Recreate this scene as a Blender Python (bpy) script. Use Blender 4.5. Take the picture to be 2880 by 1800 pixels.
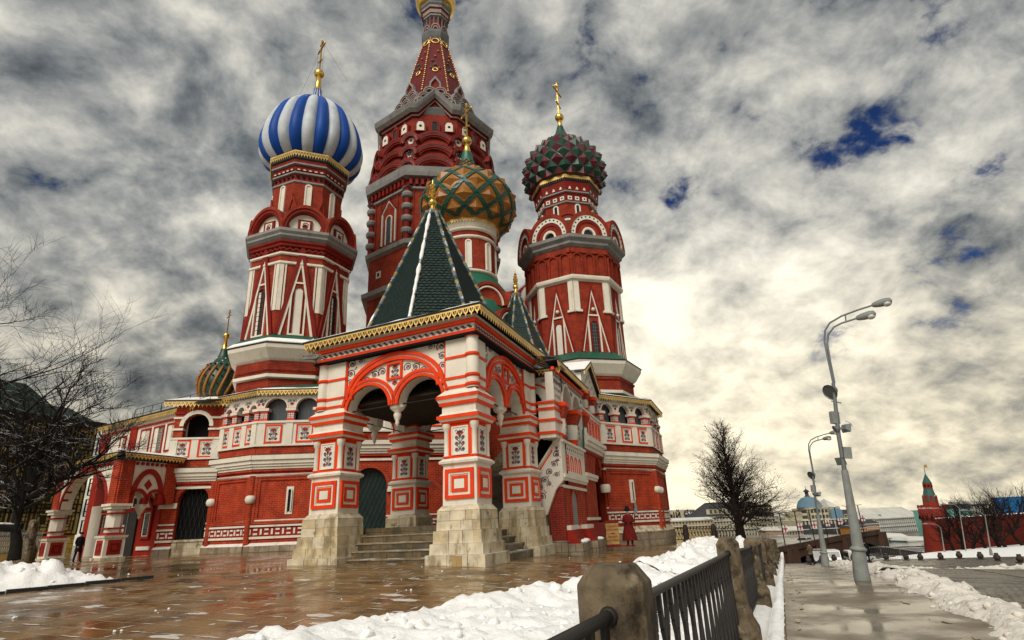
import bpy, math, random
import numpy as np
from mathutils import Matrix, Vector, noise
PI=math.pi; rad=math.radians; rnd=random.Random(7)
for o in list(bpy.data.objects): bpy.data.objects.remove(o)
S=bpy.context.scene; COL=S.collection

# ---------------------------------------------------------------- camera
EYE=1.30; PXW=2419.0; FPX=1608.57*PXW/2880   # image units: 2419 wide
CX,CY=PXW/2,900*PXW/2880
PITCH=rad(19.654); ROLL=rad(2.418)
_up=Vector((-math.sin(ROLL)*math.cos(PITCH),-math.cos(ROLL)*math.cos(PITCH),math.sin(PITCH)))
_z=Vector((0,0,1)); _F=(_z-_up*_up.dot(_z)).normalized(); _R=_F.cross(_up)
if _R.x<0: _R=-_R
cam=bpy.data.cameras.new('camera'); co=bpy.data.objects.new('camera',cam); COL.objects.link(co); S.camera=co
cam.sensor_width=36; cam.lens=36*FPX/PXW; cam.clip_end=4000; cam.clip_start=.05
xa=Vector((_R.x,_F.x,_up.x)); dn=Vector((_R.y,_F.y,_up.y)); fw=Vector((_R.z,_F.z,_up.z))
co.matrix_world=Matrix(((xa.x,-dn.x,-fw.x,0),(xa.y,-dn.y,-fw.y,0),(xa.z,-dn.z,-fw.z,EYE),(0,0,0,1)))

# ---------------------------------------------------------------- sky and light
SUN_AZ,SUN_EL=-158.0,42.0      # soft light through the cloud, from behind the camera's left
sd=Vector((math.sin(rad(SUN_AZ))*math.cos(rad(SUN_EL)),math.cos(rad(SUN_AZ))*math.cos(rad(SUN_EL)),math.sin(rad(SUN_EL))))
sl=bpy.data.lights.new('sun','SUN'); sl.energy=1.5; sl.angle=rad(35); sl.color=(1,.95,.86)
so=bpy.data.objects.new('sun',sl); COL.objects.link(so); so.rotation_euler=sd.to_track_quat('Z','Y').to_euler()
S.view_settings.view_transform='Standard'; S.view_settings.look='None'; S.view_settings.gamma=1; S.view_settings.exposure=0.92
S.view_settings.use_curve_mapping=False
S.cycles.use_denoising=True; S.cycles.max_bounces=6; S.cycles.sample_clamp_indirect=6

class NT:
    def __init__(s,tree): s.t=tree; s.n=tree.nodes; s.l=tree.links
    def __call__(s,typ,ins={},**kw):
        n=s.n.new(typ)
        for k,v in kw.items(): setattr(n,k,v)
        for k,v in ins.items(): s.set(n,k,v)
        return n
    def set(s,n,k,v):
        i=n.inputs[k]
        if isinstance(v,bpy.types.NodeSocket): s.l.new(v,i)
        elif isinstance(v,bpy.types.Node): s.l.new(v.outputs[0],i)
        else:
            if isinstance(v,(tuple,list)) and len(v)==3 and i.type=='RGBA': v=(*v,1)
            i.default_value=v
    def math(s,op,a,b=0,c=0,clamp=False): return s('ShaderNodeMath',{0:a,1:b,2:c},operation=op,use_clamp=clamp).outputs[0]
    def vmath(s,op,a,b=(0,0,0),out=0): return s('ShaderNodeVectorMath',{0:a,1:b},operation=op).outputs[out]
    def noise(s,vec,scale,detail=4,rough=.55,dist=0): return s('ShaderNodeTexNoise',{'Vector':vec,'Scale':scale,'Detail':detail,'Roughness':rough,'Distortion':dist}).outputs[0]
    def maprange(s,v,a,b,c=0,d=1,smooth=True): return s('ShaderNodeMapRange',{0:v,1:a,2:b,3:c,4:d},interpolation_type='SMOOTHSTEP' if smooth else 'LINEAR').outputs[0]
    def mix(s,f,a,b,typ='MIX'):
        n=s('ShaderNodeMix',data_type='RGBA',blend_type=typ); s.set(n,0,f); s.set(n,6,a); s.set(n,7,b); return n.outputs[2]
    def ramp(s,f,stops):
        n=s('ShaderNodeValToRGB',{0:f}); e=n.color_ramp.elements
        while len(e)<len(stops): e.new(.5)
        for q,(p,c) in zip(e,stops): q.position=p; q.color=(*c,1)
        return n.outputs[0]

w=bpy.data.worlds.new('World'); S.world=w; w.use_nodes=True; w.node_tree.nodes.clear(); T=NT(w.node_tree)
tc=T('ShaderNodeTexCoord').outputs['Generated']
sep=T('ShaderNodeSeparateXYZ',{0:tc}); X,Y,Zz=sep.outputs
zc=T.math('ADD',T.math('MAXIMUM',Zz,0.0),.52)
cv=T('ShaderNodeCombineXYZ',{0:T.math('DIVIDE',X,zc),1:T.math('DIVIDE',Y,zc),2:0.0}).outputs[0]
wv=T.vmath('ADD',cv,T.vmath('MULTIPLY',T('ShaderNodeTexNoise',{'Vector':cv,'Scale':4.0,'Detail':3.0}).outputs[1],(.07,.07,0)))   # curl the cells
n1=T.noise(T.vmath('ADD',wv,(3.7,1.3,0)),2.3,4,.5,.2)        # large masses
n2=T.noise(T.vmath('ADD',wv,(11.3,5.1,2)),9.5,7,.6,.1)        # puffs
n3=T.noise(T.vmath('ADD',wv,(-4.2,7.7,5)),4.6,5,.52,.2)
shade=T.math('ADD',T.math('ADD',T.math('MULTIPLY',n2,.66),T.math('MULTIPLY',n3,.34)),T.math('MULTIPLY',T.math('SUBTRACT',n1,.49),.34))
# the hidden sun brightens the cloud low in the south
sunv=Vector((math.sin(rad(15)),math.cos(rad(15)),math.tan(rad(10)))).normalized()
dt=T.math('MAXIMUM',T.vmath('DOT_PRODUCT',tc,tuple(sunv),out=1),0)
glow=T.math('POWER',dt,26.0); wide=T.math('POWER',dt,4.0)
lowf=T.maprange(Zz,.0,.5,1,0)
shade=T.math('ADD',shade,T.math('MULTIPLY',lowf,.065))
shade=T.math('ADD',shade,T.math('ADD',T.math('MULTIPLY',glow,.15),T.math('MULTIPLY',wide,.05)))
cl=T.ramp(shade,[(.33,(.060,.070,.085)),(.42,(.15,.165,.18)),(.51,(.32,.325,.325)),(.62,(.60,.58,.53)),(.80,(1.05,1.0,.88))])
cl=T.mix(T.math('MULTIPLY',lowf,.75),cl,T.mix(1.0,cl,(1.10,1.0,.80,1),'MULTIPLY'))
n4=T.noise(T.vmath('ADD',wv,(41.7,22.2,0)),2.6,6,.6,.1)
hole=T.maprange(T.math('ADD',T.math('MULTIPLY',n4,.62),T.math('MULTIPLY',n2,.46)),.385,.462,1,0)
hole=T.math('MULTIPLY',hole,T.maprange(Zz,.16,.32,0,1))
nis=T('ShaderNodeTexSky',sky_type='NISHITA',sun_disc=False,sun_elevation=rad(SUN_EL),sun_rotation=rad(SUN_AZ))
nb=T('ShaderNodeBackground',{'Color':T.mix(1.0,nis.outputs[0],(.16,.30,.62,1),'MULTIPLY'),'Strength':.035})
cb=T('ShaderNodeBackground',{'Color':T.mix(1.0,cl,(1.0,1.0,.97,1),'MULTIPLY'),'Strength':.60})
T('ShaderNodeOutputWorld',{0:T('ShaderNodeMixShader',{0:hole,1:cb.outputs[0],2:nb.outputs[0]}).outputs[0]})

# ---------------------------------------------------------------- helpers
def ray(x,y):
    c=Vector(((x-CX)/FPX,(y-CY)/FPX,1)); return Vector((c.dot(_R),c.dot(_F),c.dot(_up)))
def at(x,y,d):          # a bearing seen from the viewpoint, D metres away over the ground
    r=ray(x,y); return Vector((0,0,EYE))+r*(d/math.hypot(r.x,r.y))
def polar(az,d): return Vector((d*math.sin(rad(az)),d*math.cos(rad(az)),0))
WM={}; KIDS={}
def link(o,parent,M):
    COL.objects.link(o)
    if parent is not None: KIDS.setdefault(parent.name,[]).append(o); o.parent=parent; o.matrix_basis=WM[parent.name].inverted()@M
    else: o.matrix_basis=M
    WM[o.name]=M.copy(); return o
def props(o,label=None,cat=None,group=None,kind=None):
    for k,v in (('label',label),('category',cat),('group',group),('kind',kind)):
        if v: o[k]=v
    return o
def thing(name,loc,label,cat,group=None,rz=0,parent=None):
    o=bpy.data.objects.new(name,None); o.empty_display_size=.3
    link(o,parent,Matrix.Translation(Vector(loc))@Matrix.Rotation(rz,4,'Z')); return props(o,label,cat,group)
def inst(name,mesh,parent=None,M=Matrix.Identity(4),label=None,cat=None,group=None,kind=None):
    o=bpy.data.objects.new(name,mesh); link(o,parent,M); return props(o,label,cat,group,kind)
class MB:
    def __init__(s,M=None): s.v=[]; s.f=[]; s.mi=[]; s.sm=[]; s.mats=[]; s.M=M or Matrix.Identity(4); s.post=None
    def add(s,vs,fs,mat,smooth=False):
        b=len(s.v); M=s.M
        s.v.extend([(M@Vector(p))[:] for p in vs])
        if mat not in s.mats: s.mats.append(mat)
        k=s.mats.index(mat)
        for q in fs: s.f.append([b+i for i in q]); s.mi.append(k); s.sm.append(smooth)
    def box(s,x0,x1,y0,y1,z0,z1,mat):
        s.add([(x0,y0,z0),(x1,y0,z0),(x1,y1,z0),(x0,y1,z0),(x0,y0,z1),(x1,y0,z1),(x1,y1,z1),(x0,y1,z1)],
              [(0,1,5,4),(1,2,6,5),(2,3,7,6),(3,0,4,7),(4,5,6,7),(3,2,1,0)],mat)
    def frus(s,hx,hy,z0,hx1,hy1,z1,mat,cx=0,cy=0):
        s.add([(cx-hx,cy-hy,z0),(cx+hx,cy-hy,z0),(cx+hx,cy+hy,z0),(cx-hx,cy+hy,z0),(cx-hx1,cy-hy1,z1),(cx+hx1,cy-hy1,z1),(cx+hx1,cy+hy1,z1),(cx-hx1,cy+hy1,z1)],
              [(0,1,5,4),(1,2,6,5),(2,3,7,6),(3,0,4,7),(4,5,6,7),(3,2,1,0)],mat)
    def ext(s,poly,y0,y1,mat,back=True,side=None):     # poly (x,z) counter-clockwise seen from the front; y0 is the front
        n=len(poly); vs=[(x,y0,z) for x,z in poly]+[(x,y1,z) for x,z in poly]
        fs=[tuple(range(n))]
        if back: fs.append(tuple(range(2*n-1,n-1,-1)))
        s.add(vs,fs,mat); s.add(vs,[((i+1)%n,i,n+i,n+(i+1)%n) for i in range(n)],side or mat)
    def band(s,A,B,y0,y1,mat,closed=False):   # strip between two polylines in (x,z)
        n=len(A); vs=[(x,y0,z) for x,z in A]+[(x,y0,z) for x,z in B]+[(x,y1,z) for x,z in A]+[(x,y1,z) for x,z in B]
        fs=[]
        R=range(n if closed else n-1)
        for i in R:
            j=(i+1)%n; fs+= [(i,j,n+j,n+i),(j,i,2*n+i,2*n+j),(n+i,n+j,3*n+j,3*n+i)]
        if not closed: fs+=[(0,n,3*n,2*n),(n-1,2*n-1+n,4*n-1,2*n-1)]
        s.add(vs,fs,mat)
    def arc(s,cx,cz,r0,r1,y0,y1,mat,a0=0,a1=PI,n=14,ex=1,ez=1,dx=0):
        P=lambda r:[(cx+(r*ex+dx)*math.cos(a0+(a1-a0)*i/n),cz+(r*ez+dx)*math.sin(a0+(a1-a0)*i/n)) for i in range(n+1)]
        s.band(P(r0),P(r1),y0,y1,mat)
    def rect(s,x0,x1,z0,z1,t,y0,y1,mat):   # rectangular frame, T wide
        s.band([(x0,z0),(x1,z0),(x1,z1),(x0,z1)],[(x0+t,z0+t),(x1-t,z0+t),(x1-t,z1-t),(x0+t,z1-t)],y0,y1,mat,True)
    def lathe(s,prof,n,mat,rot=0,smooth=True,cx=0,cy=0,cap=False,a0=0,a1=2*PI):
        full=abs(a1-a0-2*PI)<1e-6; m=n if full else n+1
        vs=[(cx+r*math.cos(rot+a0+(a1-a0)*i/n),cy+r*math.sin(rot+a0+(a1-a0)*i/n),z) for r,z in prof for i in range(m)]
        for k in range(len(prof)-1):
            mt=mat[k] if isinstance(mat,(list,tuple)) else mat
            b=k*m; fs=[(b+i,b+(i+1)%m,b+m+(i+1)%m,b+m+i) for i in range(n if full else n)]
            if k==0: base=len(s.v); s.add(vs,fs,mt,smooth)
            else:
                if mt not in s.mats: s.mats.append(mt)
                kk=s.mats.index(mt)
                for q in fs: s.f.append([base+i for i in q]); s.mi.append(kk); s.sm.append(smooth)
        if cap:
            mt=mat[-1] if isinstance(mat,(list,tuple)) else mat
            kk=s.mats.index(mt)
            s.f.append([base+(len(prof)-1)*m+i for i in range(m)]); s.mi.append(kk); s.sm.append(False)
    def oct(s,prof,mat,ang,smooth=False,cap=False,n=8):     # eight-sided ring; prof of apothems, one face looking along ANG
        c=1/math.cos(PI/n); s.lathe([(r*c,z) for r,z in prof],n,mat,rot=ang+PI/n,smooth=smooth,cap=cap)
    def tube(s,pts,rs,n,mat,smooth=True,cap=True):
        if not isinstance(rs,(list,tuple)): rs=[rs]*len(pts)
        pts=[Vector(p) for p in pts]; vs=[]; up=None
        for i,p in enumerate(pts):
            d=(pts[min(i+1,len(pts)-1)]-pts[max(i-1,0)]).normalized()
            if up is None: up=d.orthogonal().normalized()
            up=(up-d*up.dot(d)).normalized(); e=d.cross(up)
            for k in range(n):
                a=2*PI*k/n; q=p+(up*math.cos(a)+e*math.sin(a))*rs[i]; vs.append(q[:])
        m=len(pts); fs=[(i*n+k,i*n+(k+1)%n,(i+1)*n+(k+1)%n,(i+1)*n+k) for i in range(m-1) for k in range(n)]
        s.add(vs,fs,mat,smooth)
        if cap: s.add([vs[k] for k in range(n)],[tuple(range(n-1,-1,-1))],mat); s.add([vs[(m-1)*n+k] for k in range(n)],[tuple(range(n))],mat)
    def ball(s,c,r,mat,n=12,m=8,sz=1,smooth=True):
        s.lathe([(max(r*math.sin(PI*i/m),1e-4),c[2]-r*sz*math.cos(PI*i/m)) for i in range(m+1)],n,mat,smooth=smooth,cx=c[0],cy=c[1])
    def fringe(s,x0,x1,z,h,y,mat,pitch=.22):   # pierced metal lace hanging below z
        n=max(2,round((x1-x0)/pitch)); p=(x1-x0)/n
        s.box(x0,x1,y-.015,y+.015,z-.18*h,z,mat)
        for i in range(n):
            c=x0+(i+.5)*p
            A=[(c-p*.5,z-.18*h),(c-p*.36,z-.6*h),(c-p*.12,z-.72*h),(c,z-h),(c+p*.12,z-.72*h),(c+p*.36,z-.6*h),(c+p*.5,z-.18*h)]
            B=[(c-p*.30,z-.2*h),(c-p*.22,z-.46*h),(c-p*.06,z-.56*h),(c,z-.66*h),(c+p*.06,z-.56*h),(c+p*.22,z-.46*h),(c+p*.30,z-.2*h)]
            s.band(A,B,y-.012,y+.012,mat)
            s.ext([(c-.06*p,z-.18*h),(c-.03*p,z-.5*h),(c+.03*p,z-.5*h),(c+.06*p,z-.18*h)],y-.012,y+.012,mat)
    def mesh(s,name):
        me=bpy.data.meshes.new(name)
        if s.post: s.v=[s.post(p) for p in s.v]
        me.from_pydata(s.v,[],s.f)
        for m in s.mats: me.materials.append(mat(m))
        me.polygons.foreach_set('material_index',s.mi); me.polygons.foreach_set('use_smooth',s.sm); me.update(); return me
    def build(s,name,parent=None,label=None,cat=None,group=None,kind=None,M=None):
        if s.post: s.v=[s.post(p) for p in s.v]; s.post=None
        a=np.array(s.v); lo=a.min(0); hi=a.max(0); c=np.array([(lo[0]+hi[0])/2,(lo[1]+hi[1])/2,lo[2]])
        s.v=(a-c).tolist(); me=s.mesh(name)
        return inst(name,me,parent,(M or Matrix.Identity(4))@Matrix.Translation(Vector(c)),label,cat,group,kind)
def face(o,ang,z=0):      # frame on a wall: x to the right seen from outside, y into the wall, z up
    s,c=math.sin(ang),math.cos(ang)
    return Matrix(((-s,-c,0,o[0]),(c,-s,0,o[1]),(0,0,1,z),(0,0,0,1)))
def wallframe(p,q,z=0):
    d=Vector((q[0]-p[0],q[1]-p[1],0)).normalized()
    return Matrix(((d.x,-d.y,0,p[0]),(d.y,d.x,0,p[1]),(0,0,1,z),(0,0,0,1)))

# ---------------------------------------------------------------- materials
SPEC={}
def spec(name,col,rough=.6,**k): SPEC[name]=(col,rough,k)
_M={}
def mat(name):
    if name in _M: return _M[name]
    col,rough,k=SPEC[name]; m=bpy.data.materials.new(name); m.use_nodes=True; m.node_tree.nodes.clear(); t=NT(m.node_tree); _M[name]=m
    g=t('ShaderNodeNewGeometry'); P=g.outputs['Position']; N=g.outputs['True Normal']
    bump_h=None
    tan=t.vmath('NORMALIZE',t.vmath('CROSS_PRODUCT',(0,0,1),N))
    u=t.vmath('DOT_PRODUCT',P,tan,out=1); zz=t('ShaderNodeSeparateXYZ',{0:P}).outputs[2]
    wall=t('ShaderNodeCombineXYZ',{0:u,1:zz,2:0.0}).outputs[0]
    c=(*col,1)
    if 'brick' in k:
        bw,bh,mo,c2,cm=k['brick']
        vec=wall if k.get('proj','wall')=='wall' else t('ShaderNodeMapping',{'Vector':P,'Rotation':(0,0,k.get('rot',0))}).outputs[0]
        b=t('ShaderNodeTexBrick',{'Vector':vec,'Color1':(*col,1),'Color2':(*c2,1),'Mortar':(*cm,1),'Scale':1.0,'Mortar Size':mo,'Mortar Smooth':.3,'Bias':0.0,'Brick Width':bw,'Row Height':bh})
        c=b.outputs[0]; bump_h=t.math('SUBTRACT',1.0,b.outputs[1])
    if 'cells' in k:     # setts
        v=t('ShaderNodeTexVoronoi',{'Vector':t('ShaderNodeMapping',{'Vector':P,'Rotation':(0,0,.4),'Scale':k['cells']}).outputs[0],'Scale':1.0,'Randomness':.55},feature='DISTANCE_TO_EDGE')
        bump_h=t.maprange(v.outputs[0],0,.22); c=t.mix(bump_h,(*k['joint'],1),c)
    if 'check' in k:
        a=k['check']; mp=t('ShaderNodeMapping',{'Vector':wall,'Rotation':(0,0,PI/4)}).outputs[0]
        c1=t('ShaderNodeTexChecker',{'Vector':t.vmath('ADD',mp,(.013,.017,.5)),'Scale':a}).outputs[1]
        c2=t('ShaderNodeTexChecker',{'Vector':t.vmath('ADD',mp,(.013,.017,.5)),'Scale':a*.5}).outputs[1]
        c=t.mix(c1,(.72,.68,.6,1),t.mix(c2,(.55,.05,.02,1),(.03,.05,.14,1)))
    var=k.get('var',.2)
    if var:
        nz=t.noise(P,k.get('vs',1.7),6,.6); f=t.maprange(nz,.3,.7,1-var,1+var*.55,False)
        c=t.mix(1.0,c,t('ShaderNodeCombineColor',{0:f,1:f,2:f}).outputs[0],'MULTIPLY')
    if 'stain' in k:      # patches of another colour
        sc,amt,scale,thr=k['stain'][:4]
        st=t.noise(t('ShaderNodeMapping',{'Vector':P,'Scale':(1,1,k.get('sz',.35))}).outputs[0],scale,6,.65)
        c=t.mix(t.math('MULTIPLY',t.maprange(st,thr,thr+.16),amt),c,(*sc,1))
    if 'stain2' in k:
        sc,amt,scale,thr=k['stain2']
        st=t.noise(t.vmath('ADD',P,(9,4,2)),scale,5,.6)
        c=t.mix(t.math('MULTIPLY',t.maprange(st,thr,thr+.12),amt),c,(*sc,1))
    r=rough
    if 'wet' in k:        # roughness between puddle and damp stone
        lo,hi,sc=k['wet']; r=t.maprange(t.noise(P,sc,5,.6),.38,.64,lo,hi)
    if 'snow' in k:
        nz=t('ShaderNodeSeparateXYZ',{0:g.outputs['Normal']}).outputs[2]
        f=t.maprange(nz,k.get('sn',.55),k.get('sn',.55)+.25)
        f=t.math('MULTIPLY',f,t.maprange(t.noise(P,k.get('ss',2.2),5,.65),k['snow'],k['snow']+.1))
        c=t.mix(f,c,(.86,.86,.87,1)); r=t.mix(f,(r,r,r,1) if not isinstance(r,bpy.types.NodeSocket) else r,(.75,.75,.75,1))
    b=t('ShaderNodeBsdfPrincipled',{'Base Color':c,'Roughness':r,'Metallic':k.get('metal',0.0)})
    if 'coat' in k: b.inputs['Coat Weight'].default_value=k['coat']; b.inputs['Coat Roughness'].default_value=.05
    if 'ior' in k: b.inputs['IOR'].default_value=k['ior']
    b.inputs['Specular IOR Level'].default_value=k.get('spec',.18 if rough>=.5 and 'wet' not in k else .5)
    if 'sss' in k: b.inputs['Subsurface Weight'].default_value=k['sss']; b.inputs['Subsurface Radius'].default_value=(.05,.05,.06)
    bm=k.get('bump',.15)
    if bm:
        h=t.math('MULTIPLY',t.noise(P,k.get('bs',18.0),4,.6),k.get('bn',.35))
        if bump_h is not None: h=t.math('ADD',h,bump_h)
        t.set(b,'Normal',t('ShaderNodeBump',{'Strength':bm,'Distance':k.get('bd',.02),'Height':h}).outputs[0])
    if 'emit' in k: b.inputs['Emission Color'].default_value=(*k['emit'],1); b.inputs['Emission Strength'].default_value=k.get('es',1)
    t('ShaderNodeOutputMaterial',{0:b.outputs[0]})
    return m
RED=(.30,.026,.012); OR=(.78,.052,.006); WH=(.74,.68,.57)
BR=dict(brick=(.30,.10,.011,(.40,.032,.010),(.44,.12,.05)),bump=.35,var=.35,stain=((.17,.016,.010),.6,.8,.52),stain2=((.46,.13,.07),.45,1.9,.60))
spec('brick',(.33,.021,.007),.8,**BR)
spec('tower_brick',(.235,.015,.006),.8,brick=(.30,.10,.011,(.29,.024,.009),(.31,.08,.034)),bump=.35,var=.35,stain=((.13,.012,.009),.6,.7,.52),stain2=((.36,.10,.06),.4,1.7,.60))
spec('tower_red',(.20,.012,.006),.6,var=.25,bump=.1)
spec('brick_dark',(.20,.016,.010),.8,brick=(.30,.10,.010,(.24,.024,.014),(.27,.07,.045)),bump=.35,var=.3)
spec('red_paint',(.31,.018,.008),.6,var=.25,bump=.1)
spec('orange_paint',OR,.5,var=.22,bump=.12,stain=((.45,.03,.01),.5,2.5,.52))
spec('deep_red',(.13,.010,.012),.5,var=.3,stain=((.2,.05,.06),.5,3,.55))
spec('white_paint',WH,.65,var=.10,bump=.14,stain=((.42,.36,.27),.45,1.8,.54),sz=.18,stain2=((.54,.46,.35),.4,3.5,.59),snow=.34,sn=.75)
spec('grey_trim',(.26,.255,.24),.65,var=.2,stain=((.14,.135,.13),.6,1.4,.5),snow=.45,sn=.8)
spec('grey_dark',(.16,.165,.17),.6,var=.25,snow=.5,sn=.7)
spec('blind_white',(.72,.67,.57),.6,var=.08)
spec('limestone',(.60,.51,.36),.75,brick=(.85,.36,.010,(.68,.58,.42),(.33,.27,.18)),var=.3,vs=2.2,bump=.4,bn=.9,stain=((.22,.165,.09),.85,2.0,.49),stain2=((.13,.14,.045),.8,2.6,.59),snow=.30,sn=.75)
LS=dict(var=.32,vs=2.2,bump=.4,bn=.9,stain=((.22,.165,.09),.85,2.0,.49),stain2=((.13,.14,.045),.8,2.6,.59),snow=.30,sn=.75)
spec('limestone_block',(.64,.55,.39),.75,**LS); spec('limestone_warm',(.56,.45,.28),.75,**LS); spec('joint_stone',(.24,.19,.12),.85,var=.3)
spec('limestone_patch',(.42,.29,.13),.75,var=.25,bump=.3)
spec('step_stone',(.125,.088,.045),.5,brick=(1.1,.6,.012,(.14,.10,.052),(.03,.024,.015)),var=.45,bump=.5,bn=1,stain=((.045,.036,.02),.85,1.6,.45),snow=.60,sn=.7,wet=(.2,.6,1.3))
spec('tread_stone',(.26,.20,.12),.45,var=.45,vs=3,bump=.4,bn=1,snow=.50,sn=.7,ss=1.6)
spec('vault_shade',(.045,.036,.027),.9,var=.4,bump=.2)  # near-black brown carries the shade inside the porch in its colour
spec('rough_stone',(.30,.24,.17),.8,brick=(.55,.42,.016,(.36,.28,.19),(.12,.1,.07)),var=.4,bump=.5,bn=1,stain=((.12,.10,.06),.7,1.7,.47),stain2=((.10,.11,.03),.5,3,.6))
spec('gold',(.80,.52,.13),.32,metal=1.0,var=.2,bump=.03)
spec('gold_lace',(.88,.60,.20),.4,metal=.6,var=.25,bump=.0)
spec('black_paint',(.012,.012,.013),.45,var=.2)
spec('iron',(.022,.020,.019),.5,var=.3,bump=.2,bs=40.0)
spec('gate_iron',(.05,.055,.05),.5,var=.3)
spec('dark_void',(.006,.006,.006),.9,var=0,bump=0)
spec('pane',(.012,.014,.017),.12,var=.2,bump=.02)
spec('frosted_pane',(.07,.08,.085),.3,var=.15,bump=.02)
spec('blue_dome',(.005,.062,.33),.5,var=.2,vs=.9,bump=.05,snow=.62,sn=.35,ss=3.0,stain=((.02,.05,.18),.5,.8,.5))
spec('white_dome',(.56,.60,.64),.6,var=.15,vs=.9,bump=.05,stain=((.34,.37,.41),.6,.9,.45),snow=.55,sn=.45)
spec('green_paint',(.012,.115,.068),.42,var=.25,snow=.6,sn=.55)
spec('green_roof',(.008,.085,.05),.45,var=.25)
spec('dark_green_dome',(.006,.055,.034),.42,var=.3,snow=.60,sn=.55,ss=5.0)
spec('crimson_dome',(.105,.006,.016),.42,var=.3,snow=.60,sn=.55,ss=5.0)
spec('ochre_dome',(.34,.13,.012),.42,var=.25,vs=2.5,stain=((.22,.075,.012),.6,1.2,.5),snow=.66,sn=.6,ss=4.0)
spec('green_rib',(.006,.065,.042),.35,var=.2,snow=.66,sn=.6)
spec('roof_tile',(.014,.030,.026),.38,var=.55,vs=5.0,bump=.1,stain=((.022,.055,.040),.6,7.0,.52))
spec('ridge_grey',(.17,.19,.19),.5,var=.2,snow=.52,sn=.2,ss=6.0); spec('ridge_blue',(.045,.085,.10),.5,var=.2,snow=.55,sn=.2,ss=6.0); spec('ridge_yellow',(.34,.24,.05),.5,var=.2,snow=.6,sn=.3,ss=6.0)
spec('snow',(.92,.91,.89),.6,var=.05,vs=4,bump=.5,bs=14.0,bn=1.0,bd=.05,stain=((.70,.66,.60),.35,2.5,.56))
spec('dirty_snow',(.72,.67,.60),.65,var=.12,vs=4,bump=.6,bs=16.0,bn=1.0,bd=.05,stain=((.36,.29,.22),.7,2.8,.54),stain2=((.30,.22,.15),.6,9,.6))
spec('joint_slush',(.34,.27,.18),.4,var=.4,vs=3,bump=.3)
spec('slush',(.66,.62,.56),.35,var=.2,bump=.5,bs=25.0,stain=((.3,.24,.18),.6,6,.5))
spec('leaf_blue',(.035,.055,.10),.6,var=0,bump=0); spec('petal_red',(.48,.045,.015),.6,var=.1,bump=0); spec('petal_blue',(.05,.10,.20),.6,var=.1,bump=0); spec('vine',(.035,.045,.055),.6,var=0,bump=0)
spec('tile_pattern',(.5,.1,.1),.5,check=13.0,var=.15)
spec('lattice_green',(.006,.030,.027),.35,var=.3)
spec('paving',(.185,.108,.038),.2,brick=(1.05,.62,.014,(.24,.145,.055),(.36,.28,.18)),proj='flat',rot=-.35,var=.45,vs=.8,bump=.12,bn=.6,bs=3.0,wet=(.05,.34,.5),stain=((.46,.41,.34),.75,.9,.57),sz=1,stain2=((.02,.012,.008),.6,.5,.52),ior=1.5)
spec('paving_slab',(.21,.118,.038),.15,var=.5,vs=.9,bump=.10,bs=5.0,wet=(.10,.42,.7),stain=((.48,.38,.25),.7,1.0,.55),sz=1,stain2=((.05,.026,.012),.7,.9,.52),ior=1.5)
spec('sidewalk',(.115,.075,.038),.2,var=.35,vs=.5,bump=.15,bs=4.0,wet=(.10,.5,.5),stain=((.032,.022,.014),.85,1.7,.53),sz=1,stain2=((.30,.25,.18),.5,.6,.5))
spec('cobble',(.17,.135,.085),.4,cells=(4.6,7.5,1),joint=(.02,.016,.011),var=.4,vs=.35,bump=.8,bn=.4,bd=.05,wet=(.2,.5,.6))
spec('asphalt',(.075,.065,.052),.45,var=.3,vs=.3,bump=.2,wet=(.2,.6,.1))
spec('road_paint',(.55,.38,.10),.6,var=.3,vs=4)
spec('granite',(.15,.112,.068),.65,var=.5,vs=9,bump=.3,bs=70.0,bn=1,stain=((.022,.016,.011),.92,4.5,.47),sz=.8,stain2=((.30,.24,.16),.75,5.5,.58))
spec('granite_dark',(.05,.036,.03),.6,var=.4,vs=6,bump=.5,bs=60.0,snow=.5,sn=.85)
spec('grey_metal',(.24,.25,.235),.5,var=.2,vs=3,bump=.05,stain=((.14,.12,.09),.6,2.5,.52))
spec('lamp_metal',(.17,.185,.19),.45,metal=.3,var=.2); spec('lamp_glass',(.6,.6,.56),.2,var=.05); spec('flood_glass',(.10,.11,.105),.12,var=.05)
spec('bark',(.014,.011,.009),.85,var=.4,vs=5,bump=.5,bs=30.0,snow=.44,sn=.55,ss=2.5)
spec('bark_plain',(.016,.011,.009),.9,var=.3,bump=.3)
spec('dead_leaf',(.055,.020,.010),.8,var=.5,vs=3,bump=0)
spec('cloth_black',(.008,.008,.010),.85,var=.3,bump=.2); spec('skin',(.40,.22,.15),.6,var=.1); spec('cloth_red',(.15,.010,.008),.8,var=.4,vs=6,bump=.2); spec('cloth_tan',(.12,.08,.05),.8,var=.3)
spec('sign_red',(.22,.018,.010),.6,var=.2); spec('sign_cream',(.50,.29,.10),.6,var=.3,vs=5,stain=((.42,.13,.03),.6,4,.55)); spec('sign_text',(.24,.018,.010),.6,var=0)
spec('yellow_wall',(.62,.42,.07),.8,brick=(.85,.42,.03,(.68,.47,.10),(.22,.15,.04)),var=.3); spec('dark_frame',(.028,.024,.014),.8,var=.3); spec('yellow_panel',(.60,.46,.15),.8,var=.25)
spec('old_green_roof',(.012,.024,.018),.6,var=.4)
for n,c in dict(far_cream=(.50,.44,.30),far_yellow=(.50,.37,.17),far_white=(.56,.55,.50),far_pink=(.46,.30,.20),far_orange=(.60,.26,.05),far_green=(.28,.46,.38),far_grey=(.36,.35,.32),far_roof=(.05,.05,.055),far_blue=(.12,.20,.26),far_teal=(.18,.42,.36),bill_blue=(.012,.14,.36)).items(): spec(n,c,.8,var=.18,vs=.15,bump=0,snow=.4,sn=.85,ss=.4)
spec('far_window',(.05,.055,.06),.3,var=.5,vs=.5,bump=0)
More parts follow.
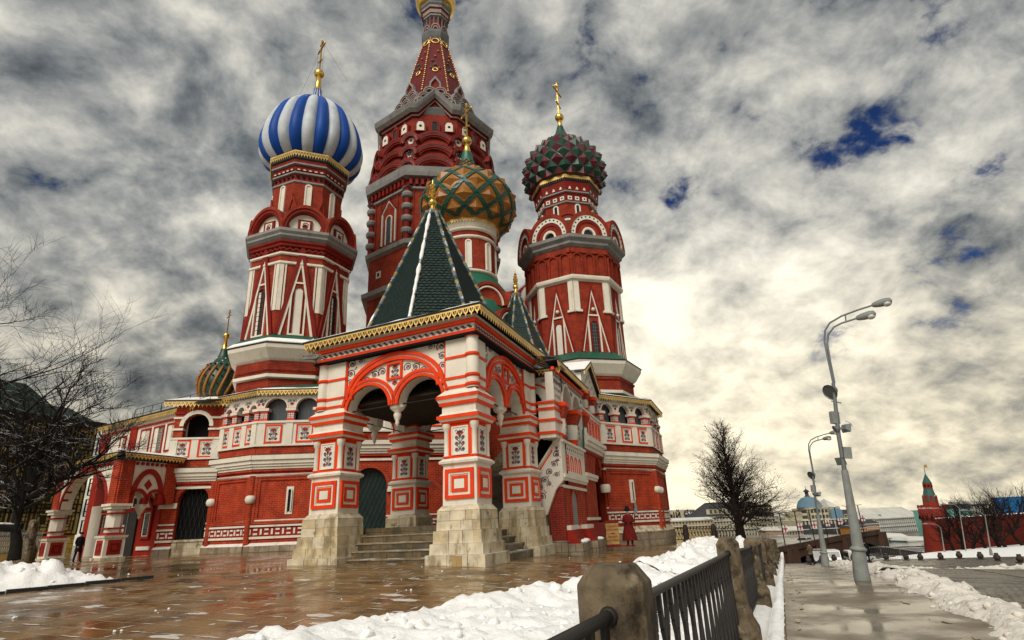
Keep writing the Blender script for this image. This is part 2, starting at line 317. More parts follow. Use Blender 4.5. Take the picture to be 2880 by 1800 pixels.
spec('kremlin_brick',(.20,.018,.010),.85,brick=(.6,.2,.02,(.25,.026,.013),(.17,.04,.025)),var=.3,vs=.2,bump=.2,snow=.3,sn=.6)
spec('kremlin_green',(.035,.10,.085),.6,var=.3,vs=.5)
spec('bridge_stone',(.085,.048,.032),.85,var=.4,vs=.12,bump=.3,stain=((.03,.02,.015),.7,.15,.48),snow=.62,sn=.8)
spec('embank',(.08,.065,.05),.85,brick=(2.2,.9,.04,(.10,.08,.06),(.03,.025,.02)),var=.3,snow=.5,sn=.7)
spec('water',(.035,.033,.028),.08,var=0,bump=.25,bs=.6,bn=1,bd=.3)
spec('car_white',(.62,.61,.58),.3,var=.1,coat=.4); spec('car_dark',(.02,.02,.024),.3,var=.1,coat=.5); spec('car_red',(.22,.012,.012),.3,var=.1,coat=.5); spec('car_beige',(.36,.30,.20),.3,var=.1,coat=.4); spec('car_glass',(.02,.025,.03),.08,var=0,bump=0); spec('tyre',(.012,.012,.012),.9,var=0); spec('headlight',(.7,.7,.65),.15,var=0); spec('taillight',(.35,.01,.01),.2,var=0); spec('teal_band',(.02,.13,.15),.4,var=0)
spec('flag_blue',(.010,.05,.30),.7,var=.15); spec('flag_white',(.6,.6,.6),.7,var=.1); spec('flag_red',(.4,.02,.02),.7,var=.1)
spec('stripe_red',(.30,.015,.03),.5,var=.2)
# ---------------------------------------------------------------- terrain
_tp=np.array([(0,3,-.42),(-.5,-4,-.35),(2.9,8.8,-.52),(5.5,14.9,-.66),(8.9,22.8,-.85),(16,40,-.9),(25,62,-1.2),(-1.2,20.5,0),(-6.9,22.5,.17),(-9,24,.22),(-15.2,33.7,.45),(-12.3,34.2,.42),(-20,34,.45),(-28,36,.5),(-35,45,.5),(2.1,28.2,-.05),(5.6,37.5,-.3),(9.6,41.9,-.42),(11,47,-.5),(-14,16.5,.0),(-5,9,-.36),(-15,4,-.3),(14,55,-.9),(-60,60,.6),(-60,5,-.2),(-10,70,0),(30,110,-1.5),(-40,120,.5)],float)
def _U(r): return np.where(r>1e-9,r*r*np.log(np.maximum(r,1e-9)),0)
_n=len(_tp); _A=np.zeros((_n+3,_n+3)); _d=np.hypot(_tp[:,None,0]-_tp[None,:,0],_tp[:,None,1]-_tp[None,:,1])
_A[:_n,:_n]=_U(_d)+np.eye(_n)*2.0; _A[:_n,_n]=1; _A[:_n,_n+1:]=_tp[:,:2]; _A[_n,:_n]=1; _A[_n+1:,:_n]=_tp[:,:2].T
_w=np.linalg.solve(_A,np.concatenate([_tp[:,2],[0,0,0]]))
def H(x,y): return float(_w[:_n]@_U(np.hypot(x-_tp[:,0],y-_tp[:,1]))+_w[_n]+_w[_n+1]*x+_w[_n+2]*y)
FP=Vector((.42,2.89)); FD=Vector((.391,.920)); FN=Vector((.920,-.391))     # fence line, right-hand side = street
def st(s,t): p=FP+FD*s+FN*t; return p.x,p.y
def inv(x,y): d=Vector((x,y))-FP; return d.dot(FD),d.dot(FN)
_ks=[-20,-3,0,8,20,43,62,80,110,150,400]; _kz=[-.30,-.38,-.45,-.60,-.78,-2.1,-3.5,-4.6,-6.6,-9.2,-9.2]
def HS(s): return float(np.interp(s,_ks,_kz))
def sheet(name,ss,ts,hz,m,kind='structure',label=None,cat=None):
    mb=MB(); vs=[]
    for s in ss:
        for t in ts: x,y=st(s,t); vs.append((x,y,hz(x,y,s,t)))
    n=len(ts); mb.add(vs,[(i*n+j+1,i*n+j,(i+1)*n+j,(i+1)*n+j+1) for i in range(len(ss)-1) for j in range(n-1)],m,True)
    return mb.build(name,None,label,cat,kind=kind)
def lin(a,b,n): return [a+(b-a)*i/(n-1) for i in range(n)]
SB=54.0      # south end of the terrace: a drop with a railing
plaza=sheet('plaza',lin(-12,SB,60),lin(-95,-.12,70),lambda x,y,s,t:H(x,y)-.02,'paving')
sheet('pavement',lin(-12,66,79),lin(.52,3.75,6),lambda x,y,s,t:HS(s)+.012*math.sin(s*1.7+t),'sidewalk')
sheet('road',lin(-12,150,82),lin(3.6,60,30),lambda x,y,s,t:HS(s)-.12-(.02*(t-3.6) if t<30 else .53),'cobble')
# river valley and far ground reaching the horizon
mb=MB(); mb.add([(-900,40,-9.75),(1800,-300,-9.75),(2400,2600,-9.75),(-2400,2600,-9.75)],[(0,1,2,3)],'asphalt'); mb.build('ground',kind='structure')
mb=MB(); P=[at(1850,1300,205),at(2419,1300,235),at(2600,1290,280),at(1850,1290,255)]
mb.add([(p.x,p.y,-9.55) for p in P],[(0,1,2,3)],'water'); mb.build('river',kind='structure')
sheet('street',lin(66,150,20),lin(-60,3.6,12),lambda x,y,s,t:HS(s)-.2,'asphalt')
# near paving stones, one object each
TH=.35; UX,UY=-math.cos(TH),math.sin(TH); VX,VY=math.sin(TH),math.cos(TH); OX,OY=-1.22,20.56
def pw(a,b): return OX+a*UX+b*VX, OY+a*UY+b*VY
def snow_edge(s):  # left edge of the foreground bank, t<0
    return -float(np.interp(s,[-6,0,3,5.2,8,10.5,12.6,13.4,14.6,18,24,30,40],[9,8.2,7.6,7.0,5.9,5.3,4.6,3.2,4.3,4.0,3.7,3.2,2.6]))
def pix(P):
    d=Vector(P)-Vector((0,0,EYE)); c=_R*d.x+_F*d.y+_up*d.z
    return (CX+FPX*c.x/c.z,CY+FPX*c.y/c.z) if c.z>.1 else (-9,-9)
slabs=[]; SL,SW=.98,.60
for j in range(-36,16):
    for i in range(-20,60):
        a=(i+.5*(j%2))*SL; b=-1.2+j*SW; x,y=pw(a,b); s,t=inv(x,y)
        if y<2 or t>snow_edge(s)+.7: continue
        X_,Y_=pix((x,y,H(x,y)))
        if -60<X_<2480 and 1300<Y_<1600: slabs.append((math.hypot(x,y),a,b,x,y,j))
slabs.sort(); slabs=slabs[:296]
sm=[]
for k in range(4):
    mb=MB(); r=random.Random(k); l,w_=SL/2-.010,SW/2-.010
    top=[(-l,-w_,.018),(l,-w_,.018),(l,w_,.018),(-l,w_,.018)]; c=.012
    tp=[(x*(1-c/l),y*(1-c/w_),.024+r.uniform(-.002,.002)) for x,y,z in top]; bt=[(x,y,-.03) for x,y,z in top]
    mb.add(bt+top+tp,[(0,1,5,4),(1,2,6,5),(2,3,7,6),(3,0,4,7),(4,5,9,8),(5,6,10,9),(6,7,11,10),(7,4,8,11),(8,9,10,11)],'paving_slab'); sm.append(mb.mesh('paving_stone'))
slush=MB(); used=set()
for d,a,b,x,y,j in slabs:
    z=H(x,y); gx=(H(x+.2,y)-H(x-.2,y))/.4; gy=(H(x,y+.2)-H(x,y-.2))/.4
    Nn=Vector((-gx,-gy,1)).normalized(); e=Vector((-UX,-UY,0)); e=(e-Nn*e.dot(Nn)).normalized(); f=Nn.cross(e)
    M=Matrix(((e.x,f.x,Nn.x,x),(e.y,f.y,Nn.y,y),(e.z,f.z,Nn.z,z-.020),(0,0,0,1)))
    M=M@Matrix.Rotation(rnd.gauss(0,.0035),4,'X')@Matrix.Rotation(rnd.gauss(0,.0035),4,'Y')
    inst('paving_stone',sm[rnd.randrange(4)],plaza,M)
    slush.M=M
    for q4 in ((-SL/2,-SW/2-.012,SL/2,-SW/2+.012),(-SL/2-.012,-SW/2,-SL/2+.012,SW/2)): slush.add([(q4[0],q4[1],.0235),(q4[2],q4[1],.0235),(q4[2],q4[3],.0235),(q4[0],q4[3],.0235)],[(0,1,2,3)],'joint_slush')
    for (x0,y0,x1,y1,pr) in ((-SL/2,-SW/2,SL/2,-SW/2,.72),(-SL/2,-SW/2,-SL/2,SW/2,.6)):
        if rnd.random()>pr: continue
        f0=rnd.uniform(0,.5); f1=rnd.uniform(f0+.2,1); n=7; A=[];B=[]
        wd=rnd.uniform(.010,.040)*(1.25 if d<14 else .8); dx,dy=(0,1) if y0==y1 else (1,0)
        for i in range(n):
            q=f0+(f1-f0)*i/(n-1); px_,py_=x0+(x1-x0)*q,y0+(y1-y0)*q; ww=wd*math.sin(PI*(i+.3)/(n-.4))*rnd.uniform(.5,1.5)+.003
            A.append((px_-dx*ww,py_-dy*ww,.028)); B.append((px_+dx*ww*rnd.uniform(.4,1.6),py_+dy*ww*rnd.uniform(.4,1.6),.028))
        slush.add(A+B,[(i,i+1,n+i+1,n+i) for i in range(n-1)],'slush')
    if rnd.random()<.10:      # thin patch of wet snow
        cx,cy=rnd.uniform(-.4,.4),rnd.uniform(-.3,.3); n=12; ra=rnd.uniform(.05,.2)
        ring=[(cx+ra*1.9*math.cos(2*PI*i/n)*rnd.uniform(.5,1.3),cy+ra*math.sin(2*PI*i/n)*rnd.uniform(.5,1.3),.0275) for i in range(n)]
        slush.add(ring+[(cx,cy,.036)],[(i,(i+1)%n,n) for i in range(n)],'slush',True)
slush.M=Matrix.Identity(4)
def clod(mb,x,y,z,r,m,seed):
    n,k=8,5; vs=[]
    for i in range(k+1):
        for q in range(n):
            a=2*PI*q/n; p=PI*i/k; v=Vector((math.sin(p)*math.cos(a),math.sin(p)*math.sin(a),-math.cos(p)*.8))
            f=r*(1+.55*noise.noise(v*1.6+Vector((seed*1.31,seed*.7,0)))+.3*noise.noise(v*3.7+Vector((seed*.31,seed*1.7,5)))); vs.append((x+v.x*f,y+v.y*f,z+v.z*f))
    mb.add(vs,[(i*n+q,i*n+(q+1)%n,(i+1)*n+(q+1)%n,(i+1)*n+q) for i in range(k) for q in range(n)],m,True)
for k in range(70):          # crumbs of snow on the wet stone
    x=rnd.uniform(-24,4); y=rnd.uniform(6.5,27)
    s,t=inv(x,y)
    if t>snow_edge(s)-.1: continue
    for q in range(rnd.choice((1,1,1,2,3,4))):
        r=rnd.uniform(.008,.032)*rnd.choice((.6,1,1.3)); xx,yy=x+rnd.gauss(0,.1),y+rnd.gauss(0,.1); clod(slush,xx,yy,H(xx,yy)+r*.5,r,'snow',k+q)
slush.build('slush',None,'thin slush and crumbs of snow lying on the wet paving','slush',kind='stuff')

# snow banks
def bank(name,label,xs,ys,pos,hfun,base,m,seed,lump=1.0,clods=0,cr=(.04,.12)):
    mb=MB(); n=len(ys); vs=[]; ok=[]; pts=[]
    for a in xs:
        for b in ys:
            x,y=pos(a,b); h=hfun(a,b); z0=base(x,y)
            if h>0:
                p=Vector((x,y,seed)); v1=noise.voronoi(p*2.6)[0][0]; v2=noise.voronoi(p*6.5)[0][0]
                e=min(1,h/.12)
                v3=noise.voronoi(p*13)[0][0]; w1=noise.noise(p*1.3+Vector((5,0,0)))+.6
                h2=h*(.75+.5*noise.fractal(p*.8,.8,2,3))+lump*e*(.17*(.45-v1)*w1+.10*(.42-v2)+.045*(.4-v3)+.02*noise.noise(p*21))
                h2=max(h2,.02)
            else: h2=-.05
            vs.append((x,y,z0+h2)); ok.append(h>0); pts.append((x,y,z0+h2,h))
    fs=[(i*n+j+1,i*n+j,(i+1)*n+j,(i+1)*n+j+1) for i in range(len(xs)-1) for j in range(n-1) if ok[i*n+j] or ok[i*n+j+1] or ok[(i+1)*n+j] or ok[(i+1)*n+j+1]]
    a=Vector(vs[1])-Vector(vs[0]); b=Vector(vs[n])-Vector(vs[0])
    if b.cross(a).z<0: fs=[f[::-1] for f in fs]
    mb.add(vs,fs,m,True)
    r=random.Random(seed); cand=[p for p in pts if p[3]>0.02]
    for k in range(clods):
        p=r.choice(cand); rr=r.uniform(*cr)*r.choice((.6,.8,1,1.3)); clod(mb,p[0]+r.gauss(0,.05),p[1]+r.gauss(0,.05),p[2]-rr*.15,rr*r.choice((.6,.8,1,1.15)),m,k+seed*10)
    return mb.build(name,None,label,'snow',kind='stuff')
def prof(d,wd,h): return h*min(1,max(0,d/wd))**.6 if d>0 else 0
def h1(s,t):
    e=snow_edge(s)+.35*noise.fractal(Vector((s*.9,3,0)),.8,2,3); d=t-e; 
    if d<=0 or t>-.1: return 0
    hh=float(np.interp(s,[-6,4,9,13,16,24,40],[.34,.36,.34,.40,.62,.72,.6]))
    ridge=1+.55*math.exp(-((d-.9)/.7)**2)
    return prof(d,.7,hh*.75*ridge)*(1 if t<-.7 else .55+.45*(-t-.1)/.6)
bank('snow_bank','long heap of white shovelled snow along the stone post railing',lin(-2.5,16,190),lin(-9.5,-.1,120),st,h1,H,'snow',3,1,420,(.03,.10))
bank('snow_bank','far stretch of the white snow heap beside the railing near the cathedral corner',lin(15.9,40,160),lin(-5.5,-.1,44),st,h1,H,'snow',4,1.2,320,(.05,.14))
def h2(x,y):   # corner heap at the left, behind a low black kerb
    A=Vector((-15.6,16.2)); B=Vector((-12.2,20.2)); d=(B-A).normalized(); nn=Vector((-d.y,d.x)); q=Vector((x,y))-A
    s=q.dot(d); t=q.dot(nn)
    if t<0 : return 0
    e=4.7-t*.5+.5*noise.noise(Vector((t*.8,9,0)))-s
    if e<0: return 0
    return min(prof(t,1.1,.86),prof(e,1.6,.80))*(1 if t<6 else max(0,1-(t-6)/9))
bank('snow_bank','broad heap of lumpy white snow at the left edge behind a black kerb',lin(-31,-10.5,190),lin(12.5,33,175),lambda a,b:(a,b),h2,H,'snow',5,1.25,420,(.06,.17))
mb=MB(); A=Vector((-17.5,13.9)); B=Vector((-12.1,20.3)); 
for k in range(9):
    p=A+(B-A)*(k/9); q=A+(B-A)*((k+.97)/9); Mw=wallframe(p,q,H(p.x,p.y)); mb.M=Mw; L_=(q-p).length; mb.box(0,L_,-.12,.02,-.1,.10+rnd.uniform(-.01,.01),'black_paint')
mb.M=Matrix.Identity(4); mb.build('kerb',kind='structure')
def h3(s,t):
    c=4.15+.25*noise.noise(Vector((s*.35,1,0)))+.25*noise.noise(Vector((s*1.1,4,0))); w_=.62+.25*noise.noise(Vector((s*.5,7,0)))
    d=w_-abs(t-c); return prof(d,.4,.30+.14*noise.noise(Vector((s*.7,2,0))))
bank('snow_bank','ridge of dirty lumpy snow between the wet pavement and cobbled road',lin(2,24,200),lin(2.9,5.4,36),st,h3,lambda x,y:HS(inv(x,y)[0])-.03,'dirty_snow',6,1.2,260,(.03,.09))
bank('snow_bank','far ridge of dirty snow along the kerb past the tall lamp post',lin(23.9,60,150),lin(2.9,5.4,18),st,lambda s,t:h3(s,t)*1.15,lambda x,y:HS(inv(x,y)[0])-.03,'dirty_snow',7,1.2,160,(.05,.12))
def h4(s,t): 
    d=min(t-5,44-t); c=57+.02*t; return prof(1.6+.7*noise.noise(Vector((t*.2,5,0)))-abs(s-c),1.0,.55)*(1 if d>0 else 0)*max(.25,noise.noise(Vector((t*.11,s*.1,2)))+.7)
bank('snow_bank','cleared snow piled round the bollards across the bottom of the square',lin(53.5,61,44),lin(3.5,44,210),st,h4,lambda x,y:HS(inv(x,y)[0])-.4,'dirty_snow',8,1.2,160,(.08,.22))
_m=at(1668,1281,44); MS,MT=inv(_m.x,_m.y)
bank('snow_bank','small mound of snow in front of the dark iron railing beside the bare tree',lin(MS-2.6,MS+2.6,50),lin(MT-1.9,MT+1.9,40),st,lambda s,t:prof(1-math.hypot((s-MS)/2.2,(t-MT)/1.6),.55,.62),H,'snow',9,1.2,60,(.06,.16))
# snow below the fortress wall
N_=[at(2060,1352,76),at(2430,1352,64),at(2800,1352,60)]; Md=[at(2060,1322,96),at(2430,1314,82),at(2800,1306,78)]; Fr=[at(2205,1304,130),at(2430,1284,108),at(2800,1266,98)]
mb=MB(); mb.add([tuple(p) for p in N_+Md],[(0,1,4,3),(1,2,5,4)],'cobble'); mb.build('lower_road',kind='structure')
mb=MB(); mb.add([tuple(p) for p in Md+Fr],[(0,1,4,3),(1,2,5,4)],'snow'); mb.build('snow_slope',None,'smooth white snow slope below the red fortress wall','snow',kind='stuff')
# yellow line on the setts
mb=MB(); pts=[]
for X_,Y_ in ((2240,1338),(2320,1352),(2380,1362),(2460,1378),(2560,1398)):
    lo,hi=4,200
    r=ray(X_,Y_)
    for k in range(40):
        m_=(lo+hi)/2; x,y=r.x*m_/math.hypot(r.x,r.y),r.y*m_/math.hypot(r.x,r.y); s,t=inv(x,y)
        if EYE+r.z*m_/math.hypot(r.x,r.y)>HS(s)-.12-.02*(t-3.6): lo=m_
        else: hi=m_
    pts.append((x,y,HS(s)-.12-.02*(t-3.6)+.06))
A=[(x-.12,y-.22,z) for x,y,z in pts]; B=[(x+.12,y+.22,z) for x,y,z in pts]; n=len(pts)
mb.add(A+B,[(i,i+1,n+i+1,n+i) for i in range(n-1)],'road_paint'); mb.build('road_marking',kind='structure')
# ================================================================ the cathedral
CATH=thing('cathedral',(-7,48,0),'red brick cathedral with painted onion domes, tented porch and white trim','cathedral')
def part(name,mb,label=None,parent=None): return mb.build(name,parent or CATH,label)

# painted flower ornament: thin raised ribbons and petals in the xz plane of a wall frame
def scroll(mb,cx,cz,r,a0,turns,d,wd,y,m='vine'):
    n=max(8,int(14*turns)); A=[];B=[]
    for i in range(n+1):
        f=i/n; a=a0+d*2*PI*turns*f; q=r*(1-.72*f); w2=wd*(1-.5*f)
        A.append((cx+(q+w2)*math.cos(a),cz+(q+w2)*math.sin(a))); B.append((cx+(q-w2)*math.cos(a),cz+(q-w2)*math.sin(a)))
    vs=[(x,y,z) for x,z in A+B]; k=len(A); mb.add(vs,[(i,i+1,k+i+1,k+i) for i in range(n)],m)
def petal(mb,cx,cz,l,w_,a,y,m):
    ca,sa=math.cos(a),math.sin(a); P=[(0,0),(l*.35,-w_),(l*.75,-w_*.6),(l,0),(l*.75,w_*.6),(l*.35,w_)]
    mb.add([(cx+p*ca-q*sa,y,cz+p*sa+q*ca) for p,q in P],[tuple(range(6))],m)
def flower(mb,cx,cz,r,a,y,m1,m2,k=5):
    for i in range(k): petal(mb,cx,cz,r,r*.42,a+(i-(k-1)/2)*.75,y,m1 if i%2==0 else m2)
    petal(mb,cx-.2*r*math.cos(a),cz-.2*r*math.sin(a),r*.5,r*.3,a+PI,y-.001,'vine')
CC=[('petal_red','petal_blue'),('petal_blue','petal_red')]
def vase(mb,x0,x1,z0,z1,y,rows=3):     # upright symmetrical bouquet in a panel
    w_=x1-x0; h=z1-z0; c=(x0+x1)/2; r=min(w_*.24,h/(rows+1)*.55); wd=r*.11
    mb.add([(c-wd,y,z0+.04*h),(c+wd,y,z0+.04*h),(c+wd,y,z1-.2*h),(c-wd,y,z1-.2*h)],[(0,1,2,3)],'vine')
    for i in range(rows):
        z=z0+h*(.14+.72*i/rows)
        for s in (-1,1):
            scroll(mb,c+s*w_*.25,z,r,PI/2 if s>0 else PI/2,.95,s,wd,y)
            flower(mb,c+s*w_*.25,z-r*.1,r*.62,PI/2+s*.3,y-.002,*CC[(i+(s>0))%2])
    flower(mb,c,z1-.24*h,r*1.15,PI/2,y-.002,'petal_red','leaf_blue')
    for s in (-1,1): scroll(mb,c+s*w_*.3,z1-.14*h,r*.6,-PI/2,.9,-s,wd,y)
def vines(mb,pts,y,seed=0):      # chain of scrolls at (x,z,r)
    for i,(x,z,r) in enumerate(pts):
        d=1 if i%2 else -1
        scroll(mb,x,z,r,(-.6 if d>0 else PI+.6),1.35,d,r*.12,y,'vine' if i%3 else 'leaf_blue')
        flower(mb,x,z,r*.5,PI/2+d*.7,y-.002,*CC[(i//2)%2],k=4)
        for s in (-1,1): petal(mb,x+s*r*.9,z+r*.72*d,r*.55,r*.16,d*.8*s,y-.001,('petal_red','leaf_blue')[i%2])
def ornament(name,M,parent,fn,post=None):
    mb=MB(M); mb.post=post; fn(mb); return mb.build(name,parent)

# ---- small shared fittings
def cross_mesh(h):
    mb=MB(); t=.035*h*.5
    mb.box(-t,t,-t,t,0,h,'gold'); mb.box(-.24*h,.24*h,-t,t,.72*h,.72*h+2*t,'gold'); mb.box(-.10*h,.10*h,-t,t,.87*h,.87*h+1.6*t,'gold')
    mb.ext([(-.13*h,.34*h),(.13*h,.26*h),(.13*h,.26*h+1.8*t),(-.13*h,.34*h+1.8*t)],-t,t,'gold')
    for p in ((0,h),(-.24*h,.72*h+t),(.24*h,.72*h+t)): mb.ball((p[0],0,p[1]),t*1.7,'gold',6,4)
    return mb
def crown(par,cx,cy,z0,r0,z1,rb,zt,ang,wires=True):   # gilt cone, ball and cross over a dome
    mb=MB(); mb.lathe([(r0,z0),(r0*.8,z0+.1),(rb*.42,z1-rb*.9),(rb*.5,z1-rb*.85)],14,'gold',cx=cx,cy=cy); mb.build('spire_cone',par)
    mb=MB(); mb.ball((cx,cy,z1),rb,'gold',16,10); mb.build('gilt_ball',par)
    M=Matrix.Translation((cx,cy,z1+rb*.9))@Matrix.Rotation(ang,4,'Z'); mb=cross_mesh(zt-z1-rb*.9); mb.M=M
    mb.v=[(M@Vector(p))[:] for p in mb.v]; mb.build('cross',par)
    if wires:
        mb=MB(); 
        for s in (-1,1):
            for q in (-.7,.7):
                e=Vector((math.cos(ang)*s*.2*(zt-z1),math.sin(ang)*s*.2*(zt-z1),0)); top=Vector((cx,cy,z1+.7*(zt-z1)))+e
                bot=Vector((cx,cy,z0-1.2))+e*5.2+Vector((-math.sin(ang),math.cos(ang),0))*q*1.5
                mb.tube([top,bot],.010,3,'iron',cap=False)
        mb.build('stay_wires',par)
def prof_at(prof,z):
    for (r0,z0),(r1,z1) in zip(prof,prof[1:]):
        if z0<=z<=z1: return r0+(r1-r0)*(z-z0)/(z1-z0+1e-9)
    return prof[-1][0]
def smooth_prof(p,n):     # Catmull-Rom through the profile points, evenly along its length
    P=[p[0]]+list(p)+[p[-1]]; out=[]
    for i in range(1,len(P)-2):
        for k in range(12):
            t=k/12; a,b,c,d=[np.array(q) for q in P[i-1:i+3]]
            out.append(.5*((2*b)+(-a+c)*t+(2*a-5*b+4*c-d)*t*t+(-a+3*b-3*c+d)*t**3))
    out.append(np.array(p[-1])); out=np.array(out); L=np.concatenate([[0],np.cumsum(np.hypot(*np.diff(out,axis=0).T))])
    q=np.linspace(0,L[-1],n+1); return [(max(float(np.interp(x,L,out[:,0])),.01),float(np.interp(x,L,out[:,1]))) for x in q]
def lobed_dome(par,c,prof,n,mats_,twist,bulge=.13):
    sp=smooth_prof(prof,26); me=[]; da=2*PI/n
    for m in mats_:
        mb=MB(); vs=[]; K=8
        for i,(r,z) in enumerate(sp):
            for k in range(K+1):
                f=k/K; a=da*(f-.5)+twist*i/len(sp); rr=r*(1+bulge*(math.sin(PI*f)**.7-1)*.9); vs.append((rr*math.cos(a),rr*math.sin(a),z))
        mb.add(vs,[(i*(K+1)+k,i*(K+1)+k+1,(i+1)*(K+1)+k+1,(i+1)*(K+1)+k) for i in range(len(sp)-1) for k in range(K)],m,True); me.append(mb.mesh('dome_lobe'))
    for i in range(n): inst('dome_lobe',me[i%len(me)],par,Matrix.Translation((c.x,c.y,0))@Matrix.Rotation(i*da,4,'Z'))
def diamonds(prof,n,z0,z1,shrink=1.0):    # lozenge grid on a dome: rows of (angle,z) whose height follows the girth
    sp=smooth_prof(prof,200); L=[0]
    for a,b in zip(sp,sp[1:]): L.append(L[-1]+math.hypot(b[0]-a[0],b[1]-a[1]))
    zs=[p[1] for p in sp]; rs=[p[0] for p in sp]
    l=float(np.interp(z0,zs,L)); rows=[]
    while True:
        r=float(np.interp(l,L,rs)); z=float(np.interp(l,L,zs))
        if z>z1 or r<.12: break
        rows.append((r,z)); l+=max(.05,PI*r/n*shrink)
    return rows
def dome_facets(par,c,rows,n,mats_,h,gap,name,flip=False):
    """one pyramid per lozenge, spanning rows i-1..i+1"""
    for i in range(1,len(rows)-1):
        (r0,z0),(r,z),(r1,z1)=rows[i-1],rows[i],rows[i+1]; da=PI/n*gap; nr=Vector((z1-z0,0,-(r1-r0))).normalized()
        hh=h*r*PI/n
        g=(1-gap)*.5; B=Vector((r0+(r1-r0)*g,0,z0+(z1-z0)*g)); Tp=Vector((r1-(r1-r0)*g,0,z1-(z1-z0)*g))
        Lf=Vector((r*math.cos(da),-r*math.sin(da),z)); Rt=Vector((r*math.cos(da),r*math.sin(da),z)); A=Vector((r,0,z))+nr*hh
        mk=[]
        for m in mats_:
            mb=MB(); mb.add([B[:],Rt[:],Tp[:],Lf[:],A[:]],[(0,1,4),(1,2,4),(2,3,4),(3,0,4)],m); mk.append(mb.mesh(name))
        for k in range(n):
            inst(name,mk[(i+flip)%len(mk)],par,Matrix.Translation((c.x,c.y,0))@Matrix.Rotation((k+.5*(i%2))*2*PI/n,4,'Z'))
def niche_window(mb,w_,z0,z1,frame,fill,y=-.02,fm='white_paint',deep=.12):
    # arched opening: frame band round a recessed field
    r=w_/2; zs=z1-r
    outer=[(-r-frame,z0)]+[( (r+frame)*math.cos(a),zs+(r+frame)*math.sin(a)) for a in lin(PI,0,11)]+[(r+frame,z0)]
    inner=[(-r,z0)]+[(r*math.cos(a),zs+r*math.sin(a)) for a in lin(PI,0,11)]+[(r,z0)]
    mb.band(outer,inner,y-.07,y+deep,fm)
    mb.add([(x,y-.01,z) for x,z in inner],[tuple(range(len(inner)-1,-1,-1))],fill)
def kokoshnik(bands,fill,yf,n=14,ex=1,ez=1):
    mb=MB()
    for r1,r0,pr,m in bands: mb.arc(0,0,r0,r1,-pr,.25,m,n=n,ex=ex,ez=ez)
    if fill:
        r=bands[-1][1]; mb.add([(r*ex*math.cos(a),yf,r*ez*math.sin(a)) for a in lin(0,PI,n+1)],[tuple(range(n+1))],fill)
    return mb

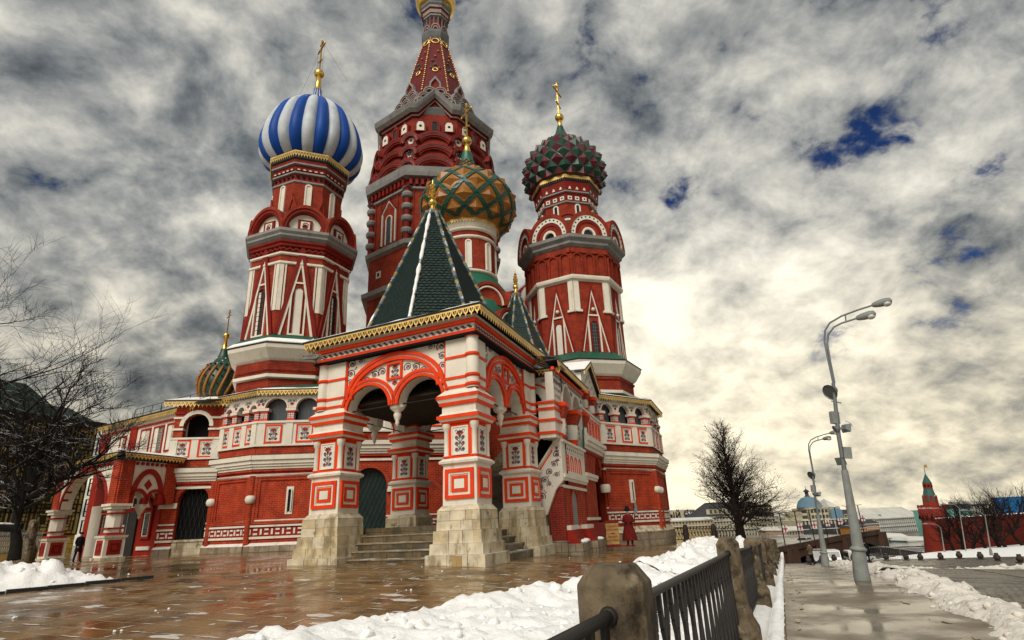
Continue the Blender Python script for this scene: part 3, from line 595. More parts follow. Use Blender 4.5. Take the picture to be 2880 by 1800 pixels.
# ---------------------------------------------------------------- north tower, blue and white dome
def ring_faces(c,ap,ang,n=8): return [face((c.x+ap*math.cos(ang+k*2*PI/n),c.y+ap*math.sin(ang+k*2*PI/n)),ang+k*2*PI/n) for k in range(n)]
A8=math.cos(PI/8); T8=math.tan(PI/8)
def north_tower():
    c=polar(-21.9,41.5); ang=rad(-68.1); C0=Matrix.Translation((c.x,c.y,0))
    def O(prof,m,cap=False,smooth=False):
        mb=MB(C0); mb.oct([(r*A8,z) for r,z in prof],m,ang,cap=cap,smooth=smooth); return mb
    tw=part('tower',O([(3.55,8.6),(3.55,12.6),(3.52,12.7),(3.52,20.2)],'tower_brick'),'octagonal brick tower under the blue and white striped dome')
    O([(3.56,9.4),(3.75,9.45),(3.75,9.6),(3.56,9.62)],'white_paint').build('belt',tw); O([(3.56,10.6),(3.8,10.65),(3.8,10.85),(3.56,10.9)],'white_paint').build('belt',tw)
    O([(3.56,11.1),(3.7,11.15),(3.7,11.7),(3.6,11.72)],'tower_brick').build('brick_course',tw)
    O([(3.6,11.75),(3.8,11.9),(4.3,12.45),(4.35,12.7)],'white_paint').build('cornice',tw); O([(4.38,12.7),(4.40,12.78),(3.6,13.5)],['black_paint','green_roof']).build('cornice_roof',tw)
    O([(4.40,12.79),(4.42,12.84),(4.05,13.14),(3.9,13.2)],'snow').build('snow_ledge',tw)
    O([(3.54,18.55),(3.66,18.6),(3.66,18.75),(3.54,18.8)],'white_paint').build('belt',tw); O([(3.54,19.25),(3.68,19.3),(3.68,19.42),(3.54,19.48)],'white_paint').build('belt',tw)
    O([(3.53,19.8),(3.72,19.9),(3.72,20.05),(3.85,20.15),(3.85,20.3)],'tower_red').build('brick_course',tw)
    O([(3.7,20.3),(3.92,20.5),(4.0,20.55),(4.0,20.7),(4.15,20.85),(4.15,21.05),(3.6,21.2)],'grey_trim',cap=True).build('cornice',tw)
    hw=3.52*A8*T8
    gb=MB(); za,zb=20.4,13.5
    gb.band([(-hw*1.0,zb),(0,za),(hw*1.0,zb)],[(-hw*.80,zb),(0,za-1.25),(hw*.80,zb)],-.13,.05,'tower_red')
    gb.band([(-hw*.80,zb),(0,za-1.25),(hw*.80,zb)],[(-hw*.68,zb),(0,za-1.9),(hw*.68,zb)],-.09,.05,'white_paint'); gm=gb.mesh('gable_trim')
    wb=[]
    for fill in ('blind_white','pane'):
        mb=MB(); mb.rect(-.52,.52,13.52,17.3,.11,-.10,.05,'white_paint'); niche_window(mb,.5,13.6,16.9,.05,fill,fm='tower_red'); 
        if fill=='pane':
            for z in lin(14,16.6,9): mb.box(-.25,.25,-.05,-.03,z-.015,z+.015,'iron')
            mb.box(-.25,-.06,-.045,-.02,13.6,16.7,'blind_white')
        wb.append(mb.mesh('window'))
    pms=[]
    for x0,x1 in ((-hw,-hw+.26),(-hw+.33,-hw+.43),(hw-.26,hw),(hw-.43,hw-.33)): pb=MB(); pb.box(x0,x1,-.06,.05,15.2,18.56,'white_paint'); pms.append(pb.mesh('pilaster'))
    zz=MB()        # zigzag brick frieze
    n=7; st_=2*hw*1.08/n; zz.band([(-hw*1.08+st_*(i/2),19.55+(.16 if i%2 else 0)) for i in range(2*n+1)],[(-hw*1.08+st_*(i/2),19.67+(.16 if i%2 else 0)) for i in range(2*n+1)],-.12,.05,'tower_red'); zm=zz.mesh('zigzag_frieze')
    for k,F in enumerate(ring_faces(c,3.52*A8,ang)):
        [inst('pilaster',pm,tw,F) for pm in pms]; inst('gable_trim',gm,tw,F); inst('window',wb[k%2],tw,F); inst('zigzag_frieze',zm,tw,F)
    kb=kokoshnik([(1.62,1.42,.55,'tower_brick'),(1.42,1.22,.48,'tower_red'),(1.22,1.16,.42,'tower_red')],'blind_white',-.1,18,1,1.22)
    kb.box(-.48,.48,-.22,-.1,.1,.95,'tower_red'); kb.box(-.3,.3,-.25,-.2,.25,.8,'blind_white')
    km=kb.mesh('kokoshnik'); fm_=MB(); flower(fm_,0,.4,.22,PI/2,-.27,'petal_red','vine',7); scroll(fm_,0,.52,.22,0,1,1,.03,-.265); fm_=fm_.mesh('painted_flower')
    for F in ring_faces(c,3.40*A8,ang): 
        F=F@Matrix.Translation((0,0,21.1)); inst('kokoshnik',km,tw,F); inst('painted_flower',fm_,tw,F)
    O([(3.3,21.1),(3.3,22.3),(2.6,23.3)],'green_roof').build('kokoshnik_roof',tw)
    dr=O([(2.62,22.5),(2.62,26.2),(2.7,26.25)],'tower_brick').build('drum',tw)
    for z,r,m in ((25.55,2.72,'grey_trim'),(26.25,2.80,'grey_trim'),(26.95,2.95,'grey_trim')): O([(2.6,z),(r,z+.05),(r,z+.17),(2.6,z+.2)],m).build('belt',tw)
    O([(2.64,25.7),(2.64,26.3),(2.74,26.35),(2.76,27.0),(2.9,27.05),(2.9,27.4)],['tower_red']*5).build('frieze_wall',tw)
    hd=2.64*A8*T8; ob=MB()
    for i in range(5):
        x=-hd+(i+.5)*2*hd/5; ob.ext([(x-.14,26.08-.02),(x,25.92-.02),(x+.14,26.06),(x,26.2)],-.03,.02,'dark_void')
        ob.arc(x,26.55,.12,.2,-.14,0,'tower_red',n=7); ob.add([(x+.12*math.cos(a),-.12,26.55+.12*math.sin(a)) for a in lin(0,PI,8)],[tuple(range(8))],'blind_white')
    om=ob.mesh('lozenge_frieze'); wn=MB(); niche_window(wn,.30,22.9,25.4,.10,'blind_white',fm='white_paint'); wm=wn.mesh('drum_window')
    tb=MB(); tb.band([(-hd*1.02,24.6),(-hd*.3,22.4)],[(-hd*1.02,24.1),(-hd*.55,22.4)],-.10,.02,'tower_brick'); tb.band([(hd*.3,22.4),(hd*1.02,24.6)],[(hd*.55,22.4),(hd*1.02,24.1)],-.10,.02,'tower_brick'); tm=tb.mesh('gable_trim')
    fr=MB(); fr.fringe(-3.1*A8*T8,3.1*A8*T8,28.05,.55,0,'gold_lace',.19); frm=fr.mesh('gilt_fringe')
    for F in ring_faces(c,2.63*A8,ang): inst('lozenge_frieze',om,tw,F@Matrix.Translation((0,-.06,0))); inst('drum_window',wm,tw,F); inst('gable_trim',tm,tw,F)
    for F in ring_faces(c,3.10*A8,ang): inst('gilt_fringe',frm,tw,F)
    O([(2.9,27.4),(3.02,27.5),(3.02,28.02),(2.5,28.1)],'black_paint',cap=True).build('dome_collar',tw)
    lobed_dome(tw,c,[(2.55,27.9),(3.5,28.6),(3.95,29.7),(3.78,31.2),(3.05,33.0),(1.7,34.35),(.75,35.05),(.42,35.6),(.34,36.2)],24,('blue_dome','white_dome'),.04,.09)
    crown(tw,c.x,c.y,36.15,.36,37.95,.42,41.6,rad(-50))
north_tower()

# ---------------------------------------------------------------- west tower, green and crimson spiked dome
def west_tower():
    c=polar(6.75,44.5); ang=rad(-74.2); C0=Matrix.Translation((c.x,c.y,0))
    def O(prof,m,cap=False):
        mb=MB(C0); mb.oct([(r*A8,z) for r,z in prof],m,ang,cap=cap); return mb
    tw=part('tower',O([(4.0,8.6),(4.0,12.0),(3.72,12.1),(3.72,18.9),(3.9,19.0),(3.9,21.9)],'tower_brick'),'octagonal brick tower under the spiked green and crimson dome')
    O([(4.0,9.9),(4.2,9.95),(4.2,10.15),(4.0,10.2)],'white_paint').build('belt',tw)
    O([(4.02,10.9),(4.12,11.0),(4.12,11.1),(4.05,11.12)],'tower_brick').build('brick_course',tw)
    O([(4.05,11.2),(4.25,11.35),(4.7,12.0),(4.75,12.25)],'white_paint').build('cornice',tw); O([(4.78,12.25),(4.8,12.32),(3.75,13.1)],['black_paint','green_roof']).build('cornice_roof',tw)
    O([(3.75,18.75),(4.0,18.9),(4.05,19.05),(4.05,19.2),(3.92,19.25)],'white_paint').build('belt',tw)
    O([(3.92,21.6),(4.25,21.8),(4.25,22.0),(4.55,22.2),(4.6,22.45),(3.4,22.7)],'grey_trim',cap=True).build('cornice',tw)
    hw=3.72*A8*T8; gb=MB(); za,zb=18.6,13.1
    gb.band([(-hw*.86,zb),(0,za),(hw*.86,zb)],[(-hw*.76,zb),(0,za-.5),(hw*.76,zb)],-.10,.05,'tower_red'); gb.band([(-hw*.76,zb),(0,za-.5),(hw*.76,zb)],[(-hw*.70,zb),(0,za-.85),(hw*.70,zb)],-.08,.05,'white_paint')
    gb.ball((0,-.12,16.45),.15,'blind_white',10,6); gm=gb.mesh('gable_trim'); wb=[]
    for fill in ('pane','blind_white'):
        mb=MB(); mb.band([(-.52,13.1),(-.52,16.05),(.52,16.05),(.52,13.1)],[(-.40,13.1),(-.40,15.93),(.40,15.93),(.40,13.1)],-.09,.05,'white_paint'); niche_window(mb,.48,13.1,15.5,.05,fill,fm='tower_red'); 
        if fill=='pane':
            for z in lin(13.4,15.3,8): mb.box(-.24,.24,-.05,-.03,z-.012,z+.012,'grey_dark')
            for x in (-.08,.08): mb.box(x-.012,x+.012,-.05,-.03,13.1,15.4,'grey_dark')
        wb.append(mb.mesh('window'))
    pms=[]
    for s in (-1,1): 
        pb=MB(); x0,x1=sorted((s*hw,s*(hw-.42))); pb.box(x0,x1,-.10,.05,16.4,18.75,'white_paint'); pb.box(x0 if s<0 else x0-.14,x1 if s>0 else x1+.14,-.16,.05,16.22,16.4,'white_paint'); pms.append(pb.mesh('pilaster'))
    nb=MB(); h2_=3.9*A8*T8
    for i in range(3):
        x=-h2_+(i+.5)*2*h2_/3; nb.band([(x-.4,19.3),(x-.4,20.7)]+[(x+.4*math.cos(a),20.7+.4*math.sin(a)) for a in lin(PI,0,9)]+[(x+.4,20.7),(x+.4,19.3)],[(x-.3,19.3),(x-.3,20.7)]+[(x+.3*math.cos(a),20.7+.3*math.sin(a)) for a in lin(PI,0,9)]+[(x+.3,20.7),(x+.3,19.3)],-.14,.03,'tower_brick')
    nb.box(-h2_,h2_,-.14,.02,21.1,21.5,'tower_brick'); nm=nb.mesh('blind_arcade')
    for k,F in enumerate(ring_faces(c,3.72*A8,ang)): [inst('pilaster',pm,tw,F) for pm in pms]; inst('gable_trim',gm,tw,F); inst('window',wb[k%2],tw,F)
    for F in ring_faces(c,3.9*A8,ang): inst('blind_arcade',nm,tw,F)
    kb=kokoshnik([(1.80,1.52,.75,'tower_brick'),(1.52,1.16,.68,'blind_white'),(1.16,.95,.62,'tower_red'),(.95,.58,.55,'tower_brick'),(.58,.42,.62,'blind_white')],'pane',-.45,18,1,1.15)
    for a in lin(.12,PI-.12,12): kb.add([(1.34*math.cos(a)+.07*math.cos(q),-.70,1.34*1.15*math.sin(a)+.07*math.sin(q)) for q in lin(0,2*PI*7/8,8)],[tuple(range(8))],'dark_void')
    km=kb.mesh('kokoshnik')
    for F in ring_faces(c,3.75*A8,ang): inst('kokoshnik',km,tw,F@Matrix.Translation((0,0,22.55)))
    k2=kokoshnik([(1.12,.95,.5,'tower_brick'),(.95,.72,.42,'tower_red'),(.72,.5,.36,'blind_white')],'tower_brick',-.2,12,1,1.05).mesh('kokoshnik')
    for F in ring_faces(c,2.75*A8,ang+PI/8): inst('kokoshnik',k2,tw,F@Matrix.Translation((0,0,24.0)))
    O([(3.6,22.6),(3.6,23.6),(2.6,24.8)],'green_roof').build('kokoshnik_roof',tw)
    O([(2.52,24.0),(2.52,26.9)],'tower_brick').build('drum',tw)
    for z,r in ((26.35,2.66),(27.3,2.78)): O([(2.5,z),(r,z+.05),(r,z+.16),(2.5,z+.2)],'grey_trim').build('belt',tw)
    O([(2.56,26.5),(2.6,27.3),(2.76,27.5),(2.86,28.35)],'tower_red').build('frieze_wall',tw)
    hd=2.55*A8*T8; ob=MB()
    for i in range(3):
        x=-hd+(i+.5)*2*hd/3; ob.box(x-.18,x+.18,-.06,.0,26.65,27.0,'blind_white'); ob.add([(x+.09*math.cos(q),-.065,26.825+.09*math.sin(q)) for q in lin(0,2*PI*7/8,8)],[tuple(range(8))],'dark_void')
        ob.ext([(x-.13,27.6),(x+.13,27.6),(x,27.95)],-.2,-.05,'blind_white')
    om=ob.mesh('square_frieze'); wn=MB(); niche_window(wn,.26,24.2,26.2,.12,'pane',fm='blind_white'); wm=wn.mesh('drum_window')
    fr=MB(); fr.fringe(-2.95*A8*T8,2.95*A8*T8,28.85,.42,0,'gold_lace',.2); fr.box(-2.95*A8*T8,2.95*A8*T8,-.02,.04,28.55,28.85,'gold_lace'); frm=fr.mesh('gilt_fringe')
    for F in ring_faces(c,2.52*A8,ang): inst('drum_window',wm,tw,F); inst('square_frieze',om,tw,F@Matrix.Translation((0,-.06,0)))
    for F in ring_faces(c,3.02*A8,ang): inst('gilt_fringe',frm,tw,F)
    O([(2.86,28.3),(2.93,28.4),(2.93,28.86),(2.4,28.9)],'black_paint',cap=True).build('dome_collar',tw)
    pf=[(2.35,28.6),(3.15,29.1),(3.52,30.2),(3.40,31.4),(2.75,32.7),(1.7,33.7),(.95,34.4),(.50,35.2),(.28,35.95)]
    mb=MB(C0); mb.lathe(smooth_prof(pf,40),32,'dark_green_dome'); mb.build('onion_dome',tw)
    rows=diamonds(pf,19,28.75,34.6,1.12); dome_facets(tw,c,rows,19,('dark_green_dome','crimson_dome'),.62,.97,'dome_facet')
    crown(tw,c.x,c.y,35.8,.30,37.0,.42,41.0,rad(62),False)
west_tower()

# ---------------------------------------------------------------- north-west chapel drum, ochre and green dome
def ochre_tower():
    c=polar(-4.5,40); C0=Matrix.Translation((c.x,c.y,0)); n=32
    def Lm(prof,m,cap=False,smooth=True,nn=n):
        mb=MB(C0); mb.lathe(prof,nn,m,smooth=smooth,cap=cap); return mb
    tw=part('tower',Lm([(2.02,16),(2.02,22.6)],'tower_brick',smooth=False,nn=40),'round brick drum under the ochre and green faceted dome')
    for z,r in ((18.75,2.2),(21.55,2.14),(22.2,2.2)): Lm([(2.0,z-.1),(r,z-.05),(r+.03,z+.05),(r,z+.12),(2.0,z+.18)],'white_paint').build('belt',tw)
    Lm([(2.04,22.35),(2.2,22.5),(2.28,22.95)],'white_paint').build('cornice',tw)
    fr=MB(); hw=2.34*math.tan(PI/16); fr.fringe(-hw,hw,23.05,.42,0,'gold_lace',.23); fr=fr.mesh('gilt_fringe')
    for F in ring_faces(c,2.34,rad(-85),16): inst('gilt_fringe',fr,tw,F)
    wn=MB(); niche_window(wn,.30,19.0,21.2,.10,'blind_white',fm='white_paint'); wm=wn.mesh('drum_window')
    for F in ring_faces(c,2.04,rad(-85.5)): inst('drum_window',wm,tw,F)
    Lm([(2.3,23.0),(2.36,23.1),(2.1,23.2)],'black_paint',cap=True).build('dome_collar',tw)
    pf=[(2.2,22.9),(3.15,23.5),(3.72,24.7),(3.62,25.8),(2.95,26.9),(1.9,27.8),(1.05,28.5),(.62,29.2),(.42,29.8),(.36,30.3)]
    mb=MB(C0); mb.lathe(smooth_prof(pf,44),36,'ochre_dome'); mb.build('onion_dome',tw)
    rows=diamonds(pf,12,23.05,28.3,1.18); dome_facets(tw,c,rows,12,('ochre_dome',),.30,.74,'dome_facet')
    sp=smooth_prof(pf,200); zs=[p[1] for p in sp]; rs=[p[0] for p in sp]
    for d in (-1,1):          # crossing green ribs
        mb=MB(C0); vs=[]; 
        for i,(r,z) in enumerate(rows):
            for s in (0,.33,.66):
                if i==len(rows)-1 and s: continue
                z2=z if not s else z+(rows[i+1][1]-z)*s; r2=float(np.interp(z2,zs,rs)); a=d*(i+s)*PI/12
                e=.19*min(1,r2/2.2)/r2
                for q,o in ((-e,.0),(-e,.09),(e,.09),(e,.0)): vs.append(((r2+o)*math.cos(a+q),(r2+o)*math.sin(a+q),z2))
        m_=len(vs)//4; mb.M=Matrix.Identity(4); mb.add(vs,[(i*4+k,i*4+k+1,i*4+4+k+1,i*4+4+k) if d>0 else (i*4+k+1,i*4+k,i*4+4+k,i*4+4+k+1) for i in range(m_-1) for k in range(3)],'green_rib')
        me=mb.mesh('dome_rib')
        for k in range(12): inst('dome_rib',me,tw,C0@Matrix.Rotation((k+.5)*2*PI/12,4,'Z'))
    mb=MB(C0)                 # fine green lattice on the neck
    for d in (-1,1):
        for k in range(10):
            pts=[]
            for i in range(13):
                z=28.15+1.25*i/12; r=float(np.interp(z,zs,rs))+.04; a=k*2*PI/10+d*i/12*1.6; pts.append((r*math.cos(a),r*math.sin(a),z))
            mb.tube(pts,.045,4,'green_rib',cap=False)
    mb.build('neck_lattice',tw); Lm([(.62,29.2),(.56,29.3),(.46,29.9),(.42,30.3)],'green_paint').build('dome_neck',tw)
    crown(tw,c.x,c.y,30.2,.42,31.55,.40,35.3,rad(-55))
    # tiers of blind gables under the drum
    Lm([(3.6,13.5),(3.5,16.0),(2.9,17.5),(2.05,18.7)],'green_paint').build('gable_roof',tw)
    kA=kokoshnik([(1.42,1.22,.5,'tower_brick'),(1.22,1.12,.44,'tower_red'),(1.12,1.04,.47,'white_paint')],'tower_brick',-.3,14,1,1.15).mesh('kokoshnik')
    for F in ring_faces(c,3.15,rad(-63)): inst('kokoshnik',kA,tw,F@Matrix.Translation((0,0,15.7)))
    for F in ring_faces(c,3.6,rad(-85)): inst('kokoshnik',kA,tw,F@Matrix.Translation((0,0,13.9)))
ochre_tower()

# ---------------------------------------------------------------- central tented tower
def central_tower():
    c=polar(-8.3,51); ang=rad(-81.7); C0=Matrix.Translation((c.x,c.y,0))
    def O(prof,m,cap=False,a=ang):
        mb=MB(C0); mb.oct([(r*A8,z) for r,z in prof],m,a,cap=cap); return mb
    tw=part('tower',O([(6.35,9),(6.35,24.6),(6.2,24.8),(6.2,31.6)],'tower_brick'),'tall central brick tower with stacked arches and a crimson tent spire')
    O([(6.4,20.4),(6.9,20.6),(6.95,21.0),(6.4,21.3)],'grey_trim').build('belt',tw)
    O([(6.3,24.3),(6.7,24.5),(6.75,24.9),(6.25,25.1)],'grey_trim').build('belt',tw); O([(6.2,24.95),(6.6,24.97),(6.2,25.3)],'green_roof').build('cornice_roof',tw)
    O([(6.2,30.0),(6.45,30.1),(6.45,30.3),(6.2,30.35)],'grey_trim').build('belt',tw)
    O([(6.25,31.1),(6.9,31.2),(7.0,31.6),(7.05,32.1),(6.0,32.5)],'grey_trim').build('cornice',tw); O([(6.3,30.3),(6.3,31.15)],'tower_red').build('frieze_wall',tw)
    hw=6.2*A8*T8; db=MB()
    for i in range(9): x=-hw+(i+.5)*2*hw/9; db.box(x-.13,x+.13,-.42,.0,30.45,31.15,'tower_red')
    dm=db.mesh('corbel_row'); wb=MB(); niche_window(wb,.62,25.4,28.2,.12,'pane',fm='blind_white'); wb.band([(-.95,25.4),(-.95,28.7),(0,29.9),(.95,28.7),(.95,25.4)],[(-.82,25.4),(-.82,28.64),(0,29.68),(.82,28.64),(.82,25.4)],-.12,.02,'blind_white'); wb.band([(-1.05,28.7),(0,30.1),(1.05,28.7)],[(-.9,28.7),(0,29.9),(.9,28.7)],-.2,.02,'tower_red')
    wm=wb.mesh('window'); ab=MB()
    for x in (-1.5,1.5):
        ab.band([(x-.42,25.4),(x-.42,29.9),(x,30.7),(x+.42,29.9),(x+.42,25.4)],[(x-.3,25.4),(x-.3,29.8),(x,30.45),(x+.3,29.8),(x+.3,25.4)],-.10,.02,'tower_brick')
    am=ab.mesh('blind_arcade'); sb=MB(); sb.box(-.3,.3,-.05,.02,22.3,22.95,'blind_white'); sb.box(-.14,.14,-.06,.0,22.45,22.8,'dark_void'); sm2=sb.mesh('small_window')
    for F in ring_faces(c,6.2*A8,ang): inst('corbel_row',dm,tw,F); inst('window',wm,tw,F); inst('blind_arcade',am,tw,F)
    for F in ring_faces(c,6.36*A8,ang): inst('small_window',sm2,tw,F@Matrix.Translation((-1.0,0,0)))
    cb=MB()          # beaded corner columns, white over red
    pr=[(.30,25.0)]; ms=[]
    for i in range(5):
        z=25.0+i*1.2
        for r,dz,m in ((.30,.55,'tower_red'),(.46,.08,'grey_trim'),(.52,.22,'grey_trim'),(.46,.22,'grey_trim'),(.30,.08,'grey_trim')):
            z+=dz; pr.append((r,min(z,30.2))); ms.append(m)
    cb.lathe(pr,14,ms,smooth=False); cm=cb.mesh('corner_column'); cb=MB(); cb.lathe([(r*.9,(z-25)*.62+21) for r,z in pr],14,ms,smooth=False); cm2=cb.mesh('corner_column')
    for k in range(8):
        a=ang+PI/8+k*PI/4; inst('corner_column',cm,tw,Matrix.Translation((c.x+6.25*math.cos(a),c.y+6.25*math.sin(a),0)))
    # gable tiers
    O([(6.0,32.0),(5.95,34),(5.6,36.6),(5.45,38.9)],'brick_dark').build('gable_core',tw)
    big=kokoshnik([(2.24,2.02,.55,'tower_red'),(2.02,1.95,.5,'grey_trim'),(1.95,1.72,.46,'tower_red'),(1.72,1.55,.36,'brick_dark')],'grey_dark',.12,20,1,.86)
    star=MB()
    for q in range(5): petal(star,0,.15,.62,.08,.3+q*.62,.08,'vine')
    bm_=big.mesh('kokoshnik'); stm=star.mesh('star_relief')
    for i,z in enumerate((31.75,33.3,34.85)):
        for F in ring_faces(c,(6.0-.2*i)*A8,ang): inst('kokoshnik',bm_,tw,F@Matrix.Translation((0,0,z))@Matrix.Scale(1-.035*i,4)); inst('star_relief',stm,tw,F@Matrix.Translation((0,-.1,z+.05)))
    for i,(z,fill) in enumerate(((32.3,'blind_white'),(33.9,'blind_white'),(35.5,'blind_white'))):
        kb=kokoshnik([(.92,.74,.5,'tower_red'),(.74,.69,.46,'grey_trim'),(.69,.57,.42,'tower_red')],fill,-.1,14,1,1.2)
        if i==1:
            for q in range(8): petal(kb,0,.36,.40,.07,q*PI/4,-.13,'vine')
        else: kb.add([(.14*math.cos(q),-.13,.36+.14*math.sin(q)) for q in lin(0,2*PI*9/10,10)],[tuple(range(10))],'vine')
        km=kb.mesh('kokoshnik')
        for k in range(8):
            a=ang+PI/8+k*PI/4; R_=6.1-.22*i; inst('kokoshnik',km,tw,face((c.x+R_*math.cos(a),c.y+R_*math.sin(a)),a,z-.2))
    eb=MB(); eb.ext([(-.55,0),(.55,0),(.55,.85),(0,1.45),(-.55,.85)],-.25,.2,'tower_red'); eb.ext([(-.36,.05),(.36,.05),(.36,.75),(.2,1.05),(-.2,1.05),(-.36,.75)],-.30,-.24,'blind_white'); eb.add([(.14*math.cos(q),-.31,.55+.14*math.sin(q)) for q in lin(0,2*PI*9/10,10)],[tuple(range(10))],'dark_void'); em=eb.mesh('eye_window')
    ep=MB(); ep.ext([(-.5,0),(.5,0),(.5,.95),(0,1.6),(-.5,.95)],-.2,.2,'tower_red'); niche_window(ep,.5,.0,1.05,.08,'pane',y=-.2,fm='brick_dark',deep=.1); epm=ep.mesh('window')
    for F in ring_faces(c,5.5*A8,ang):
        for x in (-1.35,1.35): inst('eye_window',em,tw,F@Matrix.Translation((x,-.1,36.75)))
        inst('window',epm,tw,F@Matrix.Translation((0,-.1,36.85)))
    # cornice with a gable over every other face
    h5=5.45*A8*T8
    steps=[(0,-.05),(.12,.22),(.3,.24),(.34,.5),(.62,.8),(.95,.95),(1.15,.95),(1.2,.3)]; ms=['tower_red','grey_trim','tower_red','grey_trim','grey_trim','grey_dark','grey_dark']; pair=[]
    for gz in ([(-h5,38.45),(-h5*.7,38.5),(0,40.3),(h5*.7,38.5),(h5,38.45)],[(-h5,38.45),(-h5*.5,38.45),(0,38.45),(h5*.5,38.45),(h5,38.45)]):
        wl=MB(); wl.ext([(-h5,37.6),(h5,37.6)]+[(x,z) for x,z in gz[::-1]],-.02,.5,'tower_brick'); co_=MB(); vs=[]
        for dz,pr_ in steps: vs+=[(x*(1+pr_*T8/h5),-pr_,z+dz) for x,z in gz]
        for i in range(len(steps)-1): co_.add(vs[i*5:i*5+10],[(k,k+1,5+k+1,5+k) for k in range(4)],ms[i])
        pair.append((wl.mesh('gable_wall'),co_.mesh('gabled_cornice')))
    for k,F in enumerate(ring_faces(c,5.45*A8,ang)): inst('gable_wall',pair[k%2][0],tw,F); inst('gabled_cornice',pair[k%2][1],tw,F)
    O([(5.3,38.6),(5.75,39.6),(4.2,41.6)],'grey_dark',cap=True).build('gable_roof',tw)
    # small gable cascades at the foot of the tent, then the tent itself
    tent=[(4.3,40.4),(3.35,44.0),(2.3,48.6),(1.28,52.6)]
    O([(r,z) for r,z in tent],'deep_red').build('tent_roof',tw)
    sk=kokoshnik([(.66,.54,.3,'grey_trim'),(.54,.45,.26,'tower_red'),(.45,.37,.26,'grey_trim')],'tower_red',-.1,9,1,1.1).mesh('kokoshnik')
    sp_=MB(); sp_.band([(-.62,0),(-.55,.75),(0,1.55),(.55,.75),(.62,0)],[(-.45,0),(-.4,.66),(0,1.25),(.4,.66),(.45,0)],-.3,.1,'grey_trim'); sp_.ext([(-.45,0),(.45,0),(.4,.66),(0,1.25),(-.4,.66)],-.1,.1,'tower_red'); sp_=sp_.mesh('ogee_gable')
    for k,F in enumerate(ring_faces(c,0,ang)):
        for (x,z,r_,m_) in ((-1.45,40.9,4.5,sk),(-.5,40.75,4.55,sk),(.5,40.75,4.55,sk),(1.45,40.9,4.5,sk),(-1.05,41.8,4.2,sk),(0,41.7,4.25,sk),(1.05,41.8,4.2,sk),(-.55,42.7,3.95,sk),(.55,42.7,3.95,sk),(0,43.4,3.75,sp_)):
            inst('kokoshnik' if m_ is sk else 'ogee_gable',m_,tw,F@Matrix.Translation((x,-r_*A8,z)))
    bd=MB(); n=28
    for i in range(n): 
        f=i/(n-1); z=43.6+8.9*f; r=prof_at(tent,z)+.05; bd.ball((r,0,z),.085 if i%2 else .11,'gold_lace',6,4)
    bm2=bd.mesh('gilt_crockets')
    for k in range(8): inst('gilt_crockets',bm2,tw,C0@Matrix.Rotation(ang+PI/8+k*PI/4,4,'Z'))
    ridge=MB(); ridge.tube([(prof_at(tent,z),0,z) for z in lin(43,52.6,8)],.10,5,'deep_red'); rm=ridge.mesh('tent_ridge')
    for k in range(8): inst('tent_ridge',rm,tw,C0@Matrix.Rotation(ang+PI/8+k*PI/4,4,'Z'))
    for z,r,dz in ((46.9,.27,0),(52.0,.40,0)):
        rg=MB(); rg.lathe([(r+.07*math.cos(q),.07*math.sin(q)) for q in lin(0,2*PI,7)],16,'gold_lace'); rgm=rg.mesh('gilt_ring')
        for F in ring_faces(c,0,ang):
            ap=prof_at(tent,z)*A8+.06; inst('gilt_ring',rgm,tw,F@Matrix.Translation((0,-ap,z))@Matrix.Rotation(PI/2-.24,4,'X'))
    kn=MB(); kn.ball((0,0,0),.16,'green_paint',8,6); kn=kn.mesh('glazed_ball'); kn2=MB(); kn2.ball((0,0,0),.15,'ochre_dome',8,6); kn2=kn2.mesh('glazed_ball')
    for F in ring_faces(c,0,ang):
        for i,(x,z) in enumerate(((-.45,47.2),(.45,47.2),(0,47.7),(0,49.2),(-.3,48.4),(.3,50.1))):
            inst('glazed_ball',(kn,kn2)[i%2],tw,F@Matrix.Translation((x,-prof_at(tent,z)*A8-.05,z)))
    O([(1.3,52.4),(1.5,52.8),(1.65,53.3),(1.65,53.6),(1.2,53.9)],'grey_dark').build('cornice',tw)
    O([(1.15,53.5),(1.15,55.6)],'tower_red').build('drum',tw)
    k3=kokoshnik([(.52,.42,.3,'grey_trim'),(.42,.3,.25,'tower_red'),(.3,.2,.25,'grey_trim')],'tower_red',-.1,10,1,1.5).mesh('kokoshnik')
    for F in ring_faces(c,1.25*A8,ang): inst('kokoshnik',k3,tw,F@Matrix.Translation((0,0,53.75)))
    pl=MB(); pl.tube([(0,0,54.4),(0,0,55.7)],.07,6,'grey_dark'); plm=pl.mesh('colonnette')
    for k in range(16): a=k*PI/8; inst('colonnette',plm,tw,C0@Matrix.Translation((1.2*math.cos(a),1.2*math.sin(a),0)))
    O([(1.15,55.6),(1.45,55.8),(1.45,56.0),(1.55,56.1),(1.55,56.6),(1.7,56.8),(1.7,57.1),(1.85,57.3),(1.85,57.6),(1.4,57.8)],['grey_dark','grey_trim','tower_red','grey_trim','tower_red','grey_trim','grey_dark','grey_dark','black_paint']).build('cornice',tw)
    mb=MB(C0); mb.lathe(smooth_prof([(1.4,57.5),(2.0,57.9),(2.3,58.8),(2.15,59.9),(1.3,61.2),(.5,62.3),(.25,63.3)],30),28,'gold'); mb.build('onion_dome',tw)
    crown(tw,c.x,c.y,63.2,.25,64.0,.35,67,rad(-50),False)
central_tower()

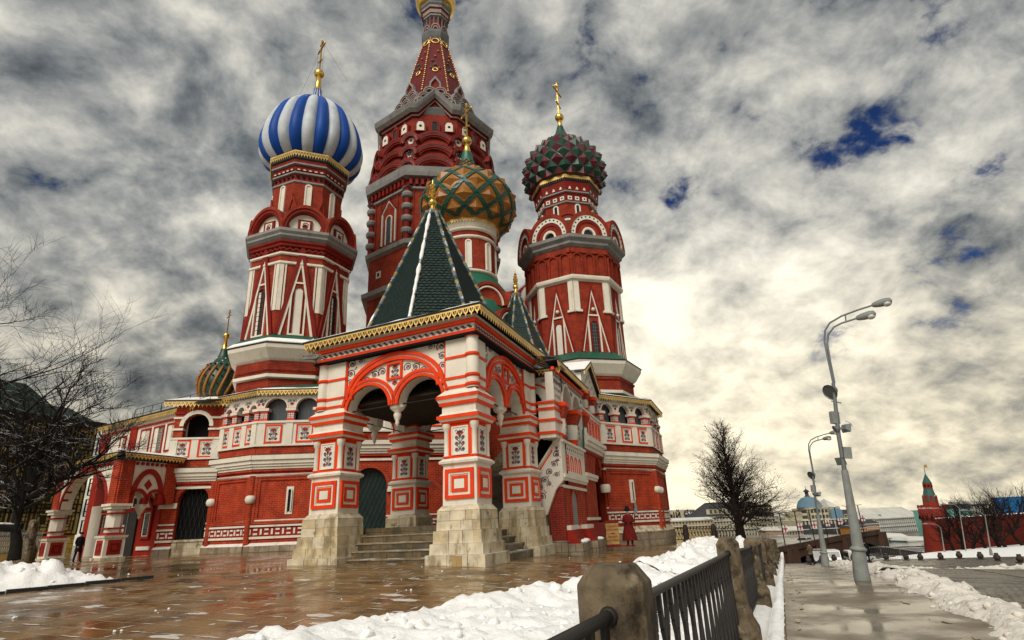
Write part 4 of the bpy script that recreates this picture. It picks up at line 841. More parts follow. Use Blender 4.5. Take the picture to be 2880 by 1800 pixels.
# ---------------------------------------------------------------- little chapel dome at the left, green with ochre ridges
def chapel_dome():
    c=polar(-27.9,50); C0=Matrix.Translation((c.x,c.y,0)); z0=-.2
    mb=MB(C0); mb.lathe([(1.05,9.4),(1.05,10.6),(1.12,10.7),(1.12,11.1)],20,'tower_brick'); tw=part('tower',mb,'small chapel drum under the green dome with ochre ridges')
    for z,m in ((10.2,'white_paint'),(10.75,'white_paint')):
        mb=MB(C0); mb.lathe([(1.05,z),(1.2,z+.03),(1.2,z+.12),(1.05,z+.15)],20,m); mb.build('belt',tw)
    mb=MB(C0); mb.lathe([(1.12,11.0),(1.16,11.05),(1.2,11.5),(1.0,11.55)],20,'gold_lace'); mb.build('gilt_fringe',tw)
    pf=[(.92,11.4),(1.38,11.8),(1.58,12.7),(1.42,13.5),(.95,14.2),(.55,14.7),(.34,15.2),(.28,15.6)]; sp=smooth_prof(pf,30)
    mb=MB(C0); mb.lathe(sp,24,'dark_green_dome'); mb.build('onion_dome',tw)
    zs=[p[1] for p in sp]; rs=[p[0] for p in sp]; mb=MB(); pts=[]
    for i in range(16): z=11.55+2.5*i/15; r=float(np.interp(z,zs,rs))+.03; a=.55*i/15; pts.append((r*math.cos(a),r*math.sin(a),z))
    mb.tube(pts,[.03]+[.11]*13+[.08,.02],6,'ochre_dome'); rm=mb.mesh('dome_ridge')
    spk=MB()
    for z in (11.75,12.35,13.0,13.55,14.1):
        r=float(np.interp(z,zs,rs)); a=.55*(z-11.55)/2.5+PI/16; ca,sa=math.cos(a),math.sin(a); q=.10
        spk.add([(r*ca-q*sa*-1,r*sa-q*ca,z),(r*ca-q*sa,r*sa+q*ca,z),((r-.03)*ca,(r-.03)*sa,z+.16),((r+.22)*ca,(r+.22)*sa,z+.05)],[(0,1,3),(1,2,3),(2,0,3)],'crimson_dome')
    sm_=spk.mesh('dome_spikes')
    for k in range(16): M=C0@Matrix.Rotation(k*PI/8,4,'Z'); inst('dome_ridge',rm,tw,M); inst('dome_spikes',sm_,tw,M)
    mb=MB(C0)
    for i in range(26): a=i*2.4; z=14.1+.9*i/26; r=float(np.interp(z,zs,rs)); mb.ball((r*math.cos(a),r*math.sin(a),z),.06,'ochre_dome' if i%2 else 'snow',5,4)
    mb.build('neck_beads',tw)
    crown(tw,c.x,c.y,15.5,.30,16.75,.27,19.0,rad(-45),False)
chapel_dome()
# ---------------------------------------------------------------- tented porch; local x to the right, y into the building
PO=Matrix(((math.cos(TH),math.sin(TH),0,OX),(-math.sin(TH),math.cos(TH),0,OY),(0,0,1,0),(0,0,0,1)))
class PMB(MB):            # settled a little towards its left side
    def __init__(s,F=None): super().__init__(F); 
    def shear(s):
        s.v=[(PO@Vector((x,y,z*(1+.0055*min(x,0)))))[:] for x,y,z in s.v]; return s
    def build(s,*a,**k): s.shear(); return super().build(*a,**k)
def FR(ox,oy,turn): return Matrix.Translation((ox,oy,0))@Matrix.Rotation(turn*PI/2,4,'Z')   # turn 0: facing the front, 1: facing right
# platform and steps come first: the platform is the part that carries the rest
mb=PMB(); mb.box(-8.1,-2.0,2.25,7.9,-.6,1.42,'step_stone'); mb.box(-8.1,-.25,7.9,15.5,-.6,1.42,'step_stone'); porch=part('porch',mb,'white and orange porch with carved pillars under a green tent roof')
for k in range(4):
    z=.30+k*.28; y=.62+.40*k; x=-.35-.42*k
    mb=PMB(); mb.box(-6.15,-1.2,y,2.4,-.5,z-.05,'step_stone'); mb.build('step',porch)
    xs_=[-6.15]+sorted(-6.15+4.95*(i+1+rnd.uniform(-.25,.25))/5 for i in range(4))+[-1.2]
    for x0,x1 in zip(xs_,xs_[1:]): mb=PMB(); dz=rnd.uniform(-.008,.004); mb.box(x0+.006,x1-.006,y-.035+rnd.uniform(-.012,.012),y+.5,z-.05,z+dz,'tread_stone'); mb.build('tread_stone',porch)
    mb=PMB(); mb.box(-2.4,x,1.9,6.3,-.5,z-.054,'step_stone'); mb.box(x-.5,x+.035,1.9,6.3,z-.054,z-.004,'tread_stone'); mb.build('step',porch)
def square_relief(F,mb):
    mb.M=F; mb.rect(-.57,.57,2.26,3.32,.13,-.07,.03,'orange_paint'); mb.rect(-.44,.44,2.39,3.19,.07,-.035,.03,'white_paint'); mb.rect(-.32,.32,2.50,3.07,.10,-.05,.03,'orange_paint'); mb.box(-.20,.20,-.055,.03,2.62,2.95,'white_paint'); mb.M=Matrix.Identity(4)
def pillar(cx,cy,outer=None,gz=0):
    b=PMB(); rj=random.Random(int(cx*7+cy)); 
    b.frus(1.11,1.11,-.7,1.11,1.11,.385,'joint_stone',cx,cy); b.frus(.99,.99,.385,.99,.99,.745,'joint_stone',cx,cy); b.frus(.90,.90,.745,.90,.90,1.175,'joint_stone',cx,cy)
    b.frus(.81,.81,1.175,.80,.80,1.86,'joint_stone',cx,cy); b.frus(.835,.835,1.86,.69,.69,2.05,'limestone_block',cx,cy); b.build('plinth',porch)
    for h,z0,z1,n in ((1.15,-.5,.40,3),(1.03,.402,.76,3),(.94,.762,1.19,3),(.85,1.192,1.52,2),(.84,1.524,1.858,3)):
        for t in range(4):
            F=Matrix.Translation((cx,cy,0))@Matrix.Rotation(t*PI/2,4,'Z'); cut=[-h]+sorted(-h+2*h*(i+1+rj.uniform(-.22,.22))/n for i in range(n-1))+[h-.30]
            for x0,x1 in zip(cut,cut[1:]):       # each side starts at its left corner and stops against the next side's corner stone
                o=rj.uniform(0,.010); q=PMB(F); q.add([(x0+.006,-h+o,z0+.004),(x1-.006,-h+o,z0+.004),(x1-.006,-h+.30,z0+.004),(x0+.006,-h+.30,z0+.004),(x0+.012,-h+o+.010,z1-.002),(x1-.012,-h+o+.010,z1-.002),(x1-.012,-h+.30,z1-.002),(x0+.012,-h+.30,z1-.002)],[(0,1,5,4),(1,2,6,5),(2,3,7,6),(3,0,4,7),(4,5,6,7)],rj.choice(('limestone_block','limestone_block','limestone_warm'))); q.build('stone_block',porch)
    b=PMB(); b.frus(.676,.676,2.04,.665,.665,3.47,'white_paint',cx,cy); b.frus(.60,.60,3.6,.60,.60,5.02,'orange_paint',cx,cy); b.frus(.60,.60,6.2,.60,.60,8.62,'white_paint',cx,cy); b.build('pillar_shaft',porch)
    b=PMB()
    for h,z0,h1,z1,m in ((.69,3.46,.74,3.52,'white_paint'),(.78,3.52,.80,3.60,'white_paint'),(.80,3.60,.68,3.70,'white_paint')): b.frus(h,h,z0,h1,h1,z1,m,cx,cy)
    b.build('cornice',porch)
    for h,z0,h1,z1,m in ((.70,5.00,.76,5.08,'orange_paint'),(.76,5.08,.82,5.16,'white_paint'),(.86,5.16,.86,5.30,'orange_paint'),(.80,5.30,.72,5.40,'white_paint'),(.70,5.40,.70,5.68,'white_paint'),(.78,5.68,.80,5.80,'orange_paint'),(.80,5.80,.86,5.92,'white_paint'),(.88,5.92,.88,6.06,'orange_paint'),(.86,6.06,.62,6.30,'white_paint')):
        b=PMB(); b.frus(h,h,z0,h1,h1,z1,m,cx,cy); b.build('capital_course',porch)
    for t in range(4):
        F=Matrix.Translation((cx,cy,0))@Matrix.Rotation(t*PI/2,4,'Z')@Matrix.Translation((0,-.67,0))
        b=PMB(); square_relief(F,b); b.build('square_panel',porch)
        F=Matrix.Translation((cx,cy,0))@Matrix.Rotation(t*PI/2,4,'Z')@Matrix.Translation((0,-.60,0))
        b=PMB(F); b.rect(-.34,.34,3.82,4.88,.05,-.05,.02,'white_paint'); b.box(-.30,.30,-.025,.01,3.86,4.84,'blind_white'); b.build('flower_panel',porch)
        b=PMB(F); vase(b,-.27,.27,3.90,4.82,-.033,3); b.build('painted_flowers',porch)
        for h in ((.62,6.30),(.62,6.72),(.62,7.52)):
            pass
    for sx in (-1,1):
        for sy in (-1,1):
            b=PMB(); b.lathe([(.12,3.72),(.13,3.8),(.10,3.86),(.10,4.72),(.14,4.78),(.17,4.92),(.17,5.0)],10,['orange_paint','white_paint','white_paint','white_paint','white_paint','white_paint'],cx=cx+sx*.57,cy=cy+sy*.57); b.build('colonnette',porch)
    for z in (6.36,6.72,7.55):
        b=PMB(); b.frus(.64,.64,z,.64,.64,z+.10,'orange_paint',cx,cy); b.build('ring_moulding',porch)
    for (sx,sy) in outer or ():
        b=PMB(); x_,y_=cx+sx*.50,cy+sy*.50; b.lathe([(.25,6.3),(.25,8.45),(.12,8.62)],14,'white_paint',cx=x_,cy=y_); b.build('corner_column',porch)
        for z in (6.36,6.72,7.55,8.35):
            b=PMB(); b.lathe([(.24,z-.02),(.29,z),(.30,z+.06),(.29,z+.12),(.24,z+.14)],14,'orange_paint',cx=x_,cy=y_); b.build('ring_moulding',porch)
pillar(-1.15,1.15,((1,-1),)); pillar(-7.05,1.15,((-1,-1),)); pillar(-1.15,7.05,((1,1),)); pillar(-7.05,7.05)
b=PMB(); b.box(-1.05,-.87,.0,.005,.02,.38,'limestone_patch'); b.box(-1.25,-1.07,.0,.005,.02,.38,'limestone_patch'); b.v=[(x,y-.012,z) for x,y,z in b.v]; b.build('repair_block',porch)
def ell(hw,h,n=20,a0=PI,a1=0): return [(hw*math.cos(a),h*math.sin(a)) for a in lin(a0,a1,n)]
def arcade(F,span,full=True):        # double arch under a wide basket arch between two pillars; x runs -span..span
    r=(span-.12)/2-.14; xc=span/2+.02; zs=6.12
    P=[(-span,8.62),(-span,zs)]
    for s in (-1,1):
        P+=[(s*xc+r*math.cos(a),zs+r*math.sin(a)) for a in lin(PI,0,13)]
    P+=[(span,zs),(span,8.62)]
    b=PMB(F); b.ext(P,0,.55,'white_paint',side='blind_white'); b.build('arch_wall',porch)
    for s in (-1,1):
        for r0,r1,p,m in ((r,r+.12,.12,'orange_paint'),(r+.12,r+.19,.05,'white_paint'),(r+.19,r+.31,.12,'orange_paint')):
            b=PMB(F); b.arc(s*xc,zs,r0,r1,-p,.02,m,n=18); b.build('archivolt',porch)
    zb=6.62; hw=span-.06
    for d0,d1,p,m in ((0,.14,.14,'orange_paint'),(.14,.22,.06,'white_paint'),(.22,.35,.14,'orange_paint')):
        b=PMB(F); b.band([(x,zb+z) for x,z in ell(hw-d0,1.72-d0)],[(x,zb+z) for x,z in ell(hw-d1,1.72-d1)],-p,.02,m); b.build('archivolt',porch)
    b=PMB(F); b.rect(-.36,.36,7.18,7.92,.09,-.09,.02,'orange_paint'); b.build('square_frame',porch)
    def orn(q):
        vase(q,-.24,.24,7.26,7.86,-.012,2)
        for s in (-1,1):
            vines(q,[(s*(.60+.36*i),7.62-.065*i*i,.19-.012*i) for i in range(4)],-.012)
            vines(q,[(s*(span-.20),7.42,.15),(s*(span-.22),7.80,.19),(s*(span-.26),8.22,.21),(s*(span-.72),8.30,.17),(s*(span-1.1),8.40,.11)],-.012)
            for k in range(3): petal(q,s*(span-1.3-.18*k),8.44,.2,.04,PI if s>0 else 0,-.013,('petal_red','leaf_blue')[k%2])
        flower(q,0,7.02,.14,PI/2,-.014,'petal_red','petal_blue')
    q=PMB(F); orn(q); q.build('painted_scrolls',porch)
    for s in (-1,1):
        q=PMB(F); q.box(s*(span-.02)-.07,s*(span-.02)+.07,-.07,.02,6.72,8.52,'orange_paint'); q.build('pier_stripe',porch)
    q=PMB(F); q.lathe([(.02,5.28),(.06,5.36),(.09,5.42),(.07,5.5),(.13,5.62),(.16,5.76),(.12,5.86),(.24,5.95),(.30,6.02),(.30,6.12),(.22,6.14)],12,'white_paint',cx=0,cy=.27); q.build('pendant',porch)
    q=PMB(F); q.tube([(-span-.1,.3,6.18),(span+.1,.3,6.18)],.03,5,'iron'); q.build('tie_rod',porch)
def i_(s): return 1 if s>0 else 2
arcade(FR(-4.1,.66,0),2.36); arcade(FR(-.66,4.1,1),2.36); arcade(FR(-4.1,7.54,2),2.36); arcade(FR(-7.54,4.1,3),2.36)
# entablature
for z0,z1,e,m in ((8.50,8.62,.66,'orange_paint'),(8.62,8.88,.58,'blind_white'),(8.88,9.04,.74,'orange_paint'),(9.04,9.22,.68,'white_paint')):
    b=PMB(); h=3.55+e*0+ (e-.58)*.9+.05; b.frus(h,h,z0,h,h,z1,m,-4.1,4.1); b.build('entablature',porch)
for t in range(4):
    F=Matrix.Translation((-4.1,4.1,0))@Matrix.Rotation(t*PI/2,4,'Z')@Matrix.Translation((0,-3.63,0)); q=PMB(F); n=230; A=[];B=[]
    for i in range(n+1):
        x=-3.55+7.1*i/n; ph=i/n*2*PI*26; z=8.75+.045*math.sin(ph); sl=.022+.02*abs(math.cos(ph)); A.append((x,-.004,z-sl)); B.append((x+.05,-.004,z+sl))
    q.add(A+B,[(i,i+1,n+i+2,n+i+1) for i in range(n)],'vine'); q.build('wave_frieze',porch)
    F=Matrix.Translation((-4.1,4.1,0))@Matrix.Rotation(t*PI/2,4,'Z')@Matrix.Translation((0,-4.12,0)); q=PMB(F); q.fringe(-4.12,4.12,9.36,.40,0,'gold_lace',.24); q.build('gilt_fringe',porch)
q=PMB(); q.frus(4.16,4.16,9.36,4.18,4.18,9.43,'black_paint',-4.1,4.1); q.build('eave',porch)
q=PMB(); q.frus(3.8,3.8,8.35,3.8,3.8,8.45,'dark_void',-4.1,4.1); q.build('porch_ceiling',porch)  # coloured near-black in place of the shade under the roof
q=PMB(); q.frus(2.95,2.95,6.45,1.2,1.2,7.7,'vault_shade',-4.1,4.1); q.build('vault',porch)  # dark lid added to make the porch interior read as shaded
TC_=(-4.32,4.1); tr=3.2; ta=rad(-78); apex=17.0
q=PMB(); octp=[(TC_[0]+tr*math.cos(ta+k*PI/4),TC_[1]+tr*math.sin(ta+k*PI/4),9.95) for k in range(8)]
sqp=[(-4.1+4.14*sx,4.1+4.14*sy,9.44) for sx,sy in ((-1,-1),(1,-1),(1,1),(-1,1))]
q.add(sqp+[(-4.1,4.1,10.3)],[(0,1,4),(1,2,4),(2,3,4),(3,0,4)],'green_roof'); q.build('skirt_roof',porch)
def snow_strip(b,x0,x1,y,z,sl,seed,w_=.5):       # snow lying along an eave
    n=44; A=[];B=[];C=[]
    for i in range(n+1):
        x=x0+(x1-x0)*i/n; k=max(0.05,.55+.7*noise.fractal(Vector((x*.7,seed,0)),.8,2,3)); h=.05*min(1,k)+.01
        A.append((x,y,z)); B.append((x,y+.05,z+h)); C.append((x,y+.10+w_*k,z+sl*(.1+w_*k)+.015))
    b.add(A+B+C,[f for i in range(n) for f in ((i,i+1,n+1+i+1,n+1+i),(n+1+i,n+1+i+1,2*n+2+i+1,2*n+2+i))],'snow',True)
for t in range(4):
    F=Matrix.Translation((-4.1,4.1,0))@Matrix.Rotation(t*PI/2,4,'Z'); q=PMB(F); snow_strip(q,-4.1,4.1,-4.14,9.445,.19,t+.5,.75); q.build('eave_snow',porch,kind='stuff')
q=PMB(); q.lathe([(tr,9.9),(.30,apex)],8,'roof_tile',rot=ta,smooth=False,cx=TC_[0],cy=TC_[1]); q.build('tent_roof',porch)
tl=PMB(); Cn=Vector((TC_[0],TC_[1],0))
for k in range(8):
    a0,a1=ta+k*PI/4,ta+(k+1)*PI/4
    v=lambda a,r,z:Vector((TC_[0]+r*math.cos(a),TC_[1]+r*math.sin(a),z))
    L0,R0,L1,R1=v(a0,tr,9.9),v(a1,tr,9.9),v(a0,.30,apex),v(a1,.30,apex); nn=(R0-L0).cross(L1-L0).normalized(); rows=44
    for r in range(rows):
        f=r/rows; l,rr=L0.lerp(L1,f),R0.lerp(R1,f); g=(r+1.55)/rows; l2,r2=L0.lerp(L1,min(g,1)),R0.lerp(R1,min(g,1)); n=max(1,round((rr-l).length/.235))
        for i in range(n):
            o=.5 if r%2 else 0; p0,p1=(i+o)/n,(i+o+.96)/n
            if p1>1.02: continue
            lift=nn*(.045+rnd.uniform(0,.012)); pts=[l.lerp(rr,p0+(p1-p0)*.0)+lift+(l2-l)*.22,l.lerp(rr,(p0+p1)/2)+lift*1.15,l.lerp(rr,min(1,p1))+lift+(l2-l)*.22,l2.lerp(r2,min(1,p1)),l2.lerp(r2,p0)]
            tl.add([p[:] for p in pts],[(0,1,2,3,4)],'roof_tile')
tl.build('roof_tiles',porch,kind='stuff')
for k in range(8):            # banded ridge rolls
    a=ta+k*PI/4; e=Vector((math.cos(a),math.sin(a),0)); P0=Cn+e*(tr+.05)+Vector((0,0,9.85)); P1=Cn+e*.30+Vector((0,0,apex)); n=52; q=PMB(); 
    for i in range(n):
        m=('ridge_grey','ridge_yellow','ridge_blue','ridge_grey','ridge_blue')[(i*3+k)%5]; f0,f1=i/n,(i+1)/n; rr=.098 if i%2 else .092
        q.tube([P0.lerp(P1,f0)[:],P0.lerp(P1,f1)[:]],rr,8,m,cap=i==0)
    q.build('ridge_roll',porch)
    if e.y<-.2:
        q=PMB(); off=Vector((e.x*.02,e.y*.02,.06)); n=40; q.tube([(P0.lerp(P1,i/n)+off)[:] for i in range(n)],[.10*max(.4,.8+.7*noise.noise(Vector((i*.35,k*3.1,1)))) if e.y<-.9 else .085*max(.05,.25+1.1*noise.noise(Vector((i*.35,k*3.1,1)))) for i in range(n)],7,'snow'); q.build('ridge_snow',porch,kind='stuff')
def finial(b,cx,cy,z,s):
    b.lathe([(.42*s,z-.35*s),(.52*s,z-.2*s),(.52*s,z),(.40*s,z+.08*s)],8,'grey_dark',cx=cx,cy=cy,smooth=False,cap=True)
    b.lathe([(.30*s,z+.08*s),(.16*s,z+.4*s),(.13*s,z+.55*s)],12,'gold',cx=cx,cy=cy); b.ball((cx,cy,z+.78*s),.28*s,'gold',14,8)
    pr=[(.1,1.0),(.22,1.08),(.12,1.2),(.24,1.35),(.14,1.5),(.26,1.6),(.10,1.75),(.19,1.9),(.08,2.05),(.14,2.15),(.05,2.3),(.03,2.6)]
    b.lathe([(r*s,z+h*s) for r,h in pr],8,'gold',cx=cx,cy=cy,smooth=False)
    for i in range(22):
        a=i*2.4; h=1.1+1.1*i/22; r=.26*(1-.5*i/22); b.ball((cx+r*s*math.cos(a),cy+r*s*math.sin(a),z+h*s),.05*s,'gold',5,4)
q=PMB(); finial(q,TC_[0],TC_[1],apex,.78); q.build('gilt_finial',porch)
# security cameras at the left corner of the eave
for dx,rz in ((0,.5),(.25,-.5)):
    q=PMB(Matrix.Translation((-7.7+dx,-.05,8.55))@Matrix.Rotation(rz,4,'Z')); q.box(-.35,.2,-.07,.07,0,.14,'grey_trim'); q.box(-.4,.0,-.09,.09,.14,.17,'grey_trim'); q.tube([(.1,0,.02),(.1,.3,-.05)],.025,5,'grey_dark'); q.build('security_camera',porch)
# inner flight of stairs up to the gallery
for k in range(19):
    q=PMB(); y=8.0+k*.42; q.box(-5.6,-.3,y,16.4,1.0,1.42+(k+1)*.235,'step_stone'); q.build('step',porch)
# ---------------------------------------------------------------- gallery round the foot of the towers
GZ=dict(pl=.9,f0=1.22,f1=1.72,w1=4.78,c1=5.75,b0=6.15,b1=7.62,e0=9.0,e1=9.42)
def gallery(p,q,label,zg,n_arch,knobs=(),slit=None,recess=True,first=None,panels=True,arch=True,gate=None,low=0.0):
    """one straight bay: p left, q right as seen from outside"""
    F=wallframe(p,q); L=math.hypot(q[0]-p[0],q[1]-p[1]); G=GZ
    W1=G['w1']-low; P=[(0,zg-.8),(L,zg-.8),(L,W1),(0,W1)]
    b=MB(F)
    if gate:
        gc,gw,gz0,gs,gr=gate
        P=[(0,zg-.8),(gc-gw,zg-.8),(gc-gw,gs)]+[(gc+gw*math.cos(a),gs+gr*math.sin(a)) for a in lin(PI,0,13)]+[(gc+gw,gs),(gc+gw,zg-.8),(L,zg-.8),(L,W1),(0,W1)]
    b.ext(P,0,.6,'brick'); g=part('gallery_bay',b,label)
    if recess and not gate:
        x0,x1=.45,L-.45
        for d,y in ((0,-.10),(.16,-.06)):
            b=MB(F); b.rect(x0-.3+d,x1+.3-d,G['f1']+.15+d,4.55-d,.16,y,.02,'brick'); b.build('panel_surround',g)
    if slit is not None:
        b=MB(F@Matrix.Translation((slit,0,0))); b.box(-.20,.20,-.05,.02,2.35,3.85,'blind_white'); niche_window(b,.16,2.5,3.7,.06,'pane',y=-.06,fm='blind_white',deep=.02); b.build('slit_window',g)
    def gaps(): 
        return [(0,L)] if not gate else [(0,gate[0]-gate[1]),(gate[0]+gate[1],L)]
    for x0,x1 in gaps():
        if x1-x0<.1: continue
        b=MB(F); b.box(x0-.03,x1+.03,-.28,.3,zg-.9,.62+zg*.3,'rough_stone'); b.add([(x0-.03,-.28,.62+zg*.3),(x1+.03,-.28,.62+zg*.3),(x1+.03,.02,G['pl']),(x0-.03,.02,G['pl'])],[(0,1,2,3)],'limestone'); b.build('stone_base',g)
        b=MB(F); b.box(x0,x1,-.10,.02,G['f0']-.12,G['f0'],'white_paint'); b.box(x0,x1,-.12,.02,G['f1'],G['f1']+.10,'white_paint'); b.box(x0,x1,-.03,.02,G['f0'],G['f1'],'red_paint'); b.box(x0,x1,-.06,.02,G['f1']+.30,G['f1']+.38,'white_paint'); b.build('frieze_band',g)
        n=max(1,round((x1-x0)/.56)); pt=(x1-x0)/n
        bm=MB(); bm.box(-.05,.05,-.09,.02,G['f0']+.10,G['f1']-.10,'blind_white'); bm=bm.mesh('frieze_brick'); bh=MB()
        bh.box(-.11,.11,-.085,.02,G['f0']+.09,G['f0']+.18,'blind_white'); bh.box(-.11,.11,-.085,.02,G['f1']-.18,G['f1']-.09,'blind_white'); bh=bh.mesh('frieze_bricks')
        for i in range(n):
            inst('frieze_brick',bm,g,F@Matrix.Translation((x0+pt*(i+.25),0,0))); inst('frieze_bricks',bh,g,F@Matrix.Translation((x0+pt*(i+.75),0,0)))
    # cornice courses
    for z0,z1,y,m in ((4.45,4.58,-.10,'white_paint'),(4.58,4.72,-.06,'red_paint'),(4.72,4.85,-.16,'brick'),(4.86,5.00,-.20,'white_paint'),(5.00,5.14,-.28,'white_paint'),(5.14,5.36,-.36,'white_paint'),(5.36,5.62,-.46,'white_paint')):
        b=MB(F); e=-y*T8; b.box(-e,L+e,y,.5,z0-low,z1-low,m); b.build('cornice',g)
    b=MB(F); b.add([(-.2,-.48,5.63-low),(L+.2,-.48,5.63-low),(L,.0,5.72-low),(0,.0,5.72-low)],[(0,1,2,3)],'green_roof'); b.build('cornice_roof',g)
    b=MB(F); b.box(0,L,-.05,.5,5.6-low,G['b0']+.05-low,'brick'); b.build('brick_course',g)
    zb0,zb1=G['b0']-low,G['b1']-low*1.4
    b=MB(F); b.box(-.02,L+.02,-.10,.35,zb0,zb1,'blind_white'); b.box(-.05,L+.05,-.20,.38,zb1-.12,zb1,'white_paint'); b.box(-.05,L+.05,-.16,.36,zb0,zb0+.10,'white_paint'); b.build('parapet',g)
    n=n_arch; pt=L/n
    for i in range(n):
        for sub in ((0,.5,1) if panels and pt>1.6 else (0,)):
            xc=pt*(i+.5) if sub==0 else (pt*i+pt*(0 if sub==1 else 1))
            if sub==1: continue
            wd=min(.50,pt*.36) if sub==0 else .17
            if sub and i==n-1: continue
            Fp=F@Matrix.Translation((xc,-.10,0)); zc=(zb0+zb1)/2-.02; hh=.54
            b=MB(Fp); b.rect(-wd,wd,zc-hh,zc+hh,.10 if sub==0 else .04,-.05,.02,'orange_paint')
            if sub==0: b.rect(-wd+.10,wd-.10,zc-hh+.10,zc+hh-.10,.06,-.03,.02,'white_paint')
            b.build('flower_panel',g); b=MB(Fp); k=.16 if sub==0 else .05; vase(b,-wd+k,wd-k,zc-hh+k,zc+hh-k,-.02,2 if sub==0 else 3); b.build('painted_flowers',g)
    for i in range(n+1):
        x=min(max(pt*i,.22),L-.22); b=MB(F@Matrix.Translation((x,0,0))); b.box(-.20,.20,-.16,.3,zb0+.1,zb1-.1,'white_paint'); b.build('parapet_pier',g)
    if arch:
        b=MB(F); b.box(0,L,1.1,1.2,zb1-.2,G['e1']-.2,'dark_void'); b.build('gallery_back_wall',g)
        zs=8.38-low; 
        for i in range(n+1):
            x=min(max(pt*i,.24),L-.24); b=MB(F@Matrix.Translation((x,0,0))); b.box(-.24,.24,-.12,.34,zb1,zb1+.12,'orange_paint'); b.box(-.19,.19,-.06,.30,zb1+.12,zs-.18,'tile_pattern'); b.box(-.22,.22,-.10,.33,zs-.26,zs-.16,'orange_paint'); b.box(-.29,.29,-.16,.38,zs-.16,zs,'white_paint'); b.box(-.25,.25,-.12,.35,zs-.02,zs+.02,'orange_paint'); b.build('column',g)
        P=[(0,G['e1']-.12-low),(0,zs)]; r=pt/2-.26
        for i in range(n): P+=[(pt*(i+.5)+r*math.cos(a),zs+min(r,.62)*math.sin(a)) for a in lin(PI,0,9)]
        P+=[(L,zs),(L,G['e1']-.12-low)]
        b=MB(F); b.ext(P,-.02,.25,'blind_white'); b.build('arch_wall',g)
        for i in range(n):
            b=MB(F); x=pt*(i+.5); b.band([(x+(r+.09)*math.cos(a),zs+(min(r,.62)+.09)*math.sin(a)) for a in lin(PI,0,11)],[(x+r*math.cos(a),zs+min(r,.62)*math.sin(a)) for a in lin(PI,0,11)],-.07,.05,'white_paint'); b.build('archivolt',g)
            b=MB(F); b.box(x-r,x+r,.42,.44,zb1-.1,zs+.6,'frosted_pane'); b.box(x-.02,x+.02,.40,.45,zb1,zs+.5,'grey_dark'); b.build('gallery_glass',g)
        def orn(q):
            for i in range(n+1):
                x=min(max(pt*i,.15),L-.15); vines(q,[(x-.12,8.82-low,.13),(x+.12,8.82-low,.13)],-.03); flower(q,x,8.62-low,.13,PI/2,-.032,'petal_red','vine')
            for i in range(n): vines(q,[(pt*(i+.5)+d*.22,9.16-low,.08) for d in (-2,-1,0,1,2)],-.03)
        q=MB(F); orn(q); q.build('painted_scrolls',g)
        ez=G['e1']-low
        q=MB(F); e=.42*T8; q.fringe(-e,L+e,ez,.36,-.40,'gold_lace',.22); q.build('gilt_fringe',g)
        q=MB(F); e=.45*T8; q.box(-e,L+e,-.45,.0,ez,ez+.06,'black_paint'); q.build('eave',g)
        q=MB(F); q.add([(-e,-.44,ez+.062),(L+e,-.44,ez+.062),(L-.4,2.2,ez+.95),(.4,2.2,ez+.95)],[(0,1,2,3)],'green_roof'); q.build('gallery_roof',g)
        q=MB(F); snow_strip(q,-e,L+e,-.44,ez+.064,.34,L,.55); q.build('eave_snow',g,kind='stuff')
    for x,z in knobs:
        b=MB(F); b.lathe([(.17,zg-.2),(.17,3.0)],10,'brick',cx=x,cy=-.04); b.lathe([(.17,3.4),(.17,4.5)],10,'brick',cx=x,cy=-.04); b.lathe([(.16,2.98),(.26,3.05),(.30,3.2),(.26,3.35),(.17,3.42)],12,'white_paint',cx=x,cy=-.08); b.build('corner_roll',g)
    return g
WL0,WL1,WL2=(-18.1,35.15),(-15.2,33.7),(-11.6,34.0)
WR0,WR1,WR2=(5.6,39.0),(9.6,41.9),(11.6,47.2)
gallery(WL0,WL1,'brick bay below the painted gallery, left of the porch and next to the gate',.42,3,knobs=((0,3),))
gallery(WL1,WL2,'brick bay below the painted gallery, behind the left porch pillar',.40,2,knobs=((0,3),),slit=2.15)
gp=(-11.6,34.0); gq=(-2.2,36.4)
gg=gallery(gp,gq,'shaded brick wall with a lattice gate seen through the porch',.4,5,gate=(2.95,.98,1.2,3.75,1.05),recess=False,low=-.75,arch=False)
gb=gallery(WR0,WR1,'brick bay with slit window right of the covered stairs',-.35,3,slit=2.5,knobs=((4.94,3),))
gallery(WR1,WR2,'narrow brick bay at the right-hand corner of the cathedral',-.42,3,knobs=((1.2,3),))
gallery(WR2,(9.5,53),'end bay of the gallery behind the right-hand corner',-.5,3,recess=False)
def lattice(F,x0,x1,z0,z1,y,step,m,par,name,field=None,dx=.5):
    b=MB(F); 
    if field: b.box(x0,x1,y+.05,y+.1,z0,z1,field)
    w_=x1-x0; h=z1-z0; k=-int(h/(step*1.7))-1
    xs=x0+k*step
    while xs<x1+h:
        for s in (-1,1):
            # rod climbing steeply
            a0=xs if s>0 else x0+x1-xs; zz=[]
            for i in range(2):
                zz.append((a0+s*dx*h*i,z0+h*i))
            (xa_,za_),(xb_,zb_)=zz
            # clip in x
            def clip(xl,zl,xr,zr):
                t0,t1=0,1; d=xr-xl
                for lim,sg in ((x0,1),(x1,-1)):
                    f0=(xl-lim)*sg; f1=(xr-lim)*sg
                    if f0<0 and f1<0: return None
                    if f0<0: t0=max(t0,f0/(f0-f1))
                    if f1<0: t1=min(t1,f0/(f0-f1))
                return (xl+d*t0,zl+(zr-zl)*t0,xl+d*t1,zl+(zr-zl)*t1) if t1>t0 else None
            c_=clip(xa_,za_,xb_,zb_)
            if c_: b.tube([(c_[0],y,c_[1]),(c_[2],y,c_[3])],.018,3,m,cap=False)
        xs+=step
    return b.build(name,par)
